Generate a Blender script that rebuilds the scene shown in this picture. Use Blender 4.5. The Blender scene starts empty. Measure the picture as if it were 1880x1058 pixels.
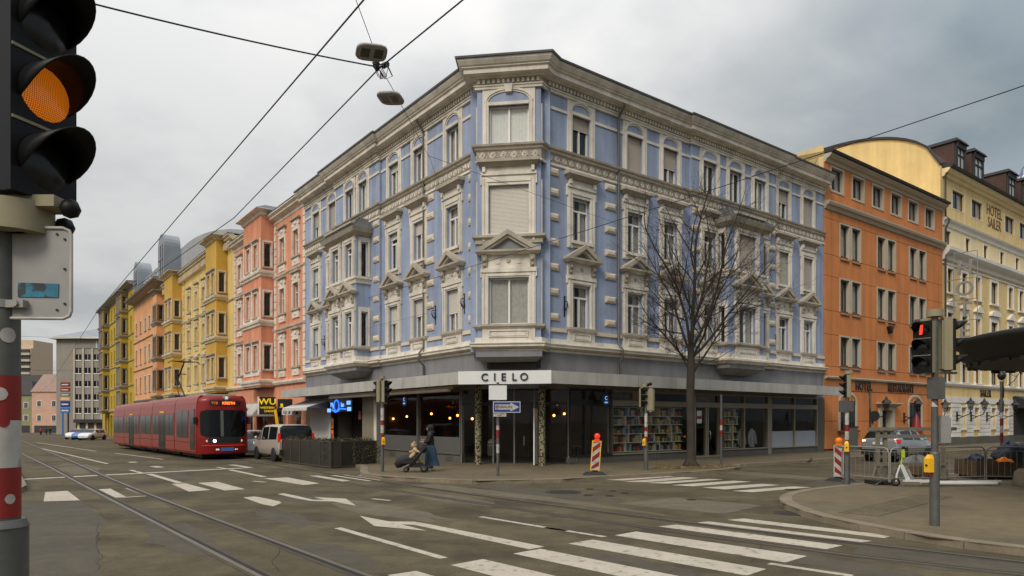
import bpy, math, random
from mathutils import Matrix, Vector
random.seed(7)
R = math.radians
SC = bpy.context.scene
COL = SC.collection

# ------------------------------------------------------------------ camera, sky, sun, exposure
cam_d = bpy.data.cameras.new('camera')
cam = bpy.data.objects.new('camera', cam_d); COL.objects.link(cam)
cam.location = (0, 0, 2.05); cam.rotation_euler = (R(90), 0, 0)
cam_d.sensor_width = 36.0; cam_d.lens = 36.0 * 1270 / 1880
cam_d.shift_y = (772 - 529) / 1880.0
cam_d.clip_start = 0.05; cam_d.clip_end = 9000
SC.camera = cam

SUN_EL, SUN_AZ = R(40), R(208)          # azimuth clockwise from +Y: behind the camera, to the left
W = bpy.data.worlds.new('World'); SC.world = W; W.use_nodes = True
nt = W.node_tree; nt.nodes.clear()
def wn(t, **k):
    n = nt.nodes.new(t)
    for a, b in k.items(): setattr(n, a, b)
    return n
sky = wn('ShaderNodeTexSky', sky_type='NISHITA', sun_disc=False, sun_elevation=SUN_EL, sun_rotation=SUN_AZ)
tc = wn('ShaderNodeTexCoord')
# project the view direction onto a cloud layer so that clouds flatten towards the horizon
sep = wn('ShaderNodeSeparateXYZ'); nt.links.new(tc.outputs['Generated'], sep.inputs[0])
zc = wn('ShaderNodeMath', operation='MAXIMUM'); nt.links.new(sep.outputs['Z'], zc.inputs[0]); zc.inputs[1].default_value = 0.0
za = wn('ShaderNodeMath', operation='ADD'); nt.links.new(zc.outputs[0], za.inputs[0]); za.inputs[1].default_value = 0.22
dv = wn('ShaderNodeVectorMath', operation='DIVIDE'); nt.links.new(tc.outputs['Generated'], dv.inputs[0])
cz = wn('ShaderNodeCombineXYZ')
for i in range(3): nt.links.new(za.outputs[0], cz.inputs[i])
nt.links.new(cz.outputs[0], dv.inputs[1])
mp = wn('ShaderNodeMapping'); nt.links.new(dv.outputs[0], mp.inputs[0]); mp.inputs['Location'].default_value = (3.1, 0.4, 0.0)
n1 = wn('ShaderNodeTexNoise'); n1.inputs['Scale'].default_value = 1.5; n1.inputs['Detail'].default_value = 8; n1.inputs['Roughness'].default_value = .52; n1.inputs['Distortion'].default_value = .5
nt.links.new(mp.outputs[0], n1.inputs['Vector'])
n2 = wn('ShaderNodeTexNoise'); n2.inputs['Scale'].default_value = 1.5; n2.inputs['Detail'].default_value = 8
nt.links.new(mp.outputs[0], n2.inputs['Vector'])
# the cloud deck thins to slate blue on one side of the sky (to the right of the street corner)
gx = wn('ShaderNodeVectorMath', operation='DOT_PRODUCT'); nt.links.new(dv.outputs[0], gx.inputs[0]); gx.inputs[1].default_value = (.56, .0, 0)
ga = wn('ShaderNodeMath', operation='MULTIPLY_ADD'); nt.links.new(n1.outputs['Fac'], ga.inputs[0]); ga.inputs[1].default_value = 1.0; nt.links.new(gx.outputs['Value'], ga.inputs[2])
gs = wn('ShaderNodeMath', operation='SUBTRACT'); nt.links.new(ga.outputs[0], gs.inputs[0]); gs.inputs[1].default_value = .11
cr = wn('ShaderNodeValToRGB'); nt.links.new(gs.outputs[0], cr.inputs[0])
e = cr.color_ramp.elements
e[0].position = .20; e[0].color = (6.5, 6.5, 6.45, 1)
e[1].position = .40; e[1].color = (7.1, 7.0, 6.85, 1)
for p, c in ((.54, (6.1, 6.1, 6.05)), (.70, (4.5, 4.75, 4.9)), (.92, (3.1, 3.55, 3.85))):
    k = cr.color_ramp.elements.new(p); k.color = (*c, 1)
# soft dark cloud bellies
cr2 = wn('ShaderNodeValToRGB'); nt.links.new(n2.outputs['Fac'], cr2.inputs[0])
cr2.color_ramp.elements[0].position = .38; cr2.color_ramp.elements[0].color = (.70, .73, .745, 1)
cr2.color_ramp.elements[1].position = .58; cr2.color_ramp.elements[1].color = (1, 1, 1, 1)
mu = wn('ShaderNodeMix', data_type='RGBA', blend_type='MULTIPLY'); mu.inputs[0].default_value = 1.0
nt.links.new(cr.outputs[0], mu.inputs[6]); nt.links.new(cr2.outputs[0], mu.inputs[7])
mx = wn('ShaderNodeMix', data_type='RGBA'); mx.inputs[0].default_value = .95
nt.links.new(sky.outputs[0], mx.inputs[6]); nt.links.new(mu.outputs[2], mx.inputs[7])
# overcast skies are brighter overhead than at the horizon
zq = wn('ShaderNodeMath', operation='POWER'); nt.links.new(zc.outputs[0], zq.inputs[0]); zq.inputs[1].default_value = 2.0
zb = wn('ShaderNodeMath', operation='MULTIPLY_ADD'); nt.links.new(zq.outputs[0], zb.inputs[0]); zb.inputs[1].default_value = 1.7; zb.inputs[2].default_value = .80
zs = wn('ShaderNodeVectorMath', operation='SCALE'); nt.links.new(mx.outputs[2], zs.inputs[0]); nt.links.new(zb.outputs[0], zs.inputs['Scale'])
bg = wn('ShaderNodeBackground'); bg.inputs[1].default_value = 0.1
nt.links.new(zs.outputs[0], bg.inputs[0])
wo = wn('ShaderNodeOutputWorld'); nt.links.new(bg.outputs[0], wo.inputs[0])

sun_d = bpy.data.lights.new('sun', 'SUN'); sun_d.energy = 1.5; sun_d.angle = R(18); sun_d.color = (1, .91, .77)
sun = bpy.data.objects.new('sun', sun_d); COL.objects.link(sun)
sd = Vector((math.sin(SUN_AZ) * math.cos(SUN_EL), math.cos(SUN_AZ) * math.cos(SUN_EL), math.sin(SUN_EL)))
sun.location = sd * 60; sun.rotation_euler = sd.to_track_quat('Z', 'Y').to_euler()

vs = SC.view_settings
vs.view_transform = 'Standard'; vs.look = 'None'; vs.exposure = 0.24; vs.gamma = 1.0; vs.use_curve_mapping = False
SC.render.engine = 'CYCLES'
SC.cycles.max_bounces = 7; SC.cycles.transparent_max_bounces = 10; SC.cycles.caustics_reflective = False; SC.cycles.caustics_refractive = False

# ------------------------------------------------------------------ materials
MATS = {}
def mat(name, col, rough=.8, metal=0.0, var=.12, vscale=.7, fine=.06, fscale=18, bump=0.0, bscale=40, streak=0.0, spec=.5, emit=0, ecol=None, alt=None, altpos=(.55, .7), altscale=1.2, mid=0.0, mscale=3.0):
    """Principled material with world-space mottling, streaks and fine grain."""
    if name in MATS: return MATS[name]
    m = bpy.data.materials.new(name); m.use_nodes = True; MATS[name] = m
    t = m.node_tree; b = t.nodes['Principled BSDF']
    b.inputs['Roughness'].default_value = rough; b.inputs['Metallic'].default_value = metal
    b.inputs['Specular IOR Level'].default_value = spec
    def N(ty, **k):
        n = t.nodes.new(ty)
        for a, v in k.items(): setattr(n, a, v)
        return n
    g = N('ShaderNodeNewGeometry')
    def noise(scale, det=4, sc=(1, 1, 1), rg=.5):
        mp = N('ShaderNodeMapping'); t.links.new(g.outputs['Position'], mp.inputs[0]); mp.inputs['Scale'].default_value = sc
        n = N('ShaderNodeTexNoise'); n.inputs['Scale'].default_value = scale; n.inputs['Detail'].default_value = det; n.inputs['Roughness'].default_value = rg
        t.links.new(mp.outputs[0], n.inputs['Vector']); return n.outputs['Fac']
    def mulcol(cur, fac, amt):
        r = N('ShaderNodeMapRange'); t.links.new(fac, r.inputs[0])
        r.inputs[1].default_value = .25; r.inputs[2].default_value = .75
        r.inputs[3].default_value = 1 - amt; r.inputs[4].default_value = 1 + amt
        v = N('ShaderNodeVectorMath', operation='SCALE'); t.links.new(cur, v.inputs[0]); t.links.new(r.outputs[0], v.inputs['Scale'])
        return v.outputs[0]
    rgb = N('ShaderNodeRGB'); rgb.outputs[0].default_value = (*col, 1); cur = rgb.outputs[0]
    if alt:
        f = noise(altscale, 5)
        r = N('ShaderNodeMapRange'); t.links.new(f, r.inputs[0]); r.inputs[1].default_value, r.inputs[2].default_value = altpos
        x = N('ShaderNodeMix', data_type='RGBA'); t.links.new(r.outputs[0], x.inputs[0]); t.links.new(cur, x.inputs[6]); x.inputs[7].default_value = (*alt, 1)
        cur = x.outputs[2]
    if var: cur = mulcol(cur, noise(vscale, 5), var)
    if fine: cur = mulcol(cur, noise(fscale, 3), fine)
    if mid: cur = mulcol(cur, noise(mscale, 10, rg=.78), mid)
    if streak: cur = mulcol(cur, noise(2.2, 5, (1, 1, .07)), streak)
    t.links.new(cur, b.inputs['Base Color'])
    if bump:
        bp = N('ShaderNodeBump'); bp.inputs['Strength'].default_value = bump; bp.inputs['Distance'].default_value = .02
        t.links.new(noise(bscale, 4), bp.inputs['Height']); t.links.new(bp.outputs[0], b.inputs['Normal'])
    if emit:
        b.inputs['Emission Color'].default_value = (*(ecol or col), 1); b.inputs['Emission Strength'].default_value = emit
    return m
def glass(name, tint=(.5, .52, .52), rough=.02, refl=1.0):
    m = bpy.data.materials.new(name); m.use_nodes = True; t = m.node_tree; t.nodes.clear()
    o = t.nodes.new('ShaderNodeOutputMaterial'); tr = t.nodes.new('ShaderNodeBsdfTransparent'); gl = t.nodes.new('ShaderNodeBsdfGlossy')
    tr.inputs[0].default_value = (*tint, 1); gl.inputs['Roughness'].default_value = rough
    fr = t.nodes.new('ShaderNodeFresnel'); fr.inputs[0].default_value = 1.52
    mm = t.nodes.new('ShaderNodeMath'); mm.operation = 'MULTIPLY'; mm.inputs[1].default_value = refl; mm.use_clamp = True
    g = t.nodes.new('ShaderNodeNewGeometry'); iv = t.nodes.new('ShaderNodeMath'); iv.operation = 'SUBTRACT'; iv.inputs[0].default_value = 1.0; t.links.new(g.outputs['Backfacing'], iv.inputs[1])
    m2 = t.nodes.new('ShaderNodeMath'); m2.operation = 'MULTIPLY'; t.links.new(fr.outputs[0], m2.inputs[0]); t.links.new(iv.outputs[0], m2.inputs[1])   # reflect on entering only: the pane is thin
    t.links.new(m2.outputs[0], mm.inputs[0])
    # old panes are never quite flat
    nz = t.nodes.new('ShaderNodeTexNoise'); nz.inputs['Scale'].default_value = 1.3
    bp = t.nodes.new('ShaderNodeBump'); bp.inputs['Strength'].default_value = .06; bp.inputs['Distance'].default_value = .05
    t.links.new(g.outputs['Position'], nz.inputs['Vector'])
    t.links.new(nz.outputs['Fac'], bp.inputs['Height']); t.links.new(bp.outputs[0], gl.inputs['Normal'])
    mx = t.nodes.new('ShaderNodeMixShader'); t.links.new(mm.outputs[0], mx.inputs[0]); t.links.new(tr.outputs[0], mx.inputs[1]); t.links.new(gl.outputs[0], mx.inputs[2])
    t.links.new(mx.outputs[0], o.inputs[0]); MATS[name] = m; return m
def emis(name, col, s): return mat(name, col, var=0, fine=0, emit=s, ecol=col)

# ------------------------------------------------------------------ mesh builder
class MB:
    def __init__(s): s.v = []; s.f = []; s.m = []; s.sm = []; s.T = None
    def add(s, vs, fs, mi=0, smooth=False):
        o = len(s.v)
        for p in vs:
            if s.T is not None: p = s.T @ Vector(p)
            s.v.append(tuple(p))
        flip = s.T is not None and s.T.to_3x3().determinant() < 0
        for f in fs:
            f = tuple(o + i for i in f)
            s.f.append(f[::-1] if flip else f); s.m.append(mi); s.sm.append(smooth)
        return s
    def box(s, x0, x1, y0, y1, z0, z1, mi=0):
        if x0 > x1: x0, x1 = x1, x0
        if y0 > y1: y0, y1 = y1, y0
        if z0 > z1: z0, z1 = z1, z0
        return s.add([(x0, y0, z0), (x1, y0, z0), (x1, y1, z0), (x0, y1, z0), (x0, y0, z1), (x1, y0, z1), (x1, y1, z1), (x0, y1, z1)],
                     [(3, 2, 1, 0), (4, 5, 6, 7), (0, 1, 5, 4), (1, 2, 6, 5), (2, 3, 7, 6), (3, 0, 4, 7)], mi)
    def frustum(s, b, t, mi=0):
        """b and t: (x0,x1,y0,y1,z) of bottom and top rectangles"""
        v = [(b[0], b[2], b[4]), (b[1], b[2], b[4]), (b[1], b[3], b[4]), (b[0], b[3], b[4]), (t[0], t[2], t[4]), (t[1], t[2], t[4]), (t[1], t[3], t[4]), (t[0], t[3], t[4])]
        return s.add(v, [(3, 2, 1, 0), (4, 5, 6, 7), (0, 1, 5, 4), (1, 2, 6, 5), (2, 3, 7, 6), (3, 0, 4, 7)], mi)
    def prism(s, poly, a0, a1, axis='y', mi=0, smooth=False):
        """poly extruded along axis: 'z' poly=(x,y); 'y' poly=(x,z); 'x' poly=(y,z)"""
        n = len(poly)
        A = sum(poly[i][0] * poly[(i + 1) % n][1] - poly[(i + 1) % n][0] * poly[i][1] for i in range(n))
        if A < 0: poly = poly[::-1]
        def P(p, a): return (p[0], p[1], a) if axis == 'z' else (p[0], a, p[1]) if axis == 'y' else (a, p[0], p[1])
        vs = [P(p, a0) for p in poly] + [P(p, a1) for p in poly]
        up = (a1 > a0) ^ (axis == 'y')
        fs = [tuple(range(n))[::-1], tuple(range(n, 2 * n))] + [(i, (i + 1) % n, n + (i + 1) % n, n + i) for i in range(n)]
        if not up: fs = [f[::-1] for f in fs]
        o = len(s.v); s.add(vs, fs[:2], mi, False); k = [tuple(f) for f in fs[2:]]
        flip = s.T is not None and s.T.to_3x3().determinant() < 0
        for f in k:
            f = tuple(o + i for i in f); s.f.append(f[::-1] if flip else f); s.m.append(mi); s.sm.append(smooth)
        return s
    def quad(s, a, b, c, d, mi=0): return s.add([a, b, c, d], [(0, 1, 2, 3)], mi)
    def tube(s, pts, r, n=6, mi=0, cap=True, smooth=True):
        pts = [Vector(p) for p in pts]; rs = r if isinstance(r, (list, tuple)) else [r] * len(pts)
        vs, fs = [], []; ref = None
        for i, p in enumerate(pts):
            d = (pts[min(i + 1, len(pts) - 1)] - pts[max(i - 1, 0)])
            if d.length < 1e-9: d = Vector((0, 0, 1))
            d.normalize()
            if ref is None: ref = Vector((0, 0, 1)) if abs(d.z) < .9 else Vector((1, 0, 0))
            u = d.cross(ref); u.normalize(); w = u.cross(d); ref = w
            for k in range(n):
                a = 2 * math.pi * k / n; vs.append(p + rs[i] * (math.cos(a) * u + math.sin(a) * w))
        for i in range(len(pts) - 1):
            for k in range(n):
                a, b = i * n + k, i * n + (k + 1) % n; fs.append((a, a + n, b + n, b))
        s.add(vs, fs, mi, smooth)
        if cap:
            m = len(pts) - 1
            s.add(vs[:n], [tuple(range(n))], mi); s.add(vs[m * n:], [tuple(range(n))[::-1]], mi)
        return s
    def cyl(s, c, r, h, n=16, r2=None, mi=0, axis='z'):
        c = Vector(c); d = {'x': Vector((1, 0, 0)), 'y': Vector((0, 1, 0)), 'z': Vector((0, 0, 1))}[axis]
        return s.tube([c, c + d * h], [r, r if r2 is None else r2], n, mi)
    def lathe(s, c, prof, n=16, mi=0, smooth=True, a0=0, a1=2 * math.pi):
        full = abs(a1 - a0 - 2 * math.pi) < 1e-6; k = n if full else n + 1
        vs, fs = [], []
        for r_, z in prof:
            for i in range(k):
                a = a0 + (a1 - a0) * i / n; vs.append((c[0] + r_ * math.cos(a), c[1] + r_ * math.sin(a), c[2] + z))
        for j in range(len(prof) - 1):
            for i in range(n):
                a, b = j * k + i, j * k + (i + 1) % k; fs.append((a, b, b + k, a + k))
        return s.add(vs, fs, mi, smooth)
    def ball(s, c, r, n=10, mi=0, sc=(1, 1, 1)):
        vs, fs = [], []; h = n // 2
        for j in range(h + 1):
            t = math.pi * j / h
            for i in range(n):
                a = 2 * math.pi * i / n; vs.append((c[0] + r * sc[0] * math.sin(t) * math.cos(a), c[1] + r * sc[1] * math.sin(t) * math.sin(a), c[2] - r * sc[2] * math.cos(t)))
        for j in range(h):
            for i in range(n):
                a, b = j * n + i, j * n + (i + 1) % n; fs.append((a, b, b + n, a + n))
        return s.add(vs, fs, mi, True)
    def sheet(s, poly, zf, mi=0):
        return s.add([(x, y, zf(x, y) if callable(zf) else zf) for x, y in poly], [tuple(range(len(poly)))], mi)
    def mesh(s, name, mats):
        me = bpy.data.meshes.new(name); me.from_pydata(s.v, [], s.f)
        for m in (mats if isinstance(mats, (list, tuple)) else [mats]): me.materials.append(MATS[m] if isinstance(m, str) else m)
        me.polygons.foreach_set('material_index', s.m); me.polygons.foreach_set('use_smooth', s.sm)
        me.update(); return me
def lnk(name, me, parent=None, loc=(0, 0, 0), rz=0.0, rot=None):
    o = bpy.data.objects.new(name, me); COL.objects.link(o); o.location = loc
    o.rotation_euler = rot if rot else (0, 0, rz)
    if parent: o.parent = parent
    return o
def obj(mb, name, mats, parent=None, loc=(0, 0, 0), rz=0.0, rot=None):
    return lnk(name, mb.mesh(name, mats), parent, loc, rz, rot)
def tag(o, label=None, cat=None, group=None, kind=None):
    if label: o['label'] = label
    if cat: o['category'] = cat
    if group: o['group'] = group
    if kind: o['kind'] = kind
    return o
def thing(name, label, cat, loc=(0, 0, 0), rz=0.0, group=None):
    o = lnk(name, None, None, loc, rz); o.empty_display_size = .2
    return tag(o, label, cat, group)
def copy_tree(o, parent=None, label=None):
    c = o.copy(); COL.objects.link(c); c.parent = parent
    for ch in o.children: copy_tree(ch, c)
    if label: c['label'] = label
    return c
def text_mesh(txt, size, ext=.01, align='CENTER', space=1.0, off=0.0, shear=0.0):
    cu = bpy.data.curves.new('t', 'FONT'); cu.body = txt; cu.size = size; cu.extrude = ext; cu.align_x = align; cu.align_y = 'CENTER'
    cu.space_character = space; cu.offset = off; cu.resolution_u = 3; cu.shear = shear
    o = bpy.data.objects.new('t', cu); COL.objects.link(o)
    bpy.context.view_layer.update()
    me = bpy.data.meshes.new_from_object(o.evaluated_get(bpy.context.evaluated_depsgraph_get()))
    bpy.data.objects.remove(o); bpy.data.curves.remove(cu)
    return me
TXF = Matrix(((-1, 0, 0, 0), (0, 0, 1, 0), (0, 1, 0, 0), (0, 0, 0, 1)))   # text plane -> upright, facing local +y
def text(name, txt, size, material, parent, loc, rz=0.0, ext=.01, **k):
    sx = k.pop('sx', 1.0)
    me = text_mesh(txt, size, ext, **k); me.transform(TXF @ Matrix.Diagonal((sx, 1, 1, 1))); me.materials.clear(); me.materials.append(MATS[material])
    return lnk(name, me, parent, loc, rz)

# ------------------------------------------------------------------ the lie of the place (metres; camera above the origin)
CX, CY = -.157, 28.24                    # where the two street fronts of the corner house would meet
dL = (-.603, .798); nL = (-.798, -.603)  # along the left-hand street, and out of its facades
dR = (.7977, .603); nR = (.603, -.7977)
AL = math.atan2(dL[1], dL[0]); AR = math.atan2(-dR[1], -dR[0]); AC = math.atan2(.138, -.9904)
def PL(s, o=0): return (CX + s * dL[0] + o * nL[0], CY + s * dL[1] + o * nL[1])
def PR(s, o=0): return (CX + s * dR[0] + o * nR[0], CY + s * dR[1] + o * nR[1])
def gz(x, y):
    s = (x - CX) * dL[0] + (y - CY) * dL[1]
    return -.008 * max(0, s - 14) if s < 250 else -.008 * 236
def G(px, py, z=0.0):                    # survey of ground points: picture ray met with the ground plane
    Y = (2.05 - z) * 1270 / (py - 772.); return ((px - 940) / 1270. * Y, Y)
class Fr:                                # a facade frame: local x along the front, y out of the wall
    def __init__(s, ang, sg): s.a, s.g = ang, sg
    def loc(s, S, o, z):
        x = s.g * S; c, n = math.cos(s.a), math.sin(s.a); return (x * c - o * n, x * n + o * c, z)
FL, FRr, FC = Fr(AL, 1), Fr(AR, -1), Fr(AC, 1)
mat('blue_plaster', (.285, .34, .475), .85, var=.12, vscale=.6, fine=.05, streak=.24, alt=(.225, .26, .34), altpos=(.56, .78), altscale=.7, mid=.10, mscale=1.5, bump=.08, bscale=60)
mat('blue_grey_plaster', (.21, .21, .225), .85, var=.16, vscale=.6, streak=.16, bump=.1)
mat('cream_stucco', (.68, .63, .55), .8, var=.12, vscale=1.1, fine=.06, mid=.12, mscale=2.0, streak=.17, bump=.06, alt=(.44, .39, .32), altpos=(.58, .82), altscale=1.6)
mat('dirty_stucco', (.40, .355, .285), .85, var=.2, vscale=1.3, fine=.08, streak=.14, bump=.1)
mat('quoin_cream', (.62, .53, .41), .8, var=.1)
mat('white_frame', (.80, .78, .74), .45, var=.05)
mat('blind_beige', (.46, .40, .33), .7, var=.05)
mat('blind_cream', (.60, .56, .50), .7, var=.05)
mat('curtain', (.42, .40, .36), .9, var=.15, vscale=6)
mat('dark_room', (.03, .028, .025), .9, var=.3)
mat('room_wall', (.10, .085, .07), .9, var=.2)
mat('roof_metal', (.13, .135, .14), .5, metal=.3, var=.2, streak=.15)
mat('roof_grey', (.56, .555, .55), .6, var=.12, streak=.1)
mat('roof_blue_grey', (.25, .275, .31), .6, metal=.1, var=.15)
mat('roof_brown', (.075, .035, .022), .6, var=.25, streak=.2)
mat('roof_dark', (.03, .028, .028), .7, var=.2)
mat('canopy_metal', (.44, .42, .385), .5, metal=.15, var=.10, streak=.14, alt=(.36, .34, .31), altpos=(.55, .75), altscale=.9)
mat('sign_white', (.70, .70, .69), .5, var=.03)
mat('letter_navy', (.012, .02, .035), .4, var=0)
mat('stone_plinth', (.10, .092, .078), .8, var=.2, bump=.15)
mat('beige_metal', (.26, .225, .165), .5, var=.08)
mat('grey_metal', (.17, .165, .15), .45, metal=.4, var=.12)
mat('dark_metal', (.03, .03, .03), .45, metal=.5, var=.1)
mat('black_plastic', (.006, .006, .007), .5, var=.1, spec=.25)
mat('galvanised', (.125, .125, .115), .55, metal=.5, var=.2, vscale=4, fine=.1)
mat('lamp_glow', (1, .42, .12), emit=7, ecol=(1, .34, .07), var=0, fine=0)
mat('salmon', (.66, .27, .155), .85, var=.14, streak=.18)
mat('salmon_pink', (.74, .42, .31), .85, var=.12)
mat('salmon_trim', (.72, .65, .56), .85, var=.14, fine=.1, streak=.1, bump=.15, alt=(.46, .36, .27), altpos=(.56, .8), altscale=2.0)
mat('ochre', (.56, .34, .055), .85, var=.12, streak=.1)
mat('ochre_pale', (.68, .49, .17), .85, var=.14, streak=.16)
mat('ochre_trim', (.62, .52, .35), .85, var=.15, alt=(.33, .26, .15), altpos=(.54, .75), altscale=2.0, bump=.15)
mat('orange_paint', (.70, .35, .16), .85, var=.14, streak=.14)
mat('olive_yellow', (.47, .325, .028), .85, var=.12, streak=.08)
mat('hotel_orange', (.58, .205, .062), .8, var=.12, streak=.14, fine=.04)
mat('hotel_joint', (.16, .055, .02), .9)
mat('hotel_stone', (.48, .42, .33), .8, var=.1)
mat('letter_brown', (.035, .018, .010), .6, var=.1)
mat('hotel_brown', (.42, .155, .05), .8, var=.1)
mat('hotel_yellow', (.72, .54, .25), .85, var=.12, streak=.14)
mat('hotel_yellow_pale', (.80, .66, .40), .85, var=.07, streak=.05)
mat('hotel_white', (.74, .71, .66), .8, var=.07, streak=.05)
mat('window_dark', (.045, .045, .05), .4, var=.1)
mat('grey_render', (.30, .27, .235), .85, var=.07, streak=.06)
mat('grey_pillar', (.52, .46, .36), .85, var=.08)
mat('tower_tan', (.62, .47, .34), .85, var=.06)
mat('green_paint', (.28, .27, .15), .85, var=.1)
mat('pink_paint', (.62, .38, .28), .85, var=.1)
mat('roof_rose', (.52, .36, .31), .8, var=.1)
mat('asphalt', (.090, .073, .041), .9, var=.34, vscale=.5, fine=.30, fscale=38, bump=.5, bscale=80, alt=(.064, .052, .031), altpos=(.50, .58), altscale=.45, spec=.3, mid=.42, mscale=2.2)
mat('asphalt_patch', (.066, .055, .037), .9, mid=.4, mscale=2.6, var=.18, vscale=.5, fine=.2, fscale=60, bump=.35, bscale=90)
mat('asphalt_light', (.108, .09, .058), .88, mid=.4, mscale=2.6, var=.15, vscale=.5, fine=.18, fscale=60, bump=.3, bscale=90)
mat('pavement', (.128, .098, .054), .88, var=.16, vscale=.35, fine=.16, fscale=50, bump=.25, bscale=90, mid=.34, mscale=2.5, alt=(.10, .08, .05), altpos=(.5, .66), altscale=.5)
mat('kerb_stone', (.185, .15, .10), .85, var=.2, vscale=2, fine=.12, bump=.2)
mat('road_paint', (.42, .37, .30), .8, var=.12, vscale=1.2, fine=.14, fscale=26, bump=.15, alt=(.20, .18, .15), altpos=(.56, .70), altscale=6.5)
mat('rail_steel', (.16, .14, .11), .4, metal=.5, var=.2)
mat('groove', (.012, .011, .010), .9)
mat('iron_cover', (.035, .03, .026), .7, metal=.3)
mat('tram_red', (.22, .010, .008), .3, var=.05, vscale=.6, spec=.35)
mat('tram_red_side', (.24, .026, .014), .33, var=.08, vscale=.5, spec=.35)
mat('tram_grey', (.16, .16, .16), .5, var=.1)
mat('rubber', (.012, .012, .012), .7, var=.1)
mat('van_paint', (.50, .45, .38), .3, var=.04, metal=.35)
mat('suv_paint', (.42, .44, .46), .25, var=.03, metal=.6)
mat('car_white', (.68, .70, .74), .25, var=.03)
mat('car_blue', (.06, .16, .42), .25, var=.03)
mat('chrome', (.6, .6, .6), .15, metal=1, var=0)
mat('tail_red', (.45, .01, .01), .25, var=0, emit=.25, ecol=(.8, .02, .01))
mat('lamp_white', (1, .93, .85), var=0, fine=0, emit=6)
mat('lamp_dim', (.6, .58, .55), .2, var=0, fine=0, emit=.5)
mat('led_orange', (1, .16, .02), var=0, fine=0, emit=2.2)
mat('signal_red', (1, .03, .015), var=0, fine=0, emit=3.5, ecol=(1, .02, .01))
mat('signal_green', (.1, 1, .5), var=0, fine=0, emit=5, ecol=(.05, 1, .45))
mat('signal_cream', (.27, .235, .145), .55, var=.1)
mat('band_red', (.23, .014, .010), .5, var=.15, vscale=6)
mat('band_white', (.46, .43, .39), .5, var=.2, vscale=8, alt=(.27, .25, .23), altpos=(.58, .66), altscale=9)
mat('push_yellow', (.85, .47, .01), .4, var=.05)
mat('neon_blue', (.03, .14, 1), var=0, fine=0, emit=2.2, ecol=(.02, .12, 1))
mat('neon_pale', (.2, .45, 1), var=0, fine=0, emit=1.1, ecol=(.2, .45, 1))
mat('sign_blue', (.015, .03, .22), .4, var=.05)
mat('sign_back', (.30, .29, .275), .5, metal=.2, var=.08, vscale=5)
mat('sticker_teal', (.02, .16, .25), .5, var=.5, vscale=12, alt=(.02, .03, .04), altpos=(.48, .55), altscale=20)
mat('bark', (.042, .033, .024), .9, var=.25, vscale=3, fine=.3, fscale=30, bump=.6, bscale=25)
mat('twig', (.035, .026, .019), .9, var=.2)
mat('hedge_leaf', (.042, .046, .016), .7, var=.3, vscale=5)
mat('hedge_leaf_dry', (.085, .07, .035), .8, var=.3, vscale=5)
mat('screen_glass', (.022, .019, .014), .35, var=.2, vscale=2)
mat('screen_post', (.085, .068, .043), .5, metal=.3, var=.15)
mat('leaf_litter', (.16, .10, .035), .9, var=.35, vscale=4, fine=.3)
mat('wood', (.14, .085, .04), .85, var=.25, vscale=3, streak=.1, bump=.2)
mat('wood_grey', (.19, .17, .13), .85, var=.22, vscale=4, bump=.2)
mat('tarp_dark', (.018, .02, .026), .6, var=.3, bump=.5, bscale=6)
mat('tarp_blue', (.012, .022, .06), .55, var=.25)
mat('beacon_orange', (.75, .19, .012), .3, var=.05, emit=.15, ecol=(1, .25, .01))
mat('beacon_red', (.75, .03, .012), .3, var=.05, emit=.35, ecol=(1, .04, .01))
mat('scooter_white', (.62, .62, .60), .35, var=.04)
mat('scooter_lime', (.42, .52, .05), .4, var=.05)
mat('jacket', (.007, .007, .008), .8, var=.2)
mat('denim', (.028, .058, .098), .85, var=.2, vscale=6)
mat('skin', (.30, .17, .11), .6, var=.05)
mat('fur_beige', (.45, .31, .18), .95, var=.25, vscale=25, bump=.6, bscale=60)
mat('shoe_white', (.6, .6, .6), .6, var=.05)
mat('stroller_black', (.012, .012, .013), .75, var=.2)
mat('coat_red', (.42, .03, .02), .8, var=.1)
mat('pigeon', (.04, .04, .045), .7, var=.2)
mat('bin_grey', (.10, .10, .09), .5, var=.1)
mat('snow', (.80, .83, .90), .9, var=.05, vscale=.01)
mat('frosted', (.105, .105, .10), .45, var=.05)
mat('frosted_pale', (.33, .36, .40), .45, var=.05)
mat('awning_stripe', (.62, .62, .61), .8, var=.04)
mat('awning_dark', (.14, .14, .15), .8, var=.05)
mat('wu_black', (.010, .010, .008), .4, var=0)
mat('wu_yellow', (.85, .55, .0), .4, var=0, emit=.25, ecol=(.9, .6, 0))
mat('column_pebble', (.30, .27, .15), .8, var=.1, alt=(.02, .018, .012), altpos=(.49, .52), altscale=14, bump=.4, bscale=15)
mat('poster_warm', (.22, .09, .05), .6, var=.4, vscale=3, alt=(.05, .06, .10), altpos=(.45, .55), altscale=4)
mat('purple_light', (.3, .02, .5), var=0, fine=0, emit=.25, ecol=(.35, .05, .6))
for i, c in enumerate([(.34, .25, .12), (.30, .05, .03), (.045, .10, .20), (.44, .38, .27), (.10, .16, .06), (.42, .20, .04), (.18, .15, .12), (.06, .05, .06), (.40, .34, .10), (.20, .30, .36)]):
    mat('goods_%d' % i, tuple(min(.75, v * 1.15) for v in c), .7, var=.2, vscale=8)
glass('pane_glass', (.95, .955, .95), .03, 1.15)
glass('shop_glass', (.90, .90, .88), .015, .5)
glass('dark_glass', (.35, .35, .36), .03, 1.0)
glass('lamp_glass', (.5, .5, .5), .1, 1.0)
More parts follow.
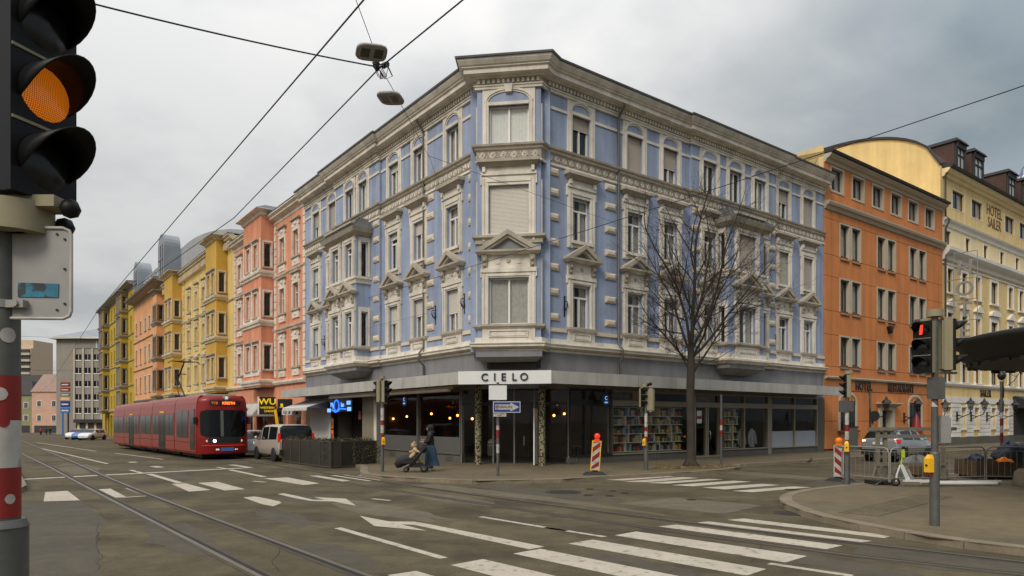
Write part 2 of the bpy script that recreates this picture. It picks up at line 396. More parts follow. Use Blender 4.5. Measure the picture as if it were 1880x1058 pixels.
# amber signal lens: honeycomb of small dots, lit
m = bpy.data.materials.new('amber_lens'); m.use_nodes = True; MATS['amber_lens'] = m
t = m.node_tree; b = t.nodes['Principled BSDF']; b.inputs['Roughness'].default_value = .3
tcn = t.nodes.new('ShaderNodeTexCoord'); vo = t.nodes.new('ShaderNodeTexVoronoi'); vo.inputs['Scale'].default_value = 130; vo.inputs['Randomness'].default_value = 0
mpn = t.nodes.new('ShaderNodeMapping'); mpn.inputs['Scale'].default_value = (1, 0, 1); t.links.new(tcn.outputs['Object'], mpn.inputs[0]); t.links.new(mpn.outputs[0], vo.inputs['Vector'])
rp = t.nodes.new('ShaderNodeValToRGB'); t.links.new(vo.outputs['Distance'], rp.inputs[0])
rp.color_ramp.elements[0].position = .30; rp.color_ramp.elements[0].color = (1, .25, .012, 1)
rp.color_ramp.elements[1].position = .62; rp.color_ramp.elements[1].color = (.10, .012, .001, 1)
t.links.new(rp.outputs[0], b.inputs['Base Color']); t.links.new(rp.outputs[0], b.inputs['Emission Color']); b.inputs['Emission Strength'].default_value = .30
mat('painted_sky_pane', (.55, .58, .62), .15, var=.1)  # pale colour paints the sky's reflection into the dormer glass
mat('net_curtain_and_sky_reflection', (.82, .81, .78), .9, var=.06, vscale=8)
mat('frieze_ground', (.34, .30, .25), .85, var=.15)
mat('hotel_brown_dark', (.16, .09, .04), .7, var=.1)
# ------------------------------------------------------------------ ground: road, pavements, kerbs, tracks, markings
mb = MB()
ss = [-600, -60, 14, 250, 3500]; oo = [-3000, -40, 0, 3.2, 16, 60, 2500]
for s0, s1 in zip(ss, ss[1:]):
    for o0, o1 in zip(oo, oo[1:]):
        q = [PL(s0, o0), PL(s0, o1), PL(s1, o1), PL(s1, o0)]
        mb.add([(x, y, gz(x, y)) for x, y in q], [(0, 3, 2, 1)] if False else [(0, 1, 2, 3)][::-1])
road = obj(mb, 'road', 'asphalt'); tag(road, 'dark asphalt road junction with tram tracks', kind='structure')
for p in road.data.polygons:
    if p.normal.z < 0: p.flip()
def flat(name, poly, material, parent, lift=.004, z0=0.0):
    """a thin sheet laid on the ground"""
    mb = MB(); n = len(poly)
    A = sum(poly[i][0] * poly[(i + 1) % n][1] - poly[(i + 1) % n][0] * poly[i][1] for i in range(n))
    if A < 0: poly = poly[::-1]
    mb.sheet(poly, lambda x, y: gz(x, y) + lift + z0)
    return obj(mb, name, material, parent)
def gp(pts, z=0.0): return [G(px, py, z) for px, py in pts]
# --- repaired areas of asphalt (lie under the paint)
for pts in ([(30, 925), (150, 920), (200, 960), (175, 985), (190, 1058), (-60, 1120), (-60, 940)],
            [(1590, 995), (1880, 1032), (1880, 1058), (1700, 1045), (1560, 1020)],
            [(1510, 880), (1600, 884), (1580, 890), (1470, 893)]):
    flat('asphalt_patch', gp(pts), 'asphalt_patch', road, .0025)
for pts in ([(735, 892), (1010, 921), (1255, 952), (1215, 944), (1010, 913), (800, 889)], 
            [(1130, 925), (1240, 914), (1400, 928), (1330, 944)]):
    flat('asphalt_patch', gp(pts), 'asphalt_light', road, .0025)
rk = random.Random(8)                      # worn and oil-darkened areas
for px, py, a, b, mt in ((330, 985, 2.2, .5, 'asphalt_patch'), (520, 950, 1.6, .35, 'asphalt_patch'), (700, 935, 2.5, .6, 'asphalt_light'), (620, 1020, 1.4, .4, 'asphalt_patch'), (1000, 905, 3.0, .7, 'asphalt_patch'), (820, 915, 2.2, .5, 'asphalt_light'), (1500, 1030, 1.6, .4, 'asphalt_patch'), (1180, 1040, 1.0, .35, 'asphalt_patch'), (140, 860, 4, .8, 'asphalt_light'), (300, 870, 3, .7, 'asphalt_patch'), (1380, 870, 4, .8, 'asphalt_light'), (250, 940, 1.3, .4, 'asphalt_patch'), (560, 915, 1.2, .5, 'asphalt_patch')):
    cx_, cy_ = G(px, py); d_ = Vector(dL) if mt == 'asphalt_patch' else Vector(dL); P_ = []
    for i in range(22):
        t = 2 * math.pi * i / 22; r_ = 1 + rk.uniform(-.22, .22); P_.append((cx_ + a * r_ * math.cos(t) * d_.x - b * r_ * math.sin(t) * d_.y, cy_ + a * r_ * math.cos(t) * d_.y + b * r_ * math.sin(t) * d_.x))
    flat('asphalt_patch', P_, mt, road, .0012 + rk.random() * .0009)
# --- crossings
xf = [[(83, 904), (124, 901.5), (147, 919), (80, 921)], [(175, 899), (203, 897.5), (232, 913), (206, 915.5)],
      [(315, 889), (340, 887.6), (387, 900), (347, 903)], [(363, 887), (400, 885), (450, 898.5), (412, 901)],
      [(484, 878.6), (529, 877), (587, 888), (557, 891)], [(551, 874.5), (584, 873.4), (644, 883), (618, 885.4)],
      [(606, 873.1), (635, 872.4), (700, 882), (676, 883.7)], [(654, 873.8), (672, 872.8), (750, 881.3), (737, 882.3)],
      [(1104, 881.3), (1145, 882.5), (1240, 875.2), (1211, 874.5)], [(1143, 884.7), (1186, 885.8), (1283, 877.9), (1252, 876.2)],
      [(1187, 887), (1225, 888.3), (1328, 880.6), (1300, 879.6)], [(1233, 891), (1272, 893.3), (1380, 884.7), (1347, 883)],
      [(1289, 895.6), (1332, 899), (1432, 890.8), (1400, 888.8)], [(1344, 901.7), (1381, 904.2), (1490, 895), (1456, 893.5)],
      [(1335, 955), (1366, 952.4), (1640, 984), (1623, 988.5)], [(1275, 960.3), (1301, 958), (1601, 993.6), (1575, 997)],
      [(1208, 967), (1243, 963.7), (1547, 1002), (1517, 1009)], [(1129, 983.4), (1168, 976.3), (1482, 1021.5), (1442, 1033.4)],
      [(1043, 998.7), (1088, 991.2), (1407, 1045.4), (1371, 1057.6)]]
for q in xf: flat('crossing_stripe', gp(q), 'road_paint', road)
v = Vector(G(1407, 1045.4)) - Vector(G(1088, 991.2))
for a, b in (((942, 1017), (992, 1008)), ((827, 1038), (887, 1027)), ((711, 1056.6), (764, 1048.8)), ((585, 1078), (640, 1070))):
    A, B = Vector(G(*a)), Vector(G(*b)); flat('crossing_stripe', [tuple(A), tuple(B), tuple(B + v), tuple(A + v)], 'road_paint', road)
# --- arrows and lane lines
def z4(p): return [(400 + x / 2.9375, 820 + y / 2.9375) for x, y in p]
def z0(p): return [(x / 2.9375, 780 + y / 2.9375) for x, y in p]
def z1(p): return [(1000 + x / 2.9375, 820 + y / 2.9375) for x, y in p]
flat('turn_arrow', gp(z4([(765, 375), (845, 430), (1127, 455), (990, 421), (1060, 424), (1110, 434), (1680, 556), (1762, 541), (1130, 418), (1060, 406), (925, 405)])), 'road_paint', road)
flat('turn_arrow', gp(z4([(320, 257), (355, 253), (430, 268), (515, 288), (575, 288), (515, 273), (690, 282), (745, 320), (620, 297), (500, 294), (420, 280)])), 'road_paint', road)
flat('worn_marking', gp(z4([(137, 276), (195, 270), (235, 276), (330, 296), (345, 304), (300, 323), (240, 312)])), 'road_paint', road)
def line(a, b, w, name='lane_line'):
    A, B = Vector(a), Vector(b); d = (B - A).normalized(); n = Vector((-d.y, d.x)) * w / 2
    L = (B - A).length; k = max(1, int(L / 8))
    for i in range(k):                      # follow the fall of the street
        P, Q = A + (B - A) * i / k, A + (B - A) * (i + 1) / k
        flat(name, [tuple(P - n), tuple(Q - n), tuple(Q + n), tuple(P + n)], 'road_paint', road)
flat('lane_line', gp(z4([(625, 442), (665, 437), (1240, 600), (1195, 606)])), 'road_paint', road)
for a, b, w in ((z4([(1415, 379)])[0], z4([(1880, 456)])[0], .13), (z1([(0, 437)])[0], z1([(325, 488)])[0], .13), (z1([(1210, 632)])[0], (1565, 1058), .14), (z4([(832, 282)])[0], z4([(930, 292)])[0], .13), (z4([(188, 187)])[0], z4([(255, 193)])[0], .13),
                (z0([(120, 295)])[0], z0([(1380, 230)])[0], .42), (z0([(770, 262)])[0], z0([(200, 105)])[0], .16), (z0([(805, 266)])[0], z0([(970, 314)])[0], .22), (z0([(1215, 236)])[0], z0([(620, 143)])[0], .16),
                (z0([(1240, 243)])[0], z0([(1425, 282)])[0], .22), (z0([(705, 198)])[0], z0([(865, 231)])[0], .35), (z0([(1245, 216)])[0], z0([(1345, 230)])[0], .3), (z0([(520, 131)])[0], z0([(200, 74)])[0], .16),
                (z0([(690, 342)])[0], z0([(800, 382)])[0], .16), (z0([(800, 384)])[0], z0([(610, 396)])[0], .14)):
    line(G(*a), G(*b), w)
# --- tram tracks: running rail and dark groove, in asphalt
def rail(pts, gside):
    pts = [Vector(p) for p in pts]
    fine = []
    for a, b in zip(pts, pts[1:]):
        k = max(2, int((b - a).length / 2.5)); fine += [a.lerp(b, i / k) for i in range(k)]
    fine.append(pts[-1])
    for _ in range(4): fine = [fine[0]] + [(fine[i - 1] + fine[i] * 2 + fine[i + 1]) / 4 for i in range(1, len(fine) - 1)] + [fine[-1]]   # ease the bends
    for nm, o0, o1, mt, lf in (('rail_bed', -.11, .16, 'asphalt_patch', .006), ('rail_head', -.05, .025, 'rail_steel', .010), ('rail_groove', .025, .10, 'groove', .008)):
        m = MB(); vs = []; fs = []
        for i, p in enumerate(fine):
            d = (fine[min(i + 1, len(fine) - 1)] - fine[max(i - 1, 0)]).normalized(); n = Vector((-d.y, d.x)) * -gside
            for o in (o0, o1):
                q = p + n * o; vs.append((q.x, q.y, gz(q.x, q.y) + lf))
        for i in range(len(fine) - 1): fs.append((2 * i, 2 * i + 1, 2 * i + 3, 2 * i + 2))
        m.add(vs, fs); o = obj(m, nm, mt, road)
        for pl in o.data.polygons:
            if pl.normal.z < 0: pl.flip()
def ext(a, b, d):                           # continue a straight beyond b
    a, b = Vector(a), Vector(b); return tuple(b + (b - a).normalized() * d)
r3 = [G(476.6, 1058), G(300, 967.5), G(129.4, 878.7), G(44, 831)]
rail([ext(r3[1], r3[0], 25)] + r3 + [ext(r3[-1], (r3[-1][0] + dL[0], r3[-1][1] + dL[1]), 160)], 1)
r4 = [G(640, 1045.5), G(460, 978.5), G(279, 911), G(184, 872)]
rail([ext(r4[1], r4[0], 25)] + r4 + [ext(r4[-1], (r4[-1][0] + dL[0], r4[-1][1] + dL[1]), 170)], -1)
r1 = [G(1880, 1057), G(1640, 1032.8), G(1255, 980), G(1020, 946), G(645, 889.8)]
rail([ext(r1[1], r1[0], 20)] + r1 + [ext(r1[-1], (r1[-1][0] + dL[0], r1[-1][1] + dL[1]), 45), ext(r1[-1], (r1[-1][0] + dL[0], r1[-1][1] + dL[1]), 170)], 1)
r2 = [G(1880, 1033), G(1584, 998.7), G(1255, 959.6), G(1020, 929.4), G(689, 883)]
rail([ext(r2[1], r2[0], 20)] + r2 + [ext(r2[-1], (r2[-1][0] + dL[0], r2[-1][1] + dL[1]), 45), ext(r2[-1], (r2[-1][0] + dL[0], r2[-1][1] + dL[1]), 170)], -1)
# --- manholes, drains
def disc(px, py, r, name='manhole_cover'):
    x, y = G(px, py); m = MB(); m.cyl((0, 0, 0), r, .009, 20); 
    for k in range(5): m.box(-r * .7, r * .7, -r * .62 + k * r * .3, -r * .55 + k * r * .3, .009, .013)
    return obj(m, name, 'iron_cover', road, (x, y, gz(x, y)))
disc(1034, 904, .52); disc(1453, 943, .38); disc(1460, 900, .3)
for px, py in ((1083, 898.5), (1080, 910), (1125, 902), (1120, 911), (1147, 906), (1269, 918)): disc(px, py, .13, 'valve_cover')
def drain(px, py, w, d, ang):
    x, y = G(px, py); m = MB(); m.box(-w / 2, w / 2, -d / 2, d / 2, .001, .006)
    for k in range(7): m.box(-w / 2 + .03 + k * w / 7.2, -w / 2 + .07 + k * w / 7.2, -d / 2, d / 2, .006, .012)
    obj(m, 'drain_grate', 'iron_cover', road, (x, y, gz(x, y)), ang)
drain(1752, 997, .6, .4, AL); drain(880, 886, .7, .4, 0)

# --- pavements with separate kerb stones
def pavement(name, label, poly, kerb, closed_dir=1):
    """poly: outline of the raised surface; kerb: outer polyline that carries kerb stones"""
    m = MB(); n = len(poly)
    A = sum(poly[i][0] * poly[(i + 1) % n][1] - poly[(i + 1) % n][0] * poly[i][1] for i in range(n))
    if A < 0: poly = poly[::-1]
    m.add([(x, y, gz(x, y) + .12) for x, y in poly], [tuple(range(n))])
    o = obj(m, name, 'pavement'); tag(o, label, kind='structure')
    P = [Vector(k) for k in kerb]; pts = []
    acc = 0; pts.append(P[0])
    for a, b in zip(P, P[1:]):
        L = (b - a).length; d = (b - a) / L; t = 1.0 - acc
        while t < L: pts.append(a + d * t); t += 1.0
        acc = L - (t - 1.0)
    pts.append(P[-1])
    def nrm(i):
        d = (pts[min(i + 1, len(pts) - 1)] - pts[max(i - 1, 0)]).normalized(); return Vector((-d.y, d.x)) * closed_dir
    for i in range(len(pts) - 1):
        a, b = pts[i], pts[i + 1]; na, nb = nrm(i), nrm(i + 1)
        if (b - a).length < .2: continue
        u = (b - a).normalized() * .006; h = random.uniform(-.003, .004)
        q = [a + u, b - u, b - u + nb * .28, a + u + na * .28]
        q0 = [a + u - na * .02, b - u - nb * .02]
        m = MB(); za, zb = gz(*a) + .127 + h, gz(*b) + .127 + h
        vs = [(q0[0].x, q0[0].y, gz(*a) - .1), (q0[1].x, q0[1].y, gz(*b) - .1), (q[2].x, q[2].y, gz(*b) - .1), (q[3].x, q[3].y, gz(*a) - .1),
              (q[0].x, q[0].y, za), (q[1].x, q[1].y, zb), (q[2].x, q[2].y, zb), (q[3].x, q[3].y, za)]
        fs = [(4, 5, 6, 7), (0, 1, 5, 4), (1, 2, 6, 5), (2, 3, 7, 6), (3, 0, 4, 7)]
        if closed_dir < 0: fs = [f[::-1] for f in fs]
        m.add(vs, fs); obj(m, 'kerb_stone', 'kerb_stone', o)
    return o
cz_ = .12
kc = gp([(660, 866), (669, 870.5), (706, 875), (754, 878), (808, 880.2), (877, 883), (945, 882), (1040, 879.6), (1095, 876), (1143, 873), (1194, 870.4), (1265, 867), (1327, 862.6), (1356, 858.5), (1361, 855.7), (1351, 853)], cz_)
kc = [PL(14, 3.6), PL(7.5, 3.6), PL(4.0, 4.6)] + kc + [PR(10.5, 4.45), PR(34, 4.45)]
pav = pavement('pavement', 'grey pavement round the foot of the blue corner house', kc + [PR(34, -8), PR(-1, -8), PL(14, -8)], kc, 1)
kl = [PL(120, 3.6), PL(60, 3.6), PL(14.0, 3.6)]
pavement('pavement', 'pavement strip along the salmon and ochre houses', kl + [PL(14, -.5), PL(120, -.5)], kl, 1)
kr = gp([(1602, 885), (1560, 889), (1520, 893), (1480, 898), (1446, 904.5), (1432, 911), (1430, 916), (1435, 923), (1464, 935), (1507, 948), (1558, 959), (1617, 970), (1706, 986), (1791, 997), (1880, 1007)], .12)
kr = [(kr[0][0] + dR[0] * 26, kr[0][1] + dR[1] * 26), (kr[0][0] + dR[0] * 4, kr[0][1] + dR[1] * 4)] + kr + [ext(kr[-2], kr[-1], 12)]
pav_r = pavement('pavement', 'rounded pavement in front of the building site barriers', kr + [(34, 6), (36, 36)], kr, 1)
kf = [PL(120, 16), PL(40, 16), PL(2.5, 16), PL(1.0, 16.3), PL(.5, 17.2), PL(.2, 22)]
pavement('pavement', 'pavement tip at the left edge beyond the near signal pole', kf + [PL(.2, 40), PL(120, 40)], kf, -1)
kn = [(-9, 3.4), (-1.2, 3.6), (.2, 3.0), (1.0, 1.2), (1.2, -4)]
pavement('pavement', 'pavement under the nearest signal pole', kn + [(-9, -4)], kn, -1)
# right-street pavement before the two hotels
kh = [PR(34, 4.45), PR(75, 4.45)]
pavement('pavement', 'pavement in front of the orange and yellow hotels', kh + [PR(75, -1), PR(34, -1)], kh, 1)
# tactile strip of ribbed slabs
a, b = Vector(G(1575, 945, .12)), Vector(G(1725, 908, .12)); d = (b - a); L = d.length; d.normalize(); n = Vector((-d.y, d.x))
k = int(L / .4)
slab = MB(); slab.box(-.195, .195, -.4, .4, 0, .006)
for j in range(8): slab.box(-.19, .19, -.37 + j * .1, -.335 + j * .1, .006, .012)
sm_ = slab.mesh('tactile_slab', 'pavement')
for i in range(k):
    p = a + d * (i + .5) * .4; lnk('tactile_slab', sm_, pav_r, (p.x, p.y, .1215), math.atan2(d.y, d.x))
# tree pit with leaf litter
tx, ty = G(1268, 857, .12)
m = MB(); pts = []
for i in range(26):
    A = 2 * math.pi * i / 26; r = 1 + .12 * random.random(); pts.append((tx + .1 + 2.5 * r * math.cos(A) * dR[0] - .72 * r * math.sin(A) * dR[1], ty - .4 + 2.5 * r * math.cos(A) * dR[1] * .55 + .72 * r * math.sin(A) * dR[0]))
m.add([(x, y, .127) for x, y in pts], [tuple(range(26))]); obj(m, 'earth_patch', 'leaf_litter', pav)
m = MB()
for i in range(700):
    A = random.random() * 6.283; r = math.sqrt(random.random())
    x = tx + .1 + 2.4 * r * math.cos(A) * dR[0] - .7 * r * math.sin(A) * dR[1]; y = ty - .4 + 2.4 * r * math.cos(A) * dR[1] * .55 + .7 * r * math.sin(A) * dR[0]
    s = random.uniform(.025, .06); t = random.random() * 3; z = .13 + random.random() * .03
    m.add([(x - s * math.cos(t), y - s * math.sin(t), z), (x + .5 * s * math.sin(t), y - .5 * s * math.cos(t), z + .02), (x + s * math.cos(t), y + s * math.sin(t), z + .01), (x - .5 * s * math.sin(t), y + .5 * s * math.cos(t), z)], [(0, 1, 2, 3)])
tag(obj(m, 'dry_leaves', 'leaf_litter'), 'dry brown leaves lying round the tree foot', 'leaves', kind='stuff')

# cracks and seams in the asphalt
rc = random.Random(2)
for pl_ in ([(178, 962), (183, 985), (176, 1000), (188, 1020), (186, 1040), (168, 1054)], [(45, 926), (110, 922), (155, 921)], [(155, 921), (175, 935), (195, 952)], [(60, 1010), (85, 1004), (120, 1012)], [(560, 905), (640, 900), (720, 906)], [(450, 902), (540, 895), (640, 897)], [(1385, 962), (1400, 1000), (1380, 1040)], [(960, 960), (1040, 975), (1150, 985)], [(700, 990), (860, 1000), (900, 1012)], [(1410, 936), (1290, 946)], [(340, 930), (420, 920), (470, 924)], [(520, 1000), (500, 1030), (515, 1058)]):
    P_ = [Vector(G(*q)) for q in pl_]; fine = []
    for a, b in zip(P_, P_[1:]):
        k = max(2, int((b - a).length / .25)); fine += [a.lerp(b, i / k) + Vector((rc.gauss(0, .025), rc.gauss(0, .025))) for i in range(k)]
    m = MB(); vs = []
    for i, p in enumerate(fine):
        d = (fine[min(i + 1, len(fine) - 1)] - fine[max(i - 1, 0)]).normalized(); n = Vector((-d.y, d.x)) * rc.uniform(.001, .007); vs += [(p.x - n.x, p.y - n.y, .0035), (p.x + n.x, p.y + n.y, .0035)]
    m.add(vs, [(2 * i, 2 * i + 1, 2 * i + 3, 2 * i + 2) for i in range(len(fine) - 1)]); o = obj(m, 'asphalt_crack', 'groove', road)
# ------------------------------------------------------------------ facade tools
def sweep(mb, poly, prof, mis=None, cap=True):
    """sweep profile [(outward, z)...] along plan polyline; outward is to the right of travel"""
    P = [Vector(p) for p in poly]; n = len(P); k = len(prof); vs = []
    for i in range(n):
        d0 = (P[i] - P[i - 1]).normalized() if i else None; d1 = (P[i + 1] - P[i]).normalized() if i < n - 1 else None
        if d0 is None: d0 = d1
        if d1 is None: d1 = d0
        a, b = Vector((d0.y, -d0.x)), Vector((d1.y, -d1.x)); m = (a + b); m.normalize(); c = max(.35, m.dot(a)); m /= c
        for o, z in prof: q = P[i] + m * o; vs.append((q.x, q.y, z))
    for j in range(k - 1):
        mb.add(vs, [(i * k + j, (i + 1) * k + j, (i + 1) * k + j + 1, i * k + j + 1) for i in range(n - 1)], mis[j] if mis else 0)
    if cap:
        mb.add(vs[:k], [tuple(range(k))]); mb.add(vs[-k:], [tuple(range(k))[::-1]])
def wall(mb, x0, x1, z0, z1, holes, y=0.0, depth=.32, mi=0, rmi=None):
    """wall sheet with real openings and reveals"""
    rmi = mi if rmi is None else rmi
    hs = [h for h in holes if h[0] < x1 and h[1] > x0 and h[2] < z1 and h[3] > z0]
    xs = sorted(set([x0, x1] + [min(max(v, x0), x1) for h in hs for v in h[:2]])); zs = sorted(set([z0, z1] + [min(max(v, z0), z1) for h in hs for v in h[2:4]]))
    for a, b in zip(xs, xs[1:]):
        run = None
        for c, d in zip(zs, zs[1:]):
            mx, mz = (a + b) / 2, (c + d) / 2
            if any(h[0] < mx < h[1] and h[2] < mz < h[3] for h in hs): continue
            mb.add([(a, y, c), (b, y, c), (b, y, d), (a, y, d)], [(3, 2, 1, 0)], mi)
    for a, b, c, d in hs:
        yb = y - depth
        mb.add([(a, y, c), (a, yb, c), (a, yb, d), (a, y, d)], [(0, 1, 2, 3)], rmi); mb.add([(b, y, c), (b, yb, c), (b, yb, d), (b, y, d)], [(3, 2, 1, 0)], rmi)
        mb.add([(a, y, d), (a, yb, d), (b, yb, d), (b, y, d)], [(0, 1, 2, 3)], rmi); mb.add([(a, y, c), (a, yb, c), (b, yb, c), (b, y, c)], [(3, 2, 1, 0)], rmi)
WCACHE = {}
def cached(key, fn):
    if key not in WCACHE: WCACHE[key] = fn()
    return WCACHE[key]
def frame_mesh(w, h, style, fm, th=.07):
    def f():
        m = MB(); y0, y1 = -.21, -.14; a = w / 2
        m.box(-a, -a + th, y0, y1, 0, h); m.box(a - th, a, y0, y1, 0, h); m.box(-a + th, a - th, y0, y1, 0, th); m.box(-a + th, a - th, y0, y1, h - th, h)
        if style == 't':
            m.box(-a + th, a - th, y0, y1 + .02, h * .70, h * .70 + th * 1.1); m.box(-th * .55, th * .55, y0, y1 + .025, th, h * .70)
        elif style == '2': m.box(-th * .55, th * .55, y0, y1 + .02, th, h - th)
        elif style == '4':
            m.box(-th * .4, th * .4, y0, y1 + .02, th, h - th); m.box(-a + th, a - th, y0, y1 + .015, h * .62, h * .62 + th * .8)
        return m.mesh('window_frame', fm)
    return cached(('f', w, h, style, fm, th), f)
def pane_specs(w, h, style, th=.07):
    a = w / 2 - th
    if style == 't': return [(-a / 2 - th * .25, th, a - th * .5, h * .70 - th), (a / 2 + th * .25, th, a - th * .5, h * .70 - th), (0, h * .70 + th * 1.1, 2 * a, h * .30 - th * 2.1)]
    if style == '2': return [(-a / 2 - th * .25, th, a - th * .5, h - 2 * th), (a / 2 + th * .25, th, a - th * .5, h - 2 * th)]
    if style == '4': return [(sx * (a / 2 + th * .2), z, a - th * .4, hh) for sx in (-1, 1) for z, hh in ((th, h * .62 - th), (h * .62 + th * .8, h * .38 - th * 1.8))]
    return [(0, th, 2 * a, h - 2 * th)]
def pane_mesh(pw, ph, gm='pane_glass'):
    def f():
        m = MB(); m.box(-pw / 2, pw / 2, -.004, .004, 0, ph); return m.mesh('pane', gm)
    return cached(('p', round(pw, 3), round(ph, 3), gm), f)
def curtain_mesh(w, h, mt='curtain', cov=.12):
    def f():
        m = MB(); n = 22; vs = []; fs = []
        for sx in (-1, 1):
            o = len(vs); x0 = sx * w / 2; x1 = sx * w * cov
            for i in range(n + 1):
                x = x0 + (x1 - x0) * i / n; y = -.27 + .009 * math.sin(i * 1.9)
                vs += [(x, y, 0), (x, y, h)]
            fs += [(o + 2 * i, o + 2 * i + 2, o + 2 * i + 3, o + 2 * i + 1) for i in range(n)]
        m.add(vs, fs, 0, True); return m.mesh('curtain', mt)
    return cached(('c', w, h, mt, cov), f)
def blind_mesh(w, h, mt):
    def f():
        m = MB(); n = max(3, int(h / .055)); d = h / n
        for i in range(n): m.frustum((-w / 2, w / 2, -.125, -.10, i * d), (-w / 2, w / 2, -.125, -.112, (i + 1) * d))
        m.box(-w / 2, w / 2, -.13, -.095, -.03, 0); return m.mesh('roller_blind', mt)
    return cached(('b', w, round(h, 2), mt), f)
def window(B, F, S, z0, w, h, sur, style='t', blind=0, bm='blind_beige', curtain=False, y=0.0, fm='white_frame', gm='pane_glass', panes=True, th=.07):
    wi = lnk('window', sur, B, F.loc(S, y, z0), F.a)
    lnk('window_frame', frame_mesh(w, h, style, fm, th), wi)
    if panes:
        for px, pz, pw, ph in pane_specs(w, h, style, th): lnk('pane', pane_mesh(pw, ph, gm), wi, (px, -.18, pz))
    if blind: lnk('roller_blind', blind_mesh(w - .02, h * blind, bm), wi, (0, 0, h * (1 - blind)))
    if curtain: lnk('curtain', curtain_mesh(w, h) if curtain is True else curtain_mesh(w, h, 'net_curtain_and_sky_reflection', .015), wi)  # net variant: bright full curtain, partly a stand-in for sky reflected in the panes
    return wi
def hole(F, S, z0, w, h): return (F.g * S - w / 2, F.g * S + w / 2, z0, z0 + h)

# ------------------------------------------------------------------ surrounds of the corner house
def sur_hood(w, h, ww=None):                       # second floor: flat hood on a frieze
    m = MB(); a = w / 2; j = .29
    for sx in (-1, 1):
        m.box(sx * a, sx * (a + j), 0, .07, -.33, h + .40); m.box(sx * (a + .02), sx * (a + .10), .07, .10, -.02, h + .1); m.box(sx * (a + .17), sx * (a + .25), .07, .11, -.3, h + .30)
        m.box(sx * (a + j), sx * (a + j + .06), 0, .09, h + .02, h + .45); m.box(sx * (a + .12), sx * (a + .25), .07, .20, h + .53, h + .74)
    m.box(-a, a, 0, .07, h, h + .40); m.box(-a - .1, a + .1, .07, .11, h + .12, h + .26); m.box(-a - j - .04, a + j + .04, 0, .13, h + .40, h + .53)
    m.box(-a - .22, a + .22, 0, .06, h + .53, h + .76)
    m.frustum((-a - .30, a + .30, 0, .14, h + .76), (-a - .42, a + .42, 0, .30, h + .90), 1); m.box(-a - .47, a + .47, 0, .36, h + .90, h + 1.02, 1); m.frustum((-a - .47, a + .47, 0, .36, h + 1.02), (-a - .44, a + .44, 0, .05, h + 1.09), 1)
    m.box(-a - .12, a + .12, -.05, .16, -.13, 0); m.box(-a - .02, a + .02, 0, .09, -.30, -.13, 1)
    return m.mesh('window', ['cream_stucco', 'dirty_stucco', 'blue_plaster'])
def sur_ped(w, h, panel=True):                     # first floor: pediment on consoles, panel below
    m = MB(); a = w / 2; j = .29
    for sx in (-1, 1):
        m.box(sx * a, sx * (a + j), 0, .07, 0, h + .22); m.box(sx * (a + .02), sx * (a + .10), .07, .10, .0, h + .08); m.box(sx * (a + .17), sx * (a + .25), .07, .11, .0, h + .18)
        m.box(sx * (a + j), sx * (a + j + .06), 0, .09, h + .02, h + .39)
        m.frustum((sx * (a + .06) if sx > 0 else -(a + .26), (a + .26) if sx > 0 else -(a + .06), 0, .10, h + .42), ((a + .04) if sx > 0 else -(a + .28), (a + .28) if sx > 0 else -(a + .04), 0, .24, h + .92), 1)
        m.ball((sx * (a + .16), .2, h + .74), .09, 8, 1, (1, .5, 1)); m.ball((sx * (a + .16), .14, h + .52), .07, 8, 1, (1, .5, 1))
    m.box(-a, a, 0, .07, h, h + .22); m.box(-a - .1, a + .1, .07, .11, h + .06, h + .16); m.box(-a - j - .03, a + j + .03, 0, .13, h + .22, h + .39)
    m.box(-a - .30, a + .30, 0, .06, h + .39, h + .95); m.ball((0, .06, h + .68), .10, 10, 1, (1, .4, 1))
    for sx in (-.5, .5): m.box(sx * a - .10, sx * a + .10, .06, .085, h + .58, h + .80)
    b = a + .50
    m.frustum((-b + .1, b - .1, 0, .20, h + .95), (-b, b, 0, .34, h + 1.04), 0); m.box(-b - .03, b + .03, 0, .38, h + 1.04, h + 1.12, 1)
    ap = h + 1.12 + (b) * .62
    for sx in (-1, 1):                              # raking cornices
        m.prism([(sx * (b + .03), h + 1.12), (sx * (b + .03) - sx * .34, h + 1.12), (0, ap - .20), (0, ap)], 0, .38, 'y', 1)
        m.prism([(sx * (b - .31), h + 1.12), (sx * (b - .48), h + 1.12), (0, ap - .31), (0, ap - .20)], 0, .26, 'y', 0)
    m.prism([(-b + .45, h + 1.12), (b - .45, h + 1.12), (0, ap - .28)], 0, .10, 'y', 2)
    m.box(-a - .34, a + .34, -.05, .20, -.09, 0, 1); m.frustum((-a - .26, a + .26, 0, .10, -.16), (-a - .33, a + .33, 0, .18, -.09), 0)
    if panel:
        m.box(-a - .27, a + .27, 0, .07, -.66, -.16)
        m.frustum((-a + .02, a - .02, .07, .12, -.55), (-a + .02, a - .02, .07, .12, -.53)); m.box(-a + .02, a - .02, .07, .12, -.29, -.26); m.box(-a + .02, -a + .06, .07, .12, -.53, -.29); m.box(a - .06, a - .02, .07, .12, -.53, -.29)
        m.box(-a + .12, a - .12, .07, .10, -.49, -.33)
    return m.mesh('window', ['cream_stucco', 'dirty_stucco', 'blue_grey_plaster'])
